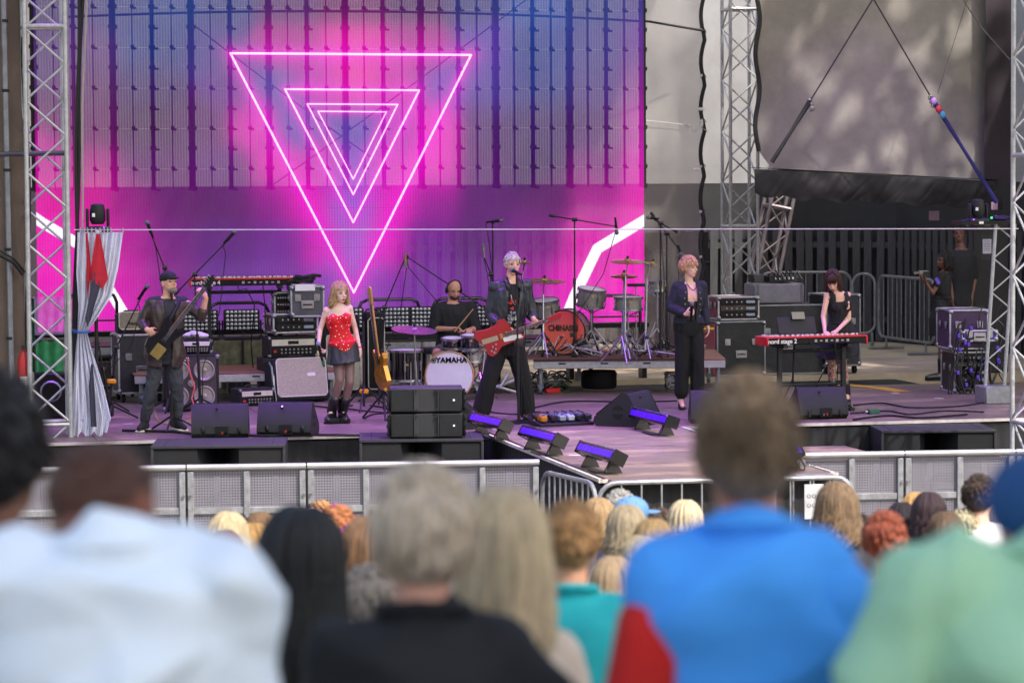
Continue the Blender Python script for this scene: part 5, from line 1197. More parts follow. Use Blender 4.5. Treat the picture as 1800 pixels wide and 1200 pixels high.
# striped curtain pegged to the wire and tied with a blue rope
CW = bpy.data.materials.new('grey_stripe_cloth'); CW.use_nodes = True
cm_ = mat('pale_lilac_cloth', 'dcdeee', .85, var=.08, scale=40, bump=.4, bscale=120)
cur = thing('tied_curtain', 'pale lilac curtain with red strips pegged to the wire and tied with blue rope', 'curtain', ay(165, 765, 29.0))
cy = 29.0
def keyi(tbl, v):
    for (a, x), (b2, y) in zip(tbl, tbl[1:]):
        if v <= b2: return x+(y-x)*(v-a)/(b2-a)
    return tbl[-1][1]
LT = [(408, 136), (480, 134), (540, 138), (583, 136), (600, 134), (660, 130), (765, 128)]
RT = [(408, 216), (470, 208), (520, 196), (560, 170), (583, 153), (610, 160), (680, 182), (735, 195), (765, 188)]
for nm, s0, s1, m in (('cloth', 0, 1, cm_),):
    bb = B(); nu, nv = 96, 70; vs = []
    for j in range(nv+1):
        v = 408+(765-408)*j/nv
        for i in range(nu+1):
            f = i/nu; v2 = v+ (6*sin(f*18) if v > 740 else 0); u = keyi(LT, v)+(keyi(RT, v)-keyi(LT, v))*f
            wd = (keyi(RT, v)-keyi(LT, v))/80
            p = ay(u, v2, cy); p.y += .032*min(1, wd+.3)*sin(f*30+1.5*sin(v*.012))+.02*sin(f*61+v*.02)+.01*noise.noise((f*9, v*.03, 2)); vs.append(p-cur.location)
    bb.add(vs, [(j*(nu+1)+i, j*(nu+1)+i+1, (j+1)*(nu+1)+i+1, (j+1)*(nu+1)+i) for j in range(nv) for i in range(nu)])
    part(nm, bb, cm_, cur, ang=180)
def cpatch(name, poly, m, dy=-.085):
    bb = B(); n = len(poly)//2; vs = []
    for k in range(n):
        l, r = poly[k], poly[-1-k]
        for i in range(9): f = i/8; p = ay(l[0]+(r[0]-l[0])*f, l[1]+(r[1]-l[1])*f, cy+dy); p.y += .012*sin(f*9+k); vs.append(p-cur.location)
    bb.add(vs, [(j*9+i, j*9+i+1, (j+1)*9+i+1, (j+1)*9+i) for j in range(n-1) for i in range(8)]); part(name, bb, m, cur, ang=180)
RC = mat('red_cloth', 'b81c34', .8, var=.2, bump=.3)
cpatch('red_strip', [(150, 410), (152, 450), (152, 495), (155, 530), (157, 500), (160, 470), (157, 440), (154, 410)], RC)
cpatch('red_panel', [(169, 411), (163, 450), (157, 490), (170, 500), (180, 508), (190, 490), (184, 455), (176, 411)], RC)
cpatch('dark_strip', [(160, 640), (156, 680), (158, 720), (160, 750), (170, 750), (168, 720), (166, 680), (163, 640)], mat('dark_lilac', '3c3c50', .8))
cpatch('dark_patch', [(163, 480), (157, 520), (150, 560), (154, 575), (160, 560), (168, 530), (176, 505), (170, 480)], mat('dark_lilac', '3c3c50', .8), -.09)  # darker piece laid over the pale curtain
bb = B(); q = ay(144, 583, cy-.02)-cur.location; bb.lathe([(.085, -.012), (.09, 0), (.085, .012)], q, (0, 0, 1), 14); bb.tube([q+V((.08, 0, 0)), q+V((-.14, .1, .02))], .008, 5); part('blue_rope', bb, mat('blue_rope', '2a56a8', .6), cur)
for k, u in enumerate((141, 148, 154, 161, 168, 176, 183, 189, 195, 216)):
    bb = B(); bb.box(ay(u, 405, cy-.02)-cur.location, (.012, .03, .05)); part('peg', bb, mat('peg_grey', 'a8a0a8', .5), cur)

# little things on the left behind the tower
for l, u, v, c, w_, h_, n_, cat in (('bright green tarpaulin scrap hanging behind the truss tower', 88, 640, '2f9a52', .30, .52, 'green_sheet', 'cloth'), ('strip of green sheet left of the truss tower', 48, 590, '35b060', .13, .8, 'green_sheet', 'cloth')):
    o = thing(n_, l, cat, ay(u, v, 31.5)); rr_ = B(); vs = [(w_*(i/8-.5), .03*sin(i*1.9)+.02*noise.noise((i*.5, j, 0)), h_*(.5-j/10)) for j in range(11) for i in range(9)]
    rr_.add(vs, [(j*9+i, j*9+i+1, (j+1)*9+i+1, (j+1)*9+i) for j in range(10) for i in range(8)]); part('sheet', rr_, mat(n_+c, c, .6, var=.3, bump=.4), o, ang=180)
    bb = B(); bb.cyl((-w_*.6, 0, h_/2), (w_*.6, 0, h_/2), .008, n=5); bb.cyl((w_*.55, 0, h_/2), (w_*.55, 0, -2+h_), .01, n=5); part('support_rod', bb, BLK, o)
o = thing('frosted_sheet', 'frosted crumpled plastic sheet hanging behind the truss tower', 'plastic sheet', ay(92, 555, 31.7)); bb = B(); vs = [(.42*(i/14-.5), .03*sin(i*1.7+j*.3), .42*(.5-j/8)) for j in range(9) for i in range(15)]
bb.add(vs, [(j*15+i, j*15+i+1, (j+1)*15+i+1, (j+1)*15+i) for j in range(8) for i in range(14)]); part('sheet', bb, mat('frosted', 'b8a8c8', .25, alpha=.5, var=.3), o, ang=180)
o = thing('fire_extinguisher', 'red fire extinguisher with a white label left of the truss tower', 'extinguisher', ay(42, 706, 29.0)); bb = B(); bb.lathe([(.05, 0), (.055, .03), (.055, .42), (.03, .50), (.02, .53)], n=14); part('cylinder', bb, mat('red_gloss', 'b01c20', .3), o); bb = B(); bb.box((0, -.054, .18), (.07, .01, .16)); part('label_plate', bb, WHITE, o); bb = B(); bb.box((0, -.056, .06), (.09, .02, .11)); part('blue_sign', bb, mat('sign_blue', '1c4a90', .5), o)
bb = B(); bb.box((0, -.02, .55), (.03, .1, .03)); part('lever', bb, BLK, o)
o = thing('hose_reel_box', 'dark metal junction box hanging behind the truss tower near the floor', 'box', az(95, 742)+V((0, .6, 0))); bb = B(); bb.box((0, 0, .25), (.34, .25, .5), bev=.02); part('housing', bb, BLKM, o); bb = B(); bb.lathe([(.1, 0), (.12, .02), (.1, .04)], (0, -.15, .3), (0, 1, 0), 14); part('socket_ring', bb, ALUD, o)

# ================================================================= FLOOR THINGS
o = thing('pedal_board', 'long guitar pedal board with small coloured pedals at the singer\'s feet', 'pedal board', az(985, 748)+V((0, .1, 0)), radians(12)); bb = B(); bb.box((.03, 0, .03), (.62, .34, .04), rx=.12, bev=.006); part('board', bb, BLK, o)
for k, (x, y, c) in enumerate(((-.22, .06, '2c2c30'), (-.12, .08, '8a8f98'), (-.02, .08, '3a7ab0'), (.08, .08, '3aa0c0'), (.17, .08, '3a7ab0'), (.27, .08, '4a90b8'), (-.22, -.08, 'c08020'), (-.1, -.07, '202024'), (0, -.07, '9aa4ae'), (.1, -.07, 'b8c4cc'), (.2, -.07, '26262a'), (.3, -.07, '303a40'))):
    bb = B(); bb.box((x, y, .085), (.075, .11, .055), rx=.12, bev=.008); part('effects_pedal', bb, mat('pedal_'+c, c, .35, .3), o)
    bb = B(); bb.cyl((x, y-.03, .11), (x, y-.03, .125), .012, n=8); bb.cyl((x-.02, y+.03, .11), (x-.02, y+.03, .13), .008, n=6); part('foot_switch', bb, CHROME, o)
bb = B()
for k in range(7): bb.tube([(-.25+.09*k, .14, .1), (-.22+.09*k, .2, .13), (-.16+.09*k, .15, .1)], .006, 5)
part('patch_leads', bb, RUB, o)
o = thing('expression_pedal', 'black rocker pedal with an amber plate left of the pedal board', 'pedal', az(945, 746), radians(5)); bb = B(); bb.box((0, 0, .04), (.14, .26, .05), rx=.15, bev=.01); part('treadle', bb, BLK, o); bb = B(); bb.box((-.02, -.1, .05), (.12, .07, .035), bev=.008); part('amber_plate', bb, mat('pedal_c08020', 'c08020', .35, .3), o)
o = thing('cable_heap', 'heap of colourful cables with a red case beside the drum riser leg', 'cables', az(958, 690)+V((0, .1, 0))); rnd = random.Random(2)
for c, n_ in (('101012', 14), ('6a7a74', 7), ('2a5a34', 4), ('a8b0b0', 4)):
    bb = B()
    for k in range(n_):
        x, y, r = rnd.uniform(-.28, .28), rnd.uniform(-.1, .1), rnd.uniform(.04, .1); z = rnd.uniform(.02, .22); bb.tube([(x+cos(a*.8)*r, y+sin(a*.8)*r*.6, max(.01, z+sin(a*.8+k)*r*.6)) for a in range(10)], .009, 5)
    part('coil', bb, mat('coil_'+c, c, .5), o, kind='stuff')
bb = B(); bb.box((.08, -.16, .03), (.18, .08, .06), bev=.01); part('red_case', bb, mat('red_plastic', 'd02020', .4), o)
bb = B()
for k in range(3): bb.cyl((-.3+.2*k, -.1, .02), (-.15+.2*k, .1, .25), .01, n=6)
part('silver_rod', bb, CHROME, o)
o = thing('folded_stand', 'pale folded metal stand lying behind the singer\'s legs', 'stand', az(880, 700)); bb = B()
for a, c in (((-.3, 0, .22), (.28, .1, .04)), ((-.25, .1, .05), (.25, 0, .24)), ((-.3, 0, .22), (-.25, .1, .02)), ((.0, .0, .14), (.1, 0, .3))): bb.cyl(a, c, .018, n=8)
part('tubes', bb, ALU, o)
def cable(label, pts, r=.009, m=None, z=1.1, sub_=6):
    P = [az(u, v, z+r+.003) for u, v in pts]; out = []
    for i in range(len(P)-1):
        p0, p1, p2, p3 = P[max(0, i-1)], P[i], P[i+1], P[min(len(P)-1, i+2)]
        for k in range(sub_):
            t = k/sub_; out.append(.5*((2*p1)+(p2-p0)*t+(2*p0-5*p1+4*p2-p3)*t*t+(3*p1-p0-3*p2+p3)*t**3))
    out.append(P[-1]); return wire('floor_cable', label, out, r, m or RUB)
cable('thick black cable running along the deck behind the two floor monitors', [(215, 756), (300, 758), (345, 762), (450, 765), (560, 764), (675, 765)], .014)
cable('pair of thin black cables curving behind the stacked line speakers', [(590, 715), (640, 722), (700, 727), (740, 735)])
cable('black cable curving out from under the gold guitar stand', [(640, 735), (655, 728), (690, 724), (675, 716), (650, 712)])
cable('black cable crossing behind the singer\'s microphone base', [(850, 722), (900, 728), (940, 724), (1000, 730)])
cable('thin black cable from the singer\'s microphone stand to the pedal board', [(906, 744), (940, 740), (960, 742), (985, 745)])
cable('thin cable lying in front of the drum riser', [(940, 716), (1000, 705), (1100, 706), (1190, 704)])
cable('long thin black cable crossing the violet deck towards the ladder stand', [(1495, 726), (1560, 722), (1600, 728), (1660, 722), (1730, 724)])
cable('second thin cable on the violet deck nearer the back', [(1500, 712), (1550, 708), (1600, 716), (1680, 714), (1740, 706)])
cable('black cable curving over the edge of the deck above the violet-lit bass cabinet', [(1500, 737), (1560, 730), (1620, 734), (1700, 728)], .012)
cable('yellow-green cable looping on the deck behind the bassist\'s leg', [(272, 722), (278, 738), (300, 746), (325, 741), (345, 737)], .006, mat('lime_cable', 'a8b040', .5))
cable('thin black cable at the foot of the tipped cream cabinet', [(500, 715), (540, 712), (585, 716), (620, 712)])
o = thing('stage_box', 'small green box wired on the violet deck right of the keyboard player', 'box', az(1535, 727), .1); bb = B(); bb.box((0, 0, .025), (.12, .08, .05), bev=.006); part('housing', bb, mat('green_box', '1c5a3a', .5), o); bb = B(); bb.cyl((-.1, 0, .025), (-.06, 0, .025), .012); part('plug', bb, CHROME, o)
o = thing('pink_lead', 'pink cable hanging from the bass amplifier to the floor in a small heap', 'cable', az(334, 722)); O = o.location.copy(); bb = B()
pts = [(329, 628), (334, 655), (342, 680), (337, 700), (343, 718), (332, 725), (346, 730), (330, 733), (350, 727), (338, 736), (345, 722)]
bb.tube([ay(u, v, 29.75)-O for u, v in pts], .008, 5); part('strand', bb, mat('pink_cable', 'e06070', .5), o)
# gold guitar on a stand and the base of its tripod
def guitar(name, label, loc, R, body_poly, bm_, neck, head, th=.045, body_label=None, strings=True, nm2=None, scale=1):
    """local frame: x along the body towards the neck, z across, y depth (front -y)"""
    o = thing(name, label, 'guitar', loc); o.rotation_mode = 'QUATERNION'; o.rotation_quaternion = R.to_quaternion(); o.scale = (scale,)*3
    bb = B(); bb.prism(body_poly, -th/2, th/2); part('body', bb, bm_, o, ang=30)
    nk_ = mat('maple_neck', 'b98a4e', .35, var=.15, stretch=(1, 8, 8), coat=.3); fb = mat('rosewood', '35221a', .5, var=.3)
    x0, x1 = neck
    bb = B(); bb.box(((x0+x1)/2, .002-th/2, 0), (x1-x0, .024, .05), bev=.008); part('neck', bb, nk_, o)
    bb = B(); bb.box(((x0+x1)/2-.02, -th/2-.014, 0), (x1-x0+.06, .008, .048)); part('fingerboard', bb, fb, o)
    for k in range(14): bb = B(); bb.box((x1-(x1-x0)*(1-.5**(k*.12))*1.35, -th/2-.0195, 0), (.003, .002, .046)); part('fret', bb, CHROME, o)
    bb = B(); bb.prism(head[0], -.010, .010, c=(x1, -th/2, 0)); part('headstock', bb, head[1], o)
    for x, z in head[2]: bb = B(); bb.cyl((x1+x, -th/2-.02, z*.55), (x1+x, -th/2-.02, z), .006, n=6); bb.ell((x1+x, -th/2-.0, z*1.1), (.010, .008, .014)); part('tuning_peg', bb, CHROME, o)
    bb = B()
    for k in range(4): bb.cyl((.05, -th/2-.024, -.018+.012*k), (x1+.03, -th/2-.022, -.012+.008*k), .0014, n=4)
    part('strings', bb, CHROME, o)
    return o
def frame(xa, ya):   # x axis dir, approximate front (-y local) dir given as ya = direction of local +y
    X = V(xa).normalized(); Y = V(ya); Y = (Y-X*Y.dot(X)).normalized(); Z = X.cross(Y); return Matrix((X, Y, Z)).transposed()
strat = [(-.17, -.06), (-.19, 0), (-.17, .07), (-.10, .15), (-.02, .165), (.06, .13), (.12, .11), (.2, .145), (.25, .12), (.2, .06), (.17, .03), (.17, -.03), (.2, -.07), (.22, -.11), (.16, -.14), (.08, -.105), (0, -.13), (-.08, -.155), (-.13, -.12)]
y_ = az(668, 742).y; a, c = ay(672, 655, y_+.3), ay(655, 520, y_+.3)
g = guitar('electric_guitar', 'gold electric guitar on a floor stand seen edge-on', a, frame(c-a, (1, .25, 0)), strat, mat('gold_lacquer', 'c08a20', .25, .5, var=.2, coat=.5), (.15, .74), ([(0, -.02), (.03, -.035), (.18, -.04), (.2, 0), (.17, .03), (.02, .03)], mat('maple_neck', 'b98a4e'), [(.04+.03*k, .045) for k in range(5)]), th=.05)
o = thing('guitar_stand', 'black folding stand holding the gold guitar', 'stand', V((a.x+.02, a.y+.03, 1.1))); bb = B(); tripod(bb, .26, .3, .4); bb.cyl((0, 0, .1), (-.02, 0, .75), .012); bb.tube([(0, -.12, .32), (0, -.02, .28), (0, .1, .32)], .012, 6); part('stand_frame', bb, BLK, o); bb = B(); bb.box((0, -.1, .33), (.03, .06, .04), bev=.01); part('padding', bb, mat('yellow_clamp', 'e0a010', .5), o)
o = thing('guitar_stand', 'tripod stand with a yellow clamp behind the woman in red', 'stand', az(640, 722)); bb = B(); tripod(bb, .3, .28, .2); bb.cyl((0, 0, .05), (0, 0, 1.0), .015); part('stand_frame', bb, BLK, o); bb = B(); bb.box((0, 0, .22), (.1, .06, .05), bev=.01); part('yellow_clamp', bb, mat('yellow_clamp', 'e0a010', .5), o)

tpm_ = mat('white_gaffer', 'c8c8cc', .7)
for l, u, v, a in (('small white tape mark on the floor behind the violet deck edge', 1573, 691, .3), ('small white tape mark near the foot of the purple cases', 1650, 700, .1), ('pale tape strip on the deck left of the bassist', 225, 745, .4), ('pale tape strip on the stage tongue between two light bars', 1010, 800, -.2), ('pale tape cross on the deck in front of the drum riser', 1085, 700, .8)):
    o = thing('tape_mark', l, 'tape', az(u, v), a); bb = B(); bb.box((0, 0, .002), (.11, .045, .002)); part('tape', bb, tpm_, o)
# ================================================================= PEOPLE
def solid(bb, voxel=.01, it=2):
    me = bb.mesh('tmp'); fixn(me); o = bpy.data.objects.new('tmp', me); COL.objects.link(o)
    r = o.modifiers.new('r', 'REMESH'); r.mode = 'VOXEL'; r.voxel_size = voxel; r.adaptivity = 0
    if it: s = o.modifiers.new('s', 'SMOOTH'); s.factor = .5; s.iterations = it
    dg = bpy.context.evaluated_depsgraph_get(); out = bpy.data.meshes.new_from_object(o.evaluated_get(dg))
    bpy.data.objects.remove(o); bpy.data.meshes.remove(me); return out
def getco(me): a = np.empty(len(me.vertices)*3); me.vertices.foreach_get('co', a); return a.reshape(-1, 3)
def setco(me, a): me.vertices.foreach_set('co', a.ravel()); me.update()
def crease(me, amp, sc=6, st=(1, 1, .35), seed=0):
    co = getco(me); nr = np.empty(len(me.vertices)*3); me.vertices.foreach_get('normal', nr); nr = nr.reshape(-1, 3)
    rg = np.random.RandomState(int(seed*97) % 9973+11); S_ = np.array(st)*sc*1.6; d = np.zeros(len(co))
    for q_, (fr, am) in enumerate(((1, 1), (1.9, .6), (3.7, .28))):
        n1 = np.zeros(len(co))
        for _ in range(6):
            v = rg.normal(size=3); v /= np.linalg.norm(v); n1 += np.sin((co*S_*fr)@(v*3.2)+rg.uniform(0, 6.28)+1.3*np.sin((co*S_*fr*.5)@rg.normal(size=3)*1.5))
        n1 /= 2.4; d += am*((.6-np.abs(n1)) if q_ < 2 else n1*.5)
    d = np.maximum(d, -.010/max(amp, 1e-4))
    setco(me, co+nr*(d[:, None]*amp))
def delfaces(me, pred):
    bm = bmesh.new(); bm.from_mesh(me); g = [f for f in bm.faces if pred(f.calc_center_median(), f.normal)]
    bmesh.ops.delete(bm, geom=g, context='FACES'); bm.to_mesh(me); bm.free()
def finish(me, name, m, parent, base, solidify=0, label=None):
    setco(me, getco(me)-np.array(base)); me.materials.clear(); me.materials.append(m); me.polygons.foreach_set('use_smooth', [True]*len(me.polygons)); me.name = name
    o = bpy.data.objects.new(name, me); COL.objects.link(o); o.parent = parent
    if solidify: s = o.modifiers.new('thick', 'SOLIDIFY'); s.thickness = solidify; s.offset = -1
    if label: o['label'] = label
    return o
def skin(c, nm=None):
    m = mat('skin_'+c, c, .5, var=.1, scale=18, bump=.05, spec=.4); b = m.node_tree.nodes['Principled BSDF']; b.inputs['Subsurface Weight'].default_value = .12; b.inputs['Subsurface Radius'].default_value = (.012, .005, .003); b.inputs['Subsurface Scale'].default_value = 1; return m
def hairm(c, v=.45): return mat('hair_'+c, c, .45, var=v, scale=14, stretch=(4, 4, .5), bump=.8, bscale=70, spec=.4)
class Fig:
    TW = [(-.22, .12, .10), (-.10, .165, .115), (0, .172, .118), (.18, .158, .105), (.38, .140, .098), (.60, .152, .112), (.78, .165, .118), (.88, .150, .104), (.95, .115, .085), (1.0, .085, .068)]
    def __init__(s, label, base, J, k=1.0, fem=False, face=1, group=None, wide=1.0):
        s.base = V(base); s.J = {a: V(b) for a, b in J.items()}; s.k = k; s.fem = fem; s.wd = wide
        s.root = thing('person', label, 'person', s.base, 0, group)
        X = (s.J['s2']-s.J['s1']).normalized(); U = (s.J['n']-s.J['p']).normalized(); s.X = (X-U*X.dot(U)).normalized(); s.U = U; s.F = s.X.cross(U)*face; s.face = face
    def ringwd(s, t):
        T = s.TW
        for a, b in zip(T, T[1:]):
            if t <= b[0]:
                f = max(0, (t-a[0])/(b[0]-a[0])); w, d = a[1]+(b[1]-a[1])*f, a[2]+(b[2]-a[2])*f; break
        else: w, d = T[-1][1:]
        if s.fem: w *= .90+(.08 if t < .1 else 0)-(.10 if .25 < t < .5 else 0); d *= .92
        return w*s.k*s.wd, d*s.k*(1+(s.wd-1)*1.2)
    def spine(s, t):
        p, n = s.J['p'], s.J['n']; c = s.J.get('c')
        q = p.lerp(n, t)
        if c is not None and 0 < t < 1: q += (c-(p+n)/2)*4*t*(1-t)
        return q
    def torso(s, bb, inf=0, t0=-.22, t1=1.0, drop=0, n=24, flare=0):
        ts = [t0+(t1-t0)*i/12 for i in range(13)]; rg = []
        hx = (s.J['h2']-s.J['h1']); hx = (hx-s.U*hx.dot(s.U)); hx = hx.normalized() if hx.length > .01 else s.X
        for t in ts:
            w, d = s.ringwd(t); e = max(0, min(1, t)); X = hx.lerp(s.X, e).normalized(); F = X.cross(s.U)*s.face; i2 = inf*(1 if t < .9 else .5)
            fl = flare*max(0, (.35-t))
            rg.append((s.spine(t), X*(w+i2+fl), F*(d+i2+fl)))
        bb.loft(rg, n)
        if s.fem and t1 > .7:
            for sg in (-1, 1): bb.ell(s.spine(.70)+s.X*sg*.065+s.F*.066, (.058+inf*.5, .052+inf*.5, .062+inf*.5), nu=12, nv=9)
        if t1 >= .95:
            for q in ('s1', 's2'): bb.cap(s.J['n']-s.U*.045, s.J[q], .052*s.k+inf*(.4 if s.face > 0 else .9), (.052 if not s.fem else .043)*s.k+inf*.85, 12)
            i_ = inf*(.4 if s.face > 0 else .9); bb.cap(s.spine(.80), s.J['s1'], .075*s.k+i_, .048*s.k+inf*.6, 12); bb.cap(s.spine(.80), s.J['s2'], .075*s.k+i_, .048*s.k+inf*.6, 12)
    def limb(s, bb, a, b, r, inf=0, f0=0, f1=1, n=12):
        A, Bp = s.J[a], s.J[b]; bb.cap(A.lerp(Bp, f0), A.lerp(Bp, f1), r[0]+(r[1]-r[0])*f0+inf, r[0]+(r[1]-r[0])*f1+inf, n)
    def arm(s, bb, i, inf=0, end=2.0):
        g = (.82 if s.fem else 1)*s.k; U_, L_ = (.050*g, .039*g), (.040*g, .027*g)
        s.limb(bb, f's{i}', f'e{i}', U_, inf, 0, min(1, end))
        if end > 1: s.limb(bb, f'e{i}', f'w{i}', L_, inf, 0, end-1)
    def leg(s, bb, i, inf=0, end=2.0, flare=0):
        g = (.9 if s.fem else 1)*s.k; A, K, N_ = s.J[f'h{i}'], s.J[f'k{i}'], s.J[f'a{i}']
        bb.cap(A, A.lerp(K, min(1, end)), .088*g+inf, (.088+(.056-.088)*min(1, end))*g+inf+flare*.3, 14)
        if end > 1:
            e = end-1; D = (N_-K)
            if flare: bb.cap(K, K+D*e, .056*g+inf+flare*.3, .045*g+inf+flare, 14)
            else: bb.cap(K, K.lerp(N_, min(e, .35)), .054*g+inf, .057*g+inf, 12); (bb.cap(K.lerp(N_, .35), K.lerp(N_, e), .057*g+inf, (.057+(.036-.057)*((e-.35)/.65))*g+inf, 12) if e > .35 else None)
    def hand(s, bb, i, D, pn, curl=.5, spread=.0, thumb=1, sc=1.0):
        W = s.J[f'w{i}']; D = V(D).normalized(); pn = V(pn); pn = (pn-D*pn.dot(D)).normalized(); A = D.cross(pn); g = sc*(.9 if s.fem else 1)
        M = Matrix((A, pn, D)).transposed(); bb.ell(W+D*.048*g, (.040*g, .016*g, .054*g), M, 12, 9); bb.cap(W, W+D*.03*g, .025*g, .024*g, 10)
        for k in range(4):
            L = (.040, .045, .042, .033)[k]*g; p = W+D*.088*g+A*(-.030+.020*k)*g*thumb+pn*.002; ang = 0
            for j, (l, c) in enumerate(((L, 60), (L*.65, 75), (L*.5, 50))):
                ang += radians(c)*curl; d = D*cos(ang)+pn*sin(ang)+A*spread*(k-1.5)*.1; q = p+d*l; bb.cap(p, q, (.0105-.0012*j)*g, (.0098-.0014*j)*g, 8); p = q
        p = W+D*.025*g-A*thumb*.032*g
        for j, l in enumerate((.042, .030)):
            d = (D*.75-A*thumb*(.6-.5*j)+pn*(.35+.5*curl)).normalized(); q = p+d*l*g; bb.cap(p, q, (.013-.001*j)*g, (.0115-.001*j)*g, 8); p = q
        return W+D*.07*g+pn*.02*g
    def head(s, bb, c, F, U=(0, 0, 1), hs=1.0, female=None, beard=False):
        c = V(c); F = V(F).normalized(); U = V(U); U = (U-F*U.dot(F)).normalized(); X = F.cross(U); M = Matrix((X, F, U)).transposed(); s.hc, s.hM, s.hs = c, M, hs
        P = lambda x, y, z: c+M@V((x, y, z))*hs
        fe = s.fem if female is None else female
        bb.ell(P(0, -.012, .022), (.074*hs, .094*hs, .093*hs), M, 18, 14)
        bb.ell(P(0, .022, -.035), ((.056 if fe else .061)*hs, .066*hs, .074*hs), M, 16, 12)
        bb.ell(P(0, .048, -.085), ((.026 if fe else .034)*hs, .03*hs, .024*hs), M, 12, 8)
        for g in (-1, 1):
            bb.ell(P(g*.034, .056, -.025), (.022*hs, .022*hs, .022*hs), M, 10, 8)
            bb.ell(P(g*.077, -.008, -.012), (.009*hs, .018*hs, .030*hs), M, 10, 8)
            bb.cap(P(g*.045, .066, .022), P(g*.012, .078, .020), .010*hs, .011*hs, 8)
        bb.cap(P(0, .082, .012), P(0, .104, -.022), .008*hs, .012*hs, 10); bb.ell(P(0, .096, -.027), (.017*hs, .012*hs, .009*hs), M, 10, 8)
        bb.ell(P(0, .082, -.058), (.022*hs, .010*hs, .008*hs), M, 10, 8); bb.ell(P(0, .078, -.070), (.019*hs, .010*hs, .008*hs), M, 10, 8)
        n = s.J['n']; bb.cap(n-s.U*.02, P(0, -.02, -.07), (.048 if fe else .060)*s.k, (.044 if fe else .054)*s.k, 14)
    def face_parts(s, lips='a86058', brow='4a3626', eye=True, tash=None):
        c, M, hs = s.hc, s.hM, s.hs
        P = lambda x, y, z: c+M@V((x, y, z))*hs-s.base
        for g in (-1, 1):
            bb = B(); bb.ell(P(g*.031, .074, .004), (.013*hs, .008*hs, .007*hs), M, 10, 6); part('eye', bb, mat('eye_dark', '2a2422', .2), s.root)
            bb = B(); bb.tube([P(g*.047, .071, .022), P(g*.03, .083, .028), P(g*.012, .087, .024)], .004*hs, 5); part('eyebrow', bb, hairm(brow), s.root)
        bb = B(); bb.ell(P(0, .090, -.060), (.022*hs, .005*hs, .006*hs), M, 12, 6); bb.ell(P(0, .086, -.070), (.018*hs, .006*hs, .006*hs), M, 12, 6); part('mouth', bb, mat('lips_'+lips, lips, .35), s.root, ang=180)
    def body(s, m, voxel=.009, feet=True, arms=(1, 2), extra=None, hands=True, legs=True):
        bb = B(); s.torso(bb, 0 if s.face > 0 else -.022)
        for i in (1, 2):
            s.arm(bb, i, 0 if s.face > 0 else -.004)
            if legs: s.leg(bb, i); A_, T_ = s.J[f'a{i}'], s.J[f't{i}']; D_ = V((T_.x-A_.x, T_.y-A_.y, 0)).normalized(); bb.cap(A_, V((A_.x, A_.y, s.base.z+.042))+D_*.12, .033, .026, 10)
        if extra: extra(bb)
        me = solid(bb, voxel, 2); return finish(me, 'body', m, s.root, s.base)
    def cloth(s, name, fill, m, voxel=.010, it=3, amp=.004, sc=6, st=(1, 1, .35), cut=None, thick=.005, seed=0, label=None):
        bb = B(); fill(bb); me = solid(bb, voxel, it)
        if amp: crease(me, amp, sc, st, seed)
        if cut:
            def pr(p, n):
                d = p-s.J['p']; return cut(d.dot(s.X), d.dot(s.F), d.dot(s.U), n.dot(s.F), p)
            delfaces(me, pr)
        return finish(me, name, m, s.root, s.base, thick if cut else 0, label)
    def shoe(s, i, m, sole=None, h=.09, high=0, r=.048, name='shoe', toe=None):
        A, T = s.J[f'a{i}'], s.J[f't{i}'] if toe is None else toe; z = s.base.z; bb = B()
        D = V((T.x-A.x, T.y-A.y, 0)); D = D.normalized() if D.length > .02 else V((0, -1, 0))
        hl = V((A.x, A.y, 0))-D*.05; tp = V((A.x, A.y, 0))+D*.19
        bb.cap(V((hl.x, hl.y, z+.05)), V((hl.x+D.x*.1, hl.y+D.y*.1, z+.05)), r*.85, r, 12); bb.cap(V((hl.x+D.x*.1, hl.y+D.y*.1, z+.055)), V((tp.x, tp.y, z+.04)), r, r*.72, 12); bb.cap(V((hl.x, hl.y, z+.05)), A+V((0, 0, .02)), r*.85, r*.9, 12)
        if high: K_ = s.J[f'k{i}']; bb.cap(A, A+(K_-A).normalized()*high, r*1.0, r*1.12, 12)
        me = solid(bb, .008, 2); co = getco(me); co[:, 2] = np.maximum(co[:, 2], z+.012); setco(me, co); finish(me, name, m, s.root, s.base)
        bb = B(); q = atan2(D.y, D.x); c = (hl+tp)/2; bb.box((c.x-s.base.x, c.y-s.base.y, .012), (.29, .095, .024), rz=q, bev=.01); part('sole', bb, sole or RUB, s.root)
    def hair(s, m, kind='short', L=.3, n=140, seed=1, wave=.02, face_open=70, vol=1.0, top=1.0, name='hair', rad=.010, cap=True, jit=.12):
        c, M, hs = s.hc, s.hM, s.hs; rnd = random.Random(seed); bb = B(); P = lambda x, y, z: c+M@V((x, y, z))*hs
        Sx, Sy, Sz = .082*vol, .100*vol, .100*vol*top; zc = .026; yc = -.016
        if cap:
            sub_ = B(); sub_.ell(P(0, yc, zc), (Sx*hs, Sy*hs, Sz*hs), M, 20, 16)
            if kind != 'short': sub_.ell(P(0, yc-.02, zc-.05), (Sx*hs*.95, Sy*hs*.85, Sz*hs), M, 18, 12)
            me = solid(sub_, .010, 1); hz = .030 if kind == 'short' else .03
            def pr(p, nn):
                q = M.transposed()@(p-c)/hs
                if q.y > .03 and q.z < .052: return True
                if kind == 'short' and (q.z < -.005-.85*max(0, -q.y-.0)+(.03 if q.y > -.02 else 0)): return True
                return kind != 'short' and q.z < -.11
            delfaces(me, pr); crease(me, .003, 25, (1, 1, .6), seed)
            k0 = len(bb.v); vs = getco(me); bb.add([tuple(x) for x in vs], [tuple(f.vertices) for f in me.polygons]); bpy.data.meshes.remove(me)
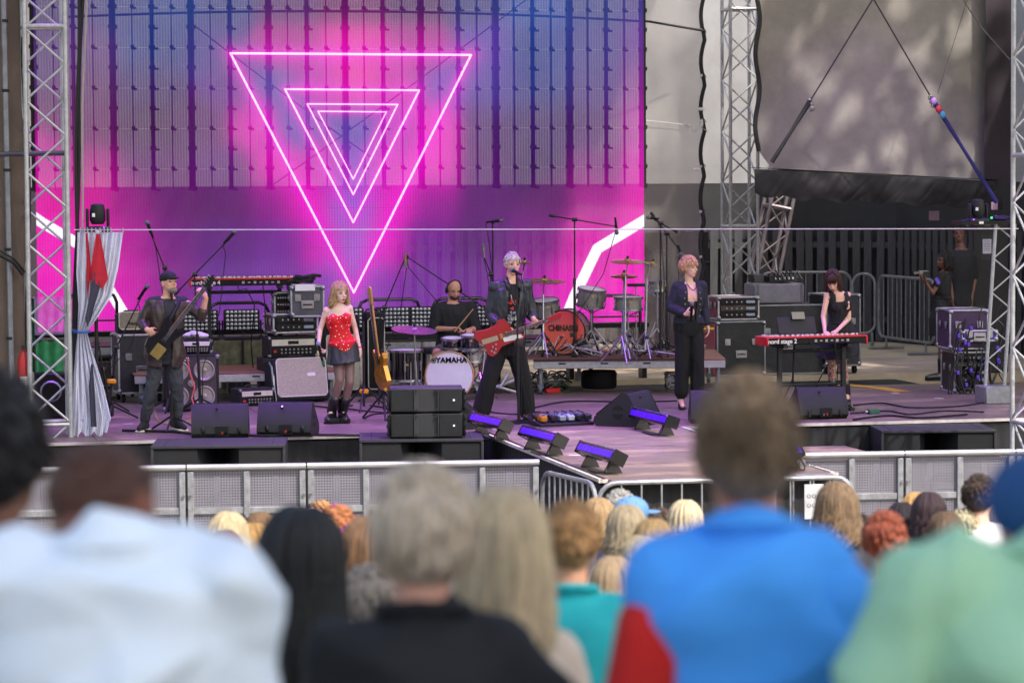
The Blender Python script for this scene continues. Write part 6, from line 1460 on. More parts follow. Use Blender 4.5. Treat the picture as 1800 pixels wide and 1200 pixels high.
        for i in range(n):
            if kind == 'short':
                a = rnd.uniform(0, 2*pi); e = rnd.uniform(.0, 1.0); z = -.25+1.25*e; r_ = sqrt(max(0, 1-min(1, z)**2)); d = V((cos(a)*r_, sin(a)*r_, z))
                p = V((d.x*Sx, yc+d.y*Sy, zc+d.z*Sz)); q0 = p
                if p.y > .035 and p.z < .06: continue
                if p.z < -.0-.8*max(0, -p.y): continue
                f = V((rnd.gauss(0, jit), .45 if p.z > .09 else -.1, -1+rnd.gauss(0, jit) if p.z < .10 else -.15+rnd.gauss(0, jit))); f = (f-d*f.dot(d)).normalized(); q = p+f*L*rnd.uniform(.6, 1.1)
                qd = V((q.x/Sx, (q.y-yc)/Sy, (q.z-zc)/Sz)); ql = max(.3, qd.length); q = V((qd.x/ql*Sx, yc+qd.y/ql*Sy, zc+qd.z/ql*Sz))+d*rnd.uniform(.002, .007+L*.06)
                bb.tube([P(*(p-d*rad*.4)), P(*((p+q)/2+d*(.003+L*L*.5))), P(*q)], [rad, rad*.8, rad*.25], 4)
            else:
                a = rnd.uniform(radians(-180+face_open), radians(180-face_open)); A = a-pi/2   # angle measured from the back of the head
                pt = []; rr = rnd.uniform(.94, 1.08); w0 = rnd.uniform(0, 6.3); Ll = L*rnd.uniform(.8, 1.08); x0 = rnd.uniform(-.2, .2)
                for j in range(6):
                    e = radians(88-88*j/5); pt.append(V((cos(A)*cos(e)*Sx*rr+x0*.02, yc+sin(A)*cos(e)*Sy*rr, zc+sin(e)*Sz*rr)))
                b0 = pt[-1]; ns = 6
                for j in range(1, ns+1):
                    t = j/ns; pt.append(V((b0.x*(1+.12*t)+wave*sin(w0+t*9)*t, b0.y*(1+.05*t)-.01*t+wave*cos(w0+t*8)*t*.7, b0.z-Ll*t)))
                out = [P(*q) for q in pt]
                bb.tube(out, [rad*.5]+[rad]*(len(out)-3)+[rad*.8, rad*.15], 5)
        me = bb.mesh(name); return finish(me, name, m, s.root, s.base)
def inv(c): return c
# ----------------------------------------------------------------- the band
def joints(y0, T):
    return {k: ay(u, v, y0-d) for k, (u, v, d) in T.items()}
SK1, SK2, SK3 = skin('c99478'), skin('d3a48c'), skin('b07a5c')
# 1 bassist
y0 = az(292, 757).y+.05
T = dict(p=(290, 618, 0), c=(292, 575, .03), n=(295, 521, 0), s1=(268, 531, .02), s2=(322, 530, 0), e1=(249, 566, .02), w1=(258, 579, .17), e2=(354, 556, .10), w2=(362, 524, .16),
         h1=(279, 622, 0), h2=(303, 622, 0), k1=(267, 677, .05), k2=(311, 678, .05), a1=(254, 742, .0), a2=(312, 742, 0), t1=(247, 752, .15), t2=(320, 750, .13))
base = V((ay(285, 757, y0).x, y0, 1.1)); f = Fig('person in cap and brown leather jacket playing a black bass guitar at a microphone', base, joints(y0, T), 1.0)
hc = ay(297, 497, y0-.02)
def ex(bb):
    f.head(bb, hc, (.42, -.85, .12)); f.g1 = f.hand(bb, 1, (.75, -.1, -.55), (.2, 1, .1), .6, thumb=-1); f.g2 = f.hand(bb, 2, (-.45, .0, .85), (-.6, .6, 0), .75, thumb=1)
f.body(skin('dba68e'), extra=ex); f.face_parts('9c6a60', '6a5a50')
BJ = mat('brown_leather', '3a2c28', .42, var=.35, scale=14, bump=.4, bscale=40, spec=.6)
f.cloth('t_shirt', lambda bb: f.torso(bb, .012, -.18, .97), mat('slate_tee', '2e3036', .85, var=.15), amp=.003)
def jk(bb): f.torso(bb, .029, -.28, .96, flare=.05); f.arm(bb, 1, .016, 1.75); f.arm(bb, 2, .016, 1.25)
f.cloth('leather_jacket', jk, BJ, amp=.007, sc=7, cut=lambda x, y, z, nf, p: (y > .03 and abs(x) < .050+.03*max(0, z-.25)) or z > .53)
def tr(bb): f.torso(bb, .014, -.22, .12); f.leg(bb, 1, .014, 1.93); f.leg(bb, 2, .014, 1.93)
f.cloth('jeans', tr, mat('washed_black_jeans', '34373e', .8, var=.7, scale=4, bump=.5, bscale=90), amp=.006, sc=9, st=(1, 1, 1))
for i in (1, 2): f.shoe(i, mat('dark_canvas', '1c1c20', .8), mat('white_rubber', 'd6d2c4', .6))
c, M = f.hc, f.hM; P = lambda x, y, z: c+M@V((x, y, z))-f.base
bb = B(); bb.ell(P(0, -.014, .05), (.083, .103, .078), M, 18, 12); me = bb.mesh('c'); 
bb = B(); bb.ell(P(0, -.012, .052), (.084, .104, .074), M, 18, 12); bb.ell(P(0, .10, .040), (.062, .055, .010), M, 14, 8); bb.ell(P(0, -.01, .128), (.008, .008, .006), M); part('baseball_cap', bb, mat('black_cap', '202126', .85, var=.3), f.root, ang=180)
bb = B(); bb.ell(P(0, .055, -.085), (.052, .045, .032), M, 12, 8); part('beard', bb, hairm('8a8078'), f.root, ang=180)
bb = B(); bb.lathe([(.030, -.01), (.034, 0), (.030, .01)], f.J['w1']-f.base-V((.01, -.02, -.01)), V(f.J['w1']-f.J['e1']), 12); part('wristband', bb, mat('orange_band', 'd0601c', .6), f.root)
# bass guitar held by him
a, c2 = ay(283, 602, y0-.235), ay(357, 508, y0-.26)
bpoly = [(-.20, -.04), (-.19, .05), (-.14, .13), (-.05, .16), (.03, .12), (.12, .10), (.24, .15), (.30, .12), (.22, .04), (.17, .03), (.17, -.03), (.22, -.05), (.30, -.10), (.25, -.14), (.14, -.11), (.04, -.10), (-.05, -.15), (-.14, -.12)]
g = guitar('bass_guitar', 'black bass guitar with a gold plate held by the man in the cap', a, frame(c2-a, (-.1, 1, .15)), bpoly, BLKG, (.16, .78), ([(0, -.03), (.04, -.045), (.17, -.03), (.19, .01), (.15, .05), (.02, .035)], BLKG, [(.05+.035*k, .05) for k in range(4)]), scale=.90)
bb = B(); bb.box((-.10, -.028, -.03), (.16, .008, .13), bev=.003); part('gold_plate', bb, mat('gold_plate', 'a8925a', .35, .7), g)
bb = B(); bb.box((.04, -.03, 0), (.05, .016, .07), bev=.003); part('pickup', bb, BLK, g)
o = thing('guitar_strap', 'black strap of the bass guitar over the shoulder of the man in the cap', 'strap', base); bb = B()
pts = [ay(290, 590, y0-.18), ay(300, 560, y0-.185), ay(312, 538, y0-.14), ay(316, 526, y0-.02), ay(312, 532, y0+.1)]
bb.tube([p-base for p in pts], .022, 6); part('webbing', bb, BLK, o)

# 2 woman in red top
y0 = az(592, 742).y
T = dict(p=(602, 606, 0), c=(596, 575, .0), n=(594, 536, 0), s1=(574, 546, 0), s2=(614, 542, 0), e1=(563, 578, -.02), w1=(560, 606, .08), e2=(625, 580, -.02), w2=(632, 611, .05),
         h1=(592, 616, 0), h2=(612, 616, 0), k1=(597, 668, .12), k2=(615, 672, .12), a1=(583, 722, 0), a2=(602, 722, -.02), t1=(578, 738, .14), t2=(606, 738, .12))
base = V((ay(590, 742, y0).x, y0, 1.1)); f = Fig('person with long wavy blonde hair in a red bandana top and black leather mini skirt', base, joints(y0, T), .88, True)
def ex(bb):
    f.head(bb, ay(598, 516, y0-.01), (.30, -.9, -.02), hs=.92); f.hand(bb, 1, (.25, -.25, -1), (.8, 0, .1), .95, thumb=1); f.hand(bb, 2, (.12, -.1, -1), (-.8, .3, 0), .4, thumb=-1)
f.body(skin('e6c2b0'), voxel=.008, extra=ex); f.face_parts('c01828', '6a4a30')
RT_ = bpy.data.materials.new('red_bandana'); RT_.use_nodes = True; n_ = RT_.node_tree.nodes; l_ = RT_.node_tree.links
tc = n_.new('ShaderNodeTexCoord'); vo = n_.new('ShaderNodeTexVoronoi'); vo.inputs['Scale'].default_value = 30; l_.new(tc.outputs['Object'], vo.inputs[0]); rp = n_.new('ShaderNodeValToRGB'); rp.color_ramp.interpolation = 'CONSTANT'; rp.color_ramp.elements[0].color = (.85, .7, .7, 1); rp.color_ramp.elements[1].position = .22; rp.color_ramp.elements[1].color = (*srgb('d8101c'), 1); l_.new(vo.outputs[0], rp.inputs[0]); l_.new(rp.outputs[0], n_['Principled BSDF'].inputs['Base Color']); n_['Principled BSDF'].inputs['Roughness'].default_value = .7
def tp_(bb): f.torso(bb, .012, .02, .78); p = f.spine(-.05)+f.F*.10; bb.loft([(f.spine(.12)+f.F*.02, f.X*.165, f.F*.125), (f.spine(-.02)+f.F*.05, f.X*.11, f.F*.10), (f.spine(-.20)+f.F*.10, f.X*.02, f.F*.045)], 20)
f.cloth('bandana_top', tp_, RT_, amp=.003, cut=lambda x, y, z, nf, p: z > .345)
def sk(bb): f.torso(bb, .014, -.25, .12); bb.loft([(f.J['p'], f.X*.165, f.F*.115), (f.J['p'].lerp((f.J['k1']+f.J['k2'])/2, .50)+f.F*.01, f.X*.185, f.F*.135)], 22); 
f.cloth('leather_skirt', sk, mat('black_leather', '1c1e24', .35, var=.3, bump=.4, bscale=40), amp=.005)
bb = B(); q = f.J['p']-f.base+f.F*.14+f.X*.03; bb.tube([q+V((0, 0, -.05)), q+V((-.03, -.01, -.17)), q+V((-.04, -.01, -.2))], .004, 5); bb.tube([q+V((0, 0, -.05)), q+V((.02, -.01, -.17))], .004, 5); part('zip', bb, CHROME, f.root)
def tg(bb):
    for i in (1, 2): f.leg(bb, i, .003, 1.9)
f.cloth('tights', tg, mat('sheer_tights', '7d5f5c', .5, var=.2), amp=0, voxel=.008)
for i in (1, 2): f.shoe(i, mat('black_boot_leather', '131316', .3, coat=.3), RUB, high=.13, r=.055, name='boot'); bb = B(); A = f.J[f'a{i}']-f.base; bb.box((A.x-.01, A.y-.07, .03), (.115, .28, .05), rz=.05, bev=.012); part('platform_sole', bb, RUB, f.root)
f.hair(hairm('b39468', .6), 'long', .20, 190, 3, .042, 64, 1.12, name='hair', rad=.010)
bb = B(); bb.lathe([(.028, -.006), (.031, 0), (.028, .006)], f.J['w2']-f.base+V((0, 0, .01)), (0, 0, 1), 12); part('wristband', bb, mat('red_band', 'd02028', .5), f.root)
o = thing('hand_microphone', 'black wireless microphone with grey head held low by the woman in red', 'microphone', ay(561, 612, y0-.13)); O = o.location.copy(); mic_geo(ay(560, 606, y0-.13)-O, ay(556, 590, y0-.13)-ay(568, 638, y0-.13), .24, .022, par=o, hm_=mat('grey_foam', '8088a0', .7)); bb = B(); bb.cyl(ay(567.5, 634, y0-.13)-O, ay(569, 641, y0-.13)-O, .017); part('green_end_cap', bb, mat('green_cap', '1c7a40', .4), o)

# 3 drummer
y0 = kb.y+1.0
T = dict(p=(795, 612, 0), c=(795, 575, -.02), n=(796, 531, 0), s1=(770, 541, 0), s2=(824, 540, 0), e1=(763, 578, .02), w1=(794, 578, .26), e2=(834, 578, .02), w2=(824, 580, .25),
         h1=(784, 618, 0), h2=(808, 618, 0), k1=(768, 620, .42), k2=(848, 620, .42), a1=(770, 690, .48), a2=(851, 690, .45), t1=(770, 700, .62), t2=(853, 700, .6))
base = V((ay(793, 705, kb.y+.55).x, kb.y+.55, 1.1)); f = Fig('seated bald bearded drummer in black t-shirt and headphones behind the white bass drum', base, joints(y0, T), 1.02)
f.root['label'] = 'person with bald head, beard and headphones in black t-shirt, playing the drums'
def ex(bb):
    f.head(bb, ay(798, 509, y0-.03), (.10, -.85, -.38)); f.g1 = f.hand(bb, 1, (.8, -.35, .15), (0, -.2, -1), .85, thumb=-1); f.hand(bb, 2, (-.1, -.9, .1), (-.3, 0, -1), .8, thumb=1)
f.body(skin('c8937a'), extra=ex); f.face_parts('8a5a50', '2a201c')
def ts(bb): f.torso(bb, .028, -.2, .98); f.arm(bb, 1, .03, .95); f.arm(bb, 2, .03, .95)
f.cloth('t_shirt', ts, mat('black_tee', '1c1d20', .85, var=.3), amp=.007, sc=6)
def sh2(bb): f.torso(bb, .014, -.22, .1); f.leg(bb, 1, .025, .85); f.leg(bb, 2, .025, .85)
f.cloth('shorts', sh2, mat('grey_shorts', '4a4b50', .85, var=.3), amp=.005)
for i in (1, 2): f.shoe(i, mat('dark_canvas', '1c1c20', .8))
c, M = f.hc, f.hM; P = lambda x, y, z: c+M@V((x, y, z))-f.base
bb = B(); bb.ell(P(0, .045, -.075), (.058, .05, .042), M, 12, 8); part('beard', bb, hairm('3a2c26'), f.root, ang=180)
bb = B(); bb.tube([P(cos(a)*.088, -.01, .03+sin(a)*.09) for a in [pi*k/10 for k in range(11)]], .008, 6); part('headphone_band', bb, BLK, f.root)
for g_ in (-1, 1): bb = B(); bb.ell(P(g_*.088, -.006, -.008), (.02, .035, .042), M, 12, 8); part('headphone_cup', bb, BLK, f.root)
for l, a, c2 in (('wooden drumstick held up by the drummer', (803, 578, .33), (831, 544, .40)), ('wooden drumstick pointing down in the drummer\'s other hand', (826, 583, .33), (806, 598, .50))):
    o = thing('drumstick', l, 'drumstick', ay(a[0], a[1], y0-a[2])); bb = B(); q = ay(c2[0], c2[1], y0-c2[2])-o.location; bb.cyl(-q*.15, q, .008, .005, 8); bb.ell(q, (.008,)*3); part('stick', bb, mat('hickory', 'c49a6c', .5), o)

# 4 singer
y0 = az(890, 740).y+.12
T = dict(p=(889, 601, 0), c=(893, 560, .01), n=(899, 493, 0), s1=(869, 506, 0), s2=(926, 503, 0), e1=(862, 555, .0), w1=(882, 576, .20), e2=(934, 553, .02), w2=(938, 561, .17),
         h1=(877, 606, 0), h2=(902, 606, 0), k1=(863, 660, .06), k2=(919, 660, .03), a1=(846, 722, 0), a2=(927, 722, 0), t1=(838, 735, .16), t2=(925, 740, .16))
base = V((ay(889, 740, y0).x, y0, 1.1)); f = Fig('person with white hair in a dark leather jacket singing and playing a red guitar', base, joints(y0, T), 1.03)
def ex(bb):
    f.head(bb, ay(901, 465, y0-.02), (.10, -.98, -.02)); f.hand(bb, 1, (.8, -.1, -.25), (.1, .9, -.3), .55, thumb=-1); f.hand(bb, 2, (.15, .1, -.2), (-.3, .9, .3), .8, thumb=1)
f.body(skin('e0ae98'), extra=ex); f.face_parts('a06058', '9a8c80')
f.cloth('t_shirt', lambda bb: f.torso(bb, .012, -.12, .97), mat('black_tee', '1c1d20', .85), amp=.003)
LJ = mat('navy_leather', '20242c', .38, var=.3, scale=12, bump=.35, bscale=45, spec=.6)
def jk(bb): f.torso(bb, .028, -.06, .97); f.arm(bb, 1, .017, 1.55); f.arm(bb, 2, .017, 1.6)
f.cloth('leather_jacket', jk, LJ, amp=.008, sc=7, cut=lambda x, y, z, nf, p: (y > .03 and -.035-.05*max(0, z-.2) < x < .055+.06*max(0, z-.2)) or (z > .66 and abs(x) < .06 and y > -.02))
for sx in (-1, 1):
    bb = B(); q = f.J['n']-f.base; bb.add([q+V((sx*.05, -.02, .05)), q+V((sx*.10, -.10, -.01)), q+V((sx*.075, -.15, -.10)), q+V((sx*.035, -.13, -.05)), q+V((sx*.06, .05, .05)), q+V((sx*.1, .03, .0))], [(0, 1, 2, 3), (0, 4, 5, 1)]); o = part('collar', bb, LJ, f.root, ang=180); o.modifiers.new('t', 'SOLIDIFY').thickness = .008
bb = B()
rnd = random.Random(4)
q = f.spine(.62)-f.base+f.F*.148*1.0
for c_, n_, z0_ in (('b03038', 7, .07), ('7a8a9a', 16, -.06), ('c8c4c0', 14, -.1)):
    bb = B()
    for k in range(n_):
        x = rnd.uniform(-.035, .055); z = z0_+rnd.uniform(-.05, .06); bb.box(q+f.X*x+V((0, -.0, z)), (rnd.uniform(.008, .03), .006, rnd.uniform(.008, .03)), ry=rnd.uniform(0, 3))
    part('shirt_print', bb, mat('print_'+c_, c_, .8), f.root, kind='stuff', sm=None)
def tr(bb): f.torso(bb, .016, -.22, .1); f.leg(bb, 1, .024, 1.95, .028); f.leg(bb, 2, .024, 1.98, .028)
f.cloth('wide_trousers', tr, mat('black_trousers', '0e0f11', .85, var=.3), amp=.007, sc=6, st=(1, 1, .25))
for i in (1, 2): f.shoe(i, mat('brown_shoe', '2a1e1a', .4))
f.hair(hairm('c8c4b4', .2), 'short', .035, 130, 5, rad=.008, vol=1.03, top=1.08)
bb = B(); bb.lathe([(.031, -.009), (.034, 0), (.031, .009)], f.J['w1']-f.base-(f.J['w1']-f.J['e1'])*.1, V(f.J['w1']-f.J['e1']), 12); part('wristband', bb, mat('red_white_band', 'd83038', .5), f.root)
bb = B(); q = f.J['n']-f.base; bb.tube([q+V((-.05, -.06, .0)), q+V((-.03, -.15, -.2)), q+V((.0, -.165, -.26)), q+V((.03, -.15, -.2)), q+V((.05, -.06, 0))], .004, 5); part('necklace', bb, CHROME, f.root)
a, c2 = ay(874, 592, y0-.26), ay(1000, 549, y0-.30)
fb_ = [(-.30, .10), (-.27, .17), (-.10, .14), (.02, .16), (.08, .21), (.16, .20), (.20, .12), (.21, .04), (.21, -.03), (.30, -.05), (.36, -.10), (.33, -.14), (.16, -.13), (.02, -.14), (-.08, -.22), (-.14, -.23), (-.18, -.19), (-.20, -.08)]
g = guitar('electric_guitar', 'red electric guitar of angular shape with a white pickguard held by the white-haired singer', a, frame(c2-a, (.05, 1, .2)), fb_, mat('cherry_red', 'a01016', .38, var=.15, coat=.15), (.15, .68), ([(0, -.028), (.05, -.05), (.20, -.035), (.23, .02), (.19, .045), (.03, .03)], mat('cherry_red', '9a1416'), [(.05+.028*k, -.05) for k in range(6)]), scale=.80)
bb = B(); bb.prism([(.06, -.03), (.2, -.035), (.31, -.065), (.33, -.11), (.2, -.11), (.07, -.09)], -.028, -.022); part('white_pickguard', bb, WHITE, g)
bb = B(); bb.prism([(-.22, -.03), (0, -.035), (0, .03), (-.22, .04)], -.036, -.022); part('tailpiece', bb, mat('brushed_metal', 'a8a890', .35, .8), g)
for x in (.05, .13): bb = B(); bb.box((x, -.03, 0), (.04, .014, .075), bev=.004); part('pickup', bb, mat('gold_plate', 'a8925a', .35, .7), g)
for k, (x, z) in enumerate(((-.10, -.10), (-.05, -.08), (-.13, -.15), (-.07, -.14), (-.10, -.18))): bb = B(); bb.cyl((x, -.022, z), (x, -.04, z), .013, n=12); part('knob', bb, CHROME, g)
o = thing('guitar_lead', 'thin guitar lead hanging down the singer\'s trouser leg to the deck', 'cable', base+V((.1, -.2, 0))); bb = B(); bb.tube([ay(u, v, y0-.22)-o.location for u, v in ((905, 606), (914, 630), (918, 670), (925, 700), (934, 728), (941, 744))], .006, 5); part('strand', bb, RUB, o)

# 5 woman in dark jacket
y0 = az(1205, 718).y
T = dict(p=(1210, 573, 0), c=(1210, 540, .02), n=(1212, 496, 0), s1=(1189, 505, 0), s2=(1233, 503, 0), e1=(1179, 541, .02), w1=(1204, 552, .20), e2=(1238, 542, -.02), w2=(1244, 571, .05),
         h1=(1200, 578, 0), h2=(1221, 578, 0), k1=(1199, 630, .03), k2=(1226, 630, .05), a1=(1197, 703, 0), a2=(1226, 700, .05), t1=(1200, 716, .15), t2=(1230, 714, .18))
base = V((ay(1211, 718, y0).x, y0, 1.1)); f = Fig('person with short ginger hair in a studded dark denim jacket holding a microphone', base, joints(y0, T), .95, True)
def ex(bb):
    f.head(bb, ay(1212, 471, y0-.01), (.62, -.78, .03), hs=.95); f.hand(bb, 1, (.75, -.3, .1), (.25, .5, .3), .95, thumb=-1); f.hand(bb, 2, (.1, -.15, -1), (-.8, .2, 0), .4, thumb=-1)
f.body(skin('e6b8a2'), voxel=.008, extra=ex); f.face_parts('b04848', '7a5030')
f.cloth('lace_top', lambda bb: f.torso(bb, .010, .0, .78), mat('black_lace', '1a1a1e', .6, var=.4), amp=.002, cut=lambda x, y, z, nf, p: z > .27+abs(x)*.25)
DJ = mat('dark_denim', '20242e', .8, var=.25, scale=20, bump=.3, bscale=200)
def jk(bb): f.torso(bb, .030, .08, .96); f.arm(bb, 1, .022, 1.8); f.arm(bb, 2, .022, 1.85)
f.cloth('denim_jacket', jk, DJ, amp=.006, sc=8, cut=lambda x, y, z, nf, p: (y > .02 and abs(x) < .055+.02*max(0, z-.2)) or (z > .42 and abs(x) < .06))
for i, (x, z) in enumerate([(sx*(.085+.01*(k % 2)), .12+.065*k) for sx in (-1, 1) for k in range(5)]):
    q = f.J['p']+f.X*x+f.U*z+f.F*.145-f.base; bb = B(); bb.ell(q, (.008, .006, .008)); part('stud', bb, mat('brass', 'b59a5e'), f.root)
def tr(bb): f.torso(bb, .018, -.22, .22); f.leg(bb, 1, .026, 1.80, .016); f.leg(bb, 2, .026, 1.84, .016)
f.cloth('wide_trousers', tr, mat('black_trousers', '0e0f11', .85, var=.3), amp=.006, sc=7, st=(1, 1, .3))
for i in (1, 2):
    A, t_ = f.J[f'a{i}'], f.J[f't{i}']; D = V((t_.x-A.x, t_.y-A.y, 0)).normalized(); a_ = A-f.base; bb = B()
    bb.box((a_.x+D.x*.10, a_.y+D.y*.10, .022), (.18, .075, .02), rz=atan2(D.y, D.x), bev=.006); bb.box((a_.x-D.x*.02, a_.y-D.y*.02, .045), (.05, .05, .09), rz=atan2(D.y, D.x), bev=.006); part('sandal_sole', bb, BLK, f.root)
    bb = B(); bb.lathe([(.041, -.006), (.044, 0), (.041, .006)], (a_.x, a_.y, a_.z+.02), (0, 0, 1), 14); bb.lathe([(.046, -.008), (.049, 0), (.046, .008)], (a_.x+D.x*.12, a_.y+D.y*.12, .05), D, 12); part('sandal_strap', bb, BLK, f.root)
f.hair(hairm('d0a878', .5), 'short', .08, 240, 8, rad=.010, vol=1.15, top=1.06, jit=.4)
bb = B(); q = f.J['n']-f.base; bb.tube([q+V((-.05, -.04, .0)), q+V((-.03, -.12, -.06)), q+V((.01, -.13, -.09)), q+V((.05, -.11, -.05)), q+V((.06, -.03, 0))], .005, 5); part('necklace', bb, BLK, f.root)
o = thing('hand_microphone', 'microphone with a round grey head held at the chest by the ginger-haired woman', 'microphone', ay(1214, 545, y0-.27)); O = o.location.copy(); mic_geo(ay(1216, 536, y0-.30)-O, ay(1216, 530, y0-.31)-ay(1215, 556, y0-.24), .2, .022, par=o)

# 6 keyboard player
y0 = k2y+.42
T = dict(p=(1476, 583, 0), c=(1476, 550, .0), n=(1472, 512, .06), s1=(1454, 520, .06), s2=(1490, 519, .04), e1=(1447, 555, .10), w1=(1450, 583, .34), e2=(1492, 560, .06), w2=(1470, 582, .30),
         h1=(1467, 590, 0), h2=(1487, 590, 0), k1=(1462, 634, .06), k2=(1481, 636, .04), a1=(1463, 690, 0), a2=(1488, 692, -.02), t1=(1460, 704, .15), t2=(1490, 706, .14))
base = V((ay(1476, 706, y0).x, y0, 1.1)); f = Fig('person with long dark fringed hair in a black dress playing the red keyboard', base, joints(y0, T), .88, True)
def ex(bb):
    f.head(bb, ay(1464, 494, y0-.12), (-.35, -.72, -.6), hs=.93); f.hand(bb, 1, (.0, -.9, -.2), (0, 0, -1), .45, thumb=-1, spread=1); f.hand(bb, 2, (-.6, -.7, -.1), (0, 0, -1), .4, thumb=1, spread=1)
f.body(skin('e4b6a0'), voxel=.008, extra=ex); f.face_parts('a05050', '3a2620')
def dr(bb):
    f.torso(bb, .012, -.1, .97); bb.loft([(f.spine(.25), f.X*.135, f.F*.11), (f.J['p'], f.X*.18, f.F*.14), (f.J['p'].lerp((f.J['k1']+f.J['k2'])/2, .35), f.X*.21, f.F*.17), (f.J['p'].lerp((f.J['k1']+f.J['k2'])/2, .80), f.X*.235, f.F*.20)], 26)
f.cloth('black_dress', dr, mat('black_dress', '191a1e', .8, var=.3), amp=.007, sc=8, st=(1, 1, .15), cut=lambda x, y, z, nf, p: (z > .36 and abs(x) < .055) or (z > .40 and abs(x) > .115) or z > .47)
bb = B(); bb.lathe([(.128, -.012), (.132, 0), (.128, .012)], f.spine(.3)-f.base, f.U, 24); part('beaded_belt', bb, mat('dark_beads', '3a3438', .3, .5, bump=1, bscale=90), f.root)
fsm = mat('fishnet_tights', 'a87a68', .6, var=.1); vo = fsm.node_tree.nodes.new('ShaderNodeTexVoronoi'); vo.feature = 'DISTANCE_TO_EDGE'; vo.inputs['Scale'].default_value = 30; fn = fsm.node_tree.nodes
tcx = fn.new('ShaderNodeTexCoord'); fsm.node_tree.links.new(tcx.outputs['Object'], vo.inputs[0]); rpx = fn.new('ShaderNodeValToRGB'); rpx.color_ramp.elements[0].color = (.02, .015, .015, 1); rpx.color_ramp.elements[0].position = .05; rpx.color_ramp.elements[1].position = .12; rpx.color_ramp.elements[1].color = (*srgb('c08e7c'), 1); fsm.node_tree.links.new(vo.outputs[0], rpx.inputs[0]); fsm.node_tree.links.new(rpx.outputs[0], fn['Principled BSDF'].inputs['Base Color'])
def tg(bb):
    for i in (1, 2): f.leg(bb, i, .003, 1.85)
f.cloth('fishnet_tights', tg, fsm, amp=0, voxel=.008)
for i in (1, 2): f.shoe(i, mat('black_boot_leather', '131316'), high=.12, name='boot')
f.hair(hairm('3e2618', .4), 'long', .20, 140, 6, .008, 55, 1.05, rad=.011)
c, M, hs = f.hc, f.hM, f.hs; bb = B()
for k in range(16): x = -.055+.0073*k; q = lambda x, y, z: c+M@V((x, y, z))*hs-f.base; bb.tube([q(x*.5, .04, .125), q(x*.9, .085, .085), q(x, .096-abs(x)*.35, .035)], [.008, .009, .004], 5)
part('fringe', bb, hairm('3e2618', .4), f.root, ang=180)

# 7 crewman and 8 camera woman
y0 = 34.9
T = dict(p=(1690, 535, 0), c=(1690, 490, 0), n=(1690, 437, 0), s1=(1672, 450, 0), s2=(1708, 450, 0), e1=(1668, 488, 0), w1=(1674, 522, .1), e2=(1713, 488, 0), w2=(1708, 522, .1), h1=(1679, 540, 0), h2=(1701, 540, 0), k1=(1679, 600, 0), k2=(1701, 600, 0), a1=(1681, 652, 0), a2=(1699, 652, 0), t1=(1680, 660, .15), t2=(1700, 660, .15))
base = V((ay(1690, 662, y0).x, y0, 1.1)); J = joints(y0, T)
f = Fig('person in a black t-shirt standing in the dark behind the camera woman', base, J, .98)
def ex(bb): f.head(bb, ay(1686, 411, y0), (-.35, -.93, 0)); f.hand(bb, 1, (0, 0, -1), (1, 0, 0), .4); f.hand(bb, 2, (0, 0, -1), (-1, 0, 0), .4, thumb=-1)
f.body(skin('6e4c40'), extra=ex); f.face_parts('7a4a40', '1c1412')  # skin colour darkened to stand in for the shade around him
def ts(bb): f.torso(bb, .02, -.2, .98); f.arm(bb, 1, .022, .9); f.arm(bb, 2, .022, .9)
f.cloth('t_shirt', ts, mat('black_tee', '1c1d20'), amp=.005)
def tr(bb): f.torso(bb, .014, -.22, .1); f.leg(bb, 1, .02, 1.95); f.leg(bb, 2, .02, 1.95)
f.cloth('trousers', tr, mat('black_trousers', '17181b'), amp=.004)
for i in (1, 2): f.shoe(i, BLK)
f.hair(hairm('1a1412'), 'short', .025, 90, 9, rad=.008, vol=1.0)
y0 = az(1653, 668).y
T = dict(p=(1654, 560, 0), c=(1654, 525, 0), n=(1660, 476, 0), s1=(1655, 486, .10), s2=(1668, 486, -.12), e1=(1640, 515, .12), w1=(1628, 497, .10), e2=(1652, 522, -.08), w2=(1634, 500, .0), h1=(1651, 570, .06), h2=(1657, 570, -.06), k1=(1655, 612, .07), k2=(1658, 612, -.07), a1=(1655, 655, .07), a2=(1659, 655, -.07), t1=(1642, 663, .07), t2=(1646, 663, -.07))
base = V((ay(1655, 668, y0).x, y0, 1.1)); f = Fig('person in a black dress and boots filming with a small camera, seen from the side', base, joints(y0, T), .86, True)
f.X = V((.25, .97, 0)).normalized(); f.F = f.X.cross(f.U); 
if f.F.x > 0: f.F = -f.F; f.X = -f.X
f.face = 1
def ex(bb): f.head(bb, ay(1659, 458, y0), (-1, -.15, 0), hs=.92); f.hand(bb, 1, (-.8, 0, .6), (.2, 0, 1), .6, thumb=1); f.hand(bb, 2, (-.8, 0, .5), (.2, 0, 1), .6, thumb=-1)
f.body(skin('6a483c'), extra=ex, voxel=.008); f.face_parts('6a3a34', '1c1412')
def dr(bb): f.torso(bb, .02, -.1, .97); k_ = (f.J['k1']+f.J['k2'])/2; bb.loft([(f.spine(.2), f.X*.14, f.F*.12), (f.J['p'], f.X*.18, f.F*.15), (f.J['p'].lerp(k_, .6), f.X*.19, f.F*.17)], 22); f.arm(bb, 1, .015, .5); f.arm(bb, 2, .015, .5)
f.cloth('black_dress', dr, mat('black_dress', '191a1e'), amp=.005)
for i in (1, 2): f.shoe(i, mat('black_boot_leather', '131316'), high=.16, name='boot')
f.hair(hairm('15110f'), 'long', .16, 90, 12, .01, 60, 1.05, rad=.012)
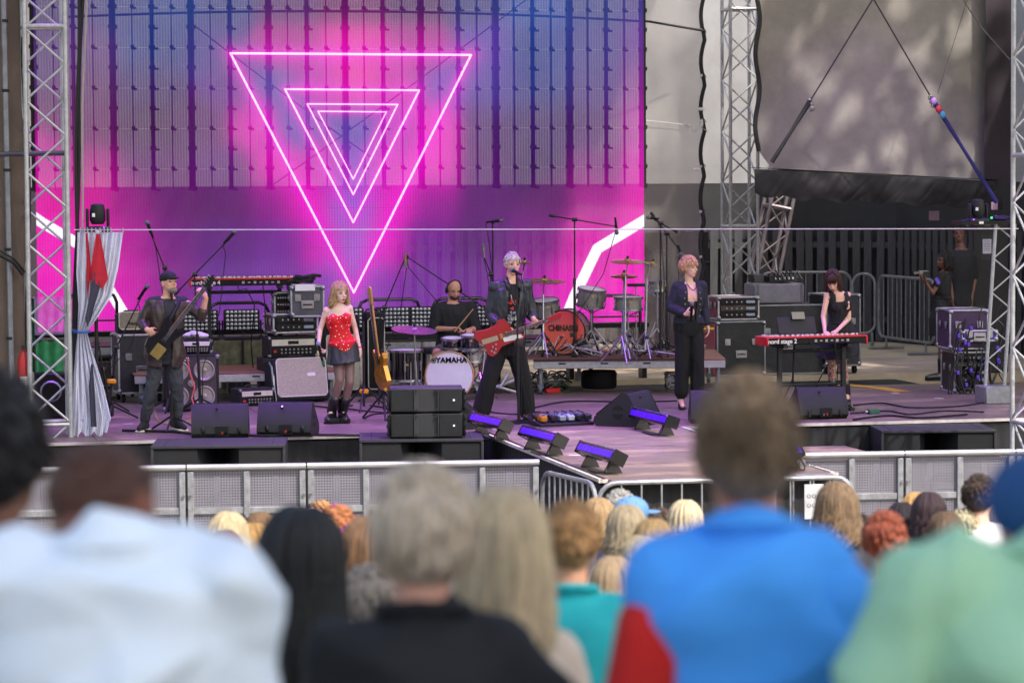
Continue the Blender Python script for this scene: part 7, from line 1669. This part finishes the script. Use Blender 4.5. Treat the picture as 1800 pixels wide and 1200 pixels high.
o = thing('video_camera', 'small pale video camera held up by the woman in boots', 'camera', ay(1623, 481, y0-.02)); bb = B(); bb.box((0, 0, 0), (.13, .08, .08), bev=.01); part('body', bb, mat('camera_grey', '8a8078', .5), o); bb = B(); bb.cyl((-.06, 0, 0), (-.14, 0, 0), .032, .036, 16); part('lens', bb, BLKG, o); bb = B(); bb.box((.02, -.05, .0), (.07, .015, .06)); part('side_screen', bb, BLK, o)
o = thing('lanyard_phone', 'violet-lit phone on a strap beside the camera woman', 'phone', ay(1648, 494, y0-.16)); bb = B(); bb.box((0, 0, 0), (.05, .012, .09), ry=-.5, bev=.004); part('phone', bb, mat('violet_lit_phone', '5a3ac0', .3), o)  # violet light on the phone painted as its colour
# ================================================================= AUDIENCE
AUDG = 'people in the audience watching the stage'
def aud(label, u, vt, s, hair, shirt, sk='c08a70', turn=0, k=1.0, fem=False, wide=1.0, sleeve=.9, shift=0, nod=0, sh_amp=.010, vox=.014, legs='2a2c34', arms=None, tank=False, shz=0, shw=.150, hs=1.0, neckdrop=0, look=None, lean=0, eo=.08):
    D = FPX/s; top = ad(u, vt, D); Fo = V((Fw.x, Fw.y, 0)).normalized(); R = Matrix.Rotation(turn, 3, 'Z'); Fo = R@Fo; X = R@R0; Z = V((0, 0, 1))
    hc = top-Z*.122*hs; g = gz(hc.y); base = V((hc.x, hc.y, g)); q = lambda x, y, z: hc+X*x+Fo*y+Z*z
    n_ = q(shift*.5, -.03-lean, -.165-neckdrop); J = dict(n=n_)
    for i, sg in ((1, -1), (2, 1)):
        J[f's{i}'] = q(shift+sg*shw*k*wide, -.03-lean, -.225-shz-neckdrop); J[f'e{i}'] = q(shift+sg*(shw+eo)*k*wide, -.02-lean, -.50-neckdrop); J[f'w{i}'] = q(shift+sg*(shw-.02)*k*wide, .16, -.62-neckdrop)
        if arms and i in arms: J[f'e{i}'], J[f'w{i}'] = q(*arms[i][0]), q(*arms[i][1])
    pz = max(hc.z-.80, g+.5); J['p'] = q(shift, -lean*.5, pz-hc.z); L = pz-g
    for i, sg in ((1, -1), (2, 1)):
        h_ = V((J['p'].x, J['p'].y, pz-.03))+X*sg*.09; J[f'h{i}'] = h_; J[f'k{i}'] = V((h_.x, h_.y, g+L*.52)); J[f'a{i}'] = V((h_.x+X.x*sg*.03, h_.y+X.y*sg*.03, g+.09)); J[f't{i}'] = J[f'a{i}']+Fo*.15-Z*.05
    f = Fig(label, base, J, k, fem, -1, AUDG, wide)
    lk = R@Fo if look is None else Matrix.Rotation(look, 3, 'Z')@Fo
    def ex(bb): f.head(bb, hc, V((lk.x, lk.y, nod)), hs=hs); f.hand(bb, 1, (Fo*.8+X*.4), (0, 0, -1), .5, thumb=1); f.hand(bb, 2, (Fo*.8-X*.4), (0, 0, -1), .5, thumb=-1)
    f.body(skin(sk), voxel=vox, extra=ex)
    m = shirt if not isinstance(shirt, str) else mat('aud_shirt_'+shirt, shirt, .85, var=.10, scale=6, bump=.3, bscale=60)
    def ts(bb):
        f.torso(bb, .024, -.2, .99 if not tank else .93)
        if s > 600: bb.cap(f.J['n']-f.U*.055, f.J['n']-f.U*.012, .098*k, .080*k, 16)
    def ts2(bb):
        ts(bb)
        if not tank: f.arm(bb, 1, .026, sleeve); f.arm(bb, 2, .026, sleeve)
    f.cloth('shirt', ts2, m, voxel=.014, it=5, amp=sh_amp*.75, sc=2.2, st=(1, 1, 1.1), seed=u*.01)
    if s > 600 and not tank:
        bb = B(); nn = n_+f.U*.012-base; bb.tube([nn+f.X*cos(a)*.083*k+f.F*(sin(a)*.080*k+.004)-f.U*.02*sin(a) for a in [2*pi*j/24 for j in range(24)]], .011, 6, close=True); part('neckband', bb, m, f.root)
    def tr(bb): f.torso(bb, .012, -.22, .08); f.leg(bb, 1, .02, 1.95); f.leg(bb, 2, .02, 1.95)
    f.cloth('trousers', tr, mat('aud_trousers_'+legs, legs, .85, var=.2), voxel=.016, amp=0)
    for i in (1, 2): f.shoe(i, RUB)
    if hair: f.hair(hairm(hair[1], hair[3] if len(hair) > 3 else .4), hair[0], hair[2], **(hair[4] if len(hair) > 4 else {}))
    return f
def sunglasses(f, z=.095, y=.06, nm='sunglasses'):
    c, M, hs = f.hc, f.hM, f.hs; P = lambda x, yy, zz: c+M@V((x, yy, zz))*hs-f.base; bb = B()
    for g in (-1, 1): bb.ell(P(g*.034, y+.02, z), (.028, .010, .022), M, 10, 6); bb.tube([P(g*.06, y+.015, z), P(g*.088, 0, z-.02), P(g*.086, -.06, z-.04)], .004, 5)
    bb.tube([P(-.012, y+.028, z), P(.012, y+.028, z)], .004, 5); part(nm, bb, BLKG, f.root)
def capp(f, m, brim=(1, .1)):
    c, M, hs = f.hc, f.hM, f.hs; P = lambda x, y, z: c+M@V((x, y, z))*hs-f.base
    bb = B(); bb.ell(P(0, -.014, .045), (.088, .106, .085), M, 20, 12); bb.ell(P(0, .10, .035), (.066, .07, .010), M, 14, 8); bb.ell(P(0, -.014, .131), (.009, .009, .006), M, 8, 5); part('cap', bb, m, f.root, ang=180)
WH_ = mat('pale_blue_shirt', 'dce8f4', .8, var=.05, scale=3, bump=.25, bscale=30)
f = aud('person with shaved head, brown skin and wide pale blue-white shirt, looking to the right', 183, 775, 1060, ('short', '4c2e24', .006, .3, dict(n=60, vol=.965, top=.97, rad=.004)), WH_, '80503f', turn=radians(4), wide=1.14, k=1.10, sh_amp=.060, shift=.035, look=radians(-78), shz=.0, shw=.118, nod=-.3, hs=.95, neckdrop=-.115, lean=.12, eo=.06)
bb = B(); n_ = f.J['n']-f.base; X_ = f.X
bb.loft([(n_+V((0, 0, -.06)), X_*.115, f.F*.10), (n_+V((0, 0, .0)), X_*.095, f.F*.085), (n_+V((0, 0, .02))-f.F*.01, X_*.090, f.F*.082)], 24); part('collar', bb, WH_, f.root, ang=180)
f = aud('person with dark hair and brown neck cut by the left edge of the picture', -12, 680, 930, ('short', '17151a', .03, .3, dict(n=160, vol=1.12, top=1.12)), '4a4448', '7a5040', turn=radians(-4), wide=1.0, hs=1.15)
f = aud('person with short white-blonde hair in a black t-shirt with dungaree straps, back to the camera', 742, 832, 960, ('short', 'cdbca6', .09, .6, dict(n=460, vol=1.05, top=1.08, rad=.008, jit=.06)), '16181d', 'd09a84', wide=1.0, k=1.0, sh_amp=.024, neckdrop=-.035, shz=.02, hs=1.04, arms={2: ((.34, .02, -.46), (.46, .10, -.60))}, sleeve=.95, shw=.135)
bs = f.base; 
for sg, ll in ((-1, 0), (1, 0)):
    bb = B(); P_ = lambda x, y, z: f.hc+f.X*x+(-f.F if False else f.F)*y+V((0, 0, z))-bs
    back = -.03; pts = [P_(sg*.085, .02, -.205), P_(sg*.10, -.09, -.235), P_(sg*.115, -.165, -.33), P_(sg*.12, -.175, -.46), P_(sg*.10, -.175, -.60)]
    bb.tube(pts, .018, 6); part('shoulder_strap', bb, mat('dark_strap', '23252c', .7), f.root)
    bb = B(); bb.box(P_(sg*.125, -.20, -.262), (.062, .02, .030), bev=.006); part('buckle', bb, mat('buckle_metal', 'b8b8b4', .3, .7), f.root)
f = aud('person with long pale blonde hair beside the one in the black t-shirt', 882, 870, 820, ('long', 'c2ae8c', .36, .5, dict(n=230, face_open=55, wave=.02, vol=1.02, rad=.012, seed=4)), 'c8b8a8', 'd8a890', fem=True, k=.9, shw=.12, turn=radians(6))
f = aud('child with short brown hair clipped at the sides in a turquoise t-shirt', 1003, 884, 630, ('short', '9c7850', .03, .4, dict(n=320, vol=1.0, top=1.08, rad=.006)), '1cacb4', 'd09878', k=.85, neckdrop=-.03, shw=.125, sh_amp=.010, hs=.95)
BLU = mat('bright_blue_cotton', '48a0f8', .85, var=.08, scale=3, bump=.3, bscale=40)
f = aud('tall person with cropped brown hair in a bright blue t-shirt with one red sleeve', 1312, 674, 990, ('short', '75614c', .024, .7, dict(n=480, vol=1.03, top=1.10, rad=.006)), BLU, 'a86c56', wide=1.0, k=1.0, sh_amp=.036, neckdrop=-.04, shz=.035, shw=.135, sleeve=.02, vox=.012, lean=.035, eo=.055, hs=1.08)
RS = mat('red_cotton', 'c8201c', .85, var=.08, bump=.3, bscale=40)
def rs(bb): f.limb(bb, 's1', 'e1', (.056, .050), .030, .34, .92, 14)
f.cloth('red_sleeve', rs, RS, amp=.006, sc=3)
def rs(bb): f.limb(bb, 's2', 'e2', (.056, .046), .036, .14, .85, 14)
f.cloth('blue_sleeve', rs, BLU, amp=.008, sc=4)
f = aud('person in a pale green t-shirt and blue cap at the right edge of the picture', 1826, 806, 1060, ('short', '4a3a30', .02, .3, dict(n=60)), mat('sage_cotton', '9ccbaa', .85, var=.08, scale=3, bump=.3, bscale=40), 'c08a70', wide=1.16, k=1.14, sh_amp=.045, shw=.185, turn=radians(8), sleeve=.95, shz=-.02, neckdrop=-.125, lean=.08, eo=.05, hs=.9)
capp(f, mat('blue_cap', '1c4a80', .8, var=.1))
STR = bpy.data.materials.new('striped_knit'); STR.use_nodes = True; n_ = STR.node_tree.nodes; l_ = STR.node_tree.links
tc = n_.new('ShaderNodeTexCoord'); wv = n_.new('ShaderNodeTexWave'); wv.bands_direction = 'Z'; wv.inputs['Scale'].default_value = 14; wv.inputs['Distortion'].default_value = .6; l_.new(tc.outputs['Object'], wv.inputs[0]); rp = n_.new('ShaderNodeValToRGB'); rp.color_ramp.elements[0].color = (.02, .02, .025, 1); rp.color_ramp.elements[0].position = .5; rp.color_ramp.elements[1].position = .6; rp.color_ramp.elements[1].color = (.45, .43, .48, 1); l_.new(wv.outputs[0], rp.inputs[0]); l_.new(rp.outputs[0], n_['Principled BSDF'].inputs['Base Color']); n_['Principled BSDF'].inputs['Roughness'].default_value = .85
f = aud('person with long black hair in a dark striped top', 532, 912, 640, ('long', '17181c', .42, .35, dict(n=260, face_open=45, wave=.015, vol=1.22, rad=.014, seed=8)), STR, 'c89880', fem=True, turn=radians(-5))
# rows nearer the stage
L_ = dict(n=190, face_open=58, vol=1.07, rad=.009)
rows = [
 ('person with light blonde hair and sunglasses pushed up, in front of the second barrier', 404, 905, 345, ('long', 'b8a684', .12, .35, dict(L_, seed=1)), 'a8a4a0', 1, {}),
 ('person with long straight golden-brown hair beside the auburn head', 446, 925, 330, ('long', '9a7848', .30, .4, dict(L_, seed=2)), '8a8484', 1, {}),
 ('person with dark auburn hair partly behind the pale blue-white shirt', 393, 938, 375, ('long', '5a2f22', .22, .4, dict(L_, seed=3)), '4a3a38', 1, {}),
 ('person with mid-brown hair just behind the golden-brown head', 458, 905, 300, ('long', '70563c', .14, .4, dict(L_, seed=4)), '6a6468', 1, {}),
 ('person in a pale pink cap next to the orange-haired one', 548, 893, 330, None, '9a8088', 1, dict(cap='dba9ae')),
 ('person with bright orange tousled hair with violet streaks', 592, 895, 350, ('short', 'a86a42', .06, .35, dict(n=200, vol=1.18, rad=.012, jit=.6)), '6a3a50', 1, dict(streak=1)),
 ('person with sunglasses on top of light ginger hair, behind the pink cap', 563, 884, 290, ('short', 'c08a58', .05, .35, dict(n=140, vol=1.08)), '5a5a60', 1, dict(glass=1)),
 ('person with brown hair streaked blonde, just left of the white-blonde head', 645, 915, 480, ('long', '7a5a40', .26, .6, dict(L_, seed=5, n=200)), 'b0a8a0', 1, dict(k=.9)),
 ('person with fluffy ash-grey hair low between the black-haired and white-blonde heads', 648, 1000, 560, ('short', '988e84', .06, .3, dict(n=200, vol=1.1, rad=.013)), 'c8c0bc', 1, dict(k=.8)),
 ('person with small dark head right of the long pale blonde hair', 915, 893, 275, ('short', '262022', .03, .3, dict(n=80)), '5a4a58', 0, {}),
 ('person with honey-blonde hair and glasses on top, in front of the slanted gate', 1050, 880, 305, ('long', 'a08460', .16, .4, dict(L_, seed=6)), '5a5058', 1, dict(glass=1)),
 ('person with curly grey hair behind the blue cap', 1090, 866, 300, ('short', '9c9a97', .035, .3, dict(n=170, vol=1.15, rad=.010)), '4a4c58', 0, {}),
 ('person in a washed blue baseball cap turned to the right', 1113, 874, 315, ('short', '5a4a3c', .02, .3, dict(n=50)), '3a4a70', 0, dict(cap='5a84b0', look=-70)),
 ('person with ash-blonde shoulder-length hair in a white striped blouse', 1102, 893, 355, ('long', '968870', .14, .35, dict(L_, seed=7)), 'dcdce4', 1, {}),
 ('person with light brown straight hair left of the bright blue shoulder', 1147, 918, 380, ('long', '8f7650', .24, .4, dict(L_, seed=8)), 'b8a898', 1, {}),
 ('person with short dark brown hair between the blue cap and the pale bob', 1160, 893, 300, ('short', '4a3a30', .025, .3, dict(n=110)), '303848', 0, {}),
 ('person with a pale blonde bob in a blue top near the bars of the gate', 1204, 884, 310, ('long', 'c4b494', .10, .3, dict(L_, seed=9)), '1c5a98', 1, {}),
 ('person in a coral red top between the turquoise shirt and the red sleeve', 1078, 984, 430, ('long', '9a8468', .10, .35, dict(L_, seed=10)), 'e04858', 1, dict(k=.85)),
 ('person with long curly grey-brown hair in a dark top, under the number plate', 1470, 857, 345, ('long', '766048', .20, .5, dict(L_, seed=11, wave=.045, n=220, vol=1.2)), '34343c', 1, {}),
 ('person with coppery red hair at the left edge of the pale green shoulder', 1556, 905, 430, ('short', '8c4630', .06, .35, dict(n=200, vol=1.12, rad=.012)), 'c05070', 1, dict(k=.9)),
 ('person with smooth near-black hair above the coppery head', 1585, 888, 310, ('long', '241a20', .10, .3, dict(L_, seed=12)), '3a343c', 1, {}),
 ('person with golden hair mostly behind the dark plum head', 1612, 870, 290, ('long', 'b88f58', .12, .35, dict(L_, seed=13)), '5a5058', 1, {}),
 ('person with dark plum-brown hair right of the golden head', 1633, 870, 315, ('long', '38262c', .14, .35, dict(L_, seed=14)), '4a4450', 1, {}),
 ('person with short wavy dark brown hair and a white collar below the violet-lit bass cabinet', 1722, 838, 320, ('short', '3c2c24', .045, .4, dict(n=200, vol=1.1)), 'd8d8e0', 0, {}),
 ('person with pale cream hair low over the green shoulder', 1692, 894, 320, ('short', 'b4aa8c', .04, .3, dict(n=120)), '7a7a78', 0, {}),
 ('person with light brown hair between turquoise shirt and the honey-blonde head', 1025, 902, 300, ('long', '8a6c4a', .12, .4, dict(L_, seed=21)), '4a4a58', 1, {}),
 ('person with grey-blond hair low between the honey-blonde and light brown heads', 1128, 948, 400, ('long', 'a89878', .14, .4, dict(L_, seed=22)), 'd0ccd4', 1, {}),
 ('person with dark hair and dark jacket right of the curly grey-brown head', 1508, 905, 340, ('short', '3a302a', .04, .3, dict(n=140)), '26262c', 0, {}),
 ('person with chestnut hair between the plum and the cream heads', 1662, 905, 350, ('long', '5c4836', .12, .4, dict(L_, seed=23)), '54606a', 1, {}),
 ('person with silver hair peeping over the white-blonde person\'s left shoulder', 700, 925, 400, ('short', 'a09c98', .04, .3, dict(n=140)), '6a7280', 0, {}),
 ('person with brown bob left of the bright blue sleeve, low in the crowd', 1190, 940, 430, ('long', '7c5c40', .10, .4, dict(L_, seed=24)), 'b07080', 1, {}),
 ('person with black cropped hair behind the small dark head', 945, 905, 300, ('short', '241e1c', .02, .3, dict(n=90)), '40506a', 0, {}),
 ('person with brown hair hidden behind the blue t-shirt', 1330, 905, 300, ('short', '4a3a30', .03, .3, dict(n=60)), '504a58', 0, {}),
 ('person in grey hidden behind the bald man', 250, 915, 330, ('short', '3a2e28', .03, .3, dict(n=60)), '6a6a70', 0, {}),
]
for i, (l, u, vt, s, hr, sh_, fe, opt) in enumerate(rows):
    kk = opt.get('k', .95)
    f = aud(l, u, vt, s, hr, sh_, ('d8a890', 'c99478', 'dcb09a')[i % 3], turn=radians((i*37 % 25)-12), k=kk, fem=bool(fe), sh_amp=.006, shw=.125 if fe else .145, hs=.98 if kk > .9 else .92, look=radians(opt['look']) if 'look' in opt else None, sleeve=.9, vox=.018, neckdrop=-.02)
    if 'cap' in opt: capp(f, mat('cap_'+opt['cap'], opt['cap'], .8, var=.12))
    if i == 0 or 'glass' in opt: sunglasses(f)
    if 'streak' in opt:
        k0 = dict(f.__dict__); f.hair(hairm('8a3a90'), 'short', .08, n=26, seed=31, vol=1.22, rad=.010, cap=False, name='violet_streaks')
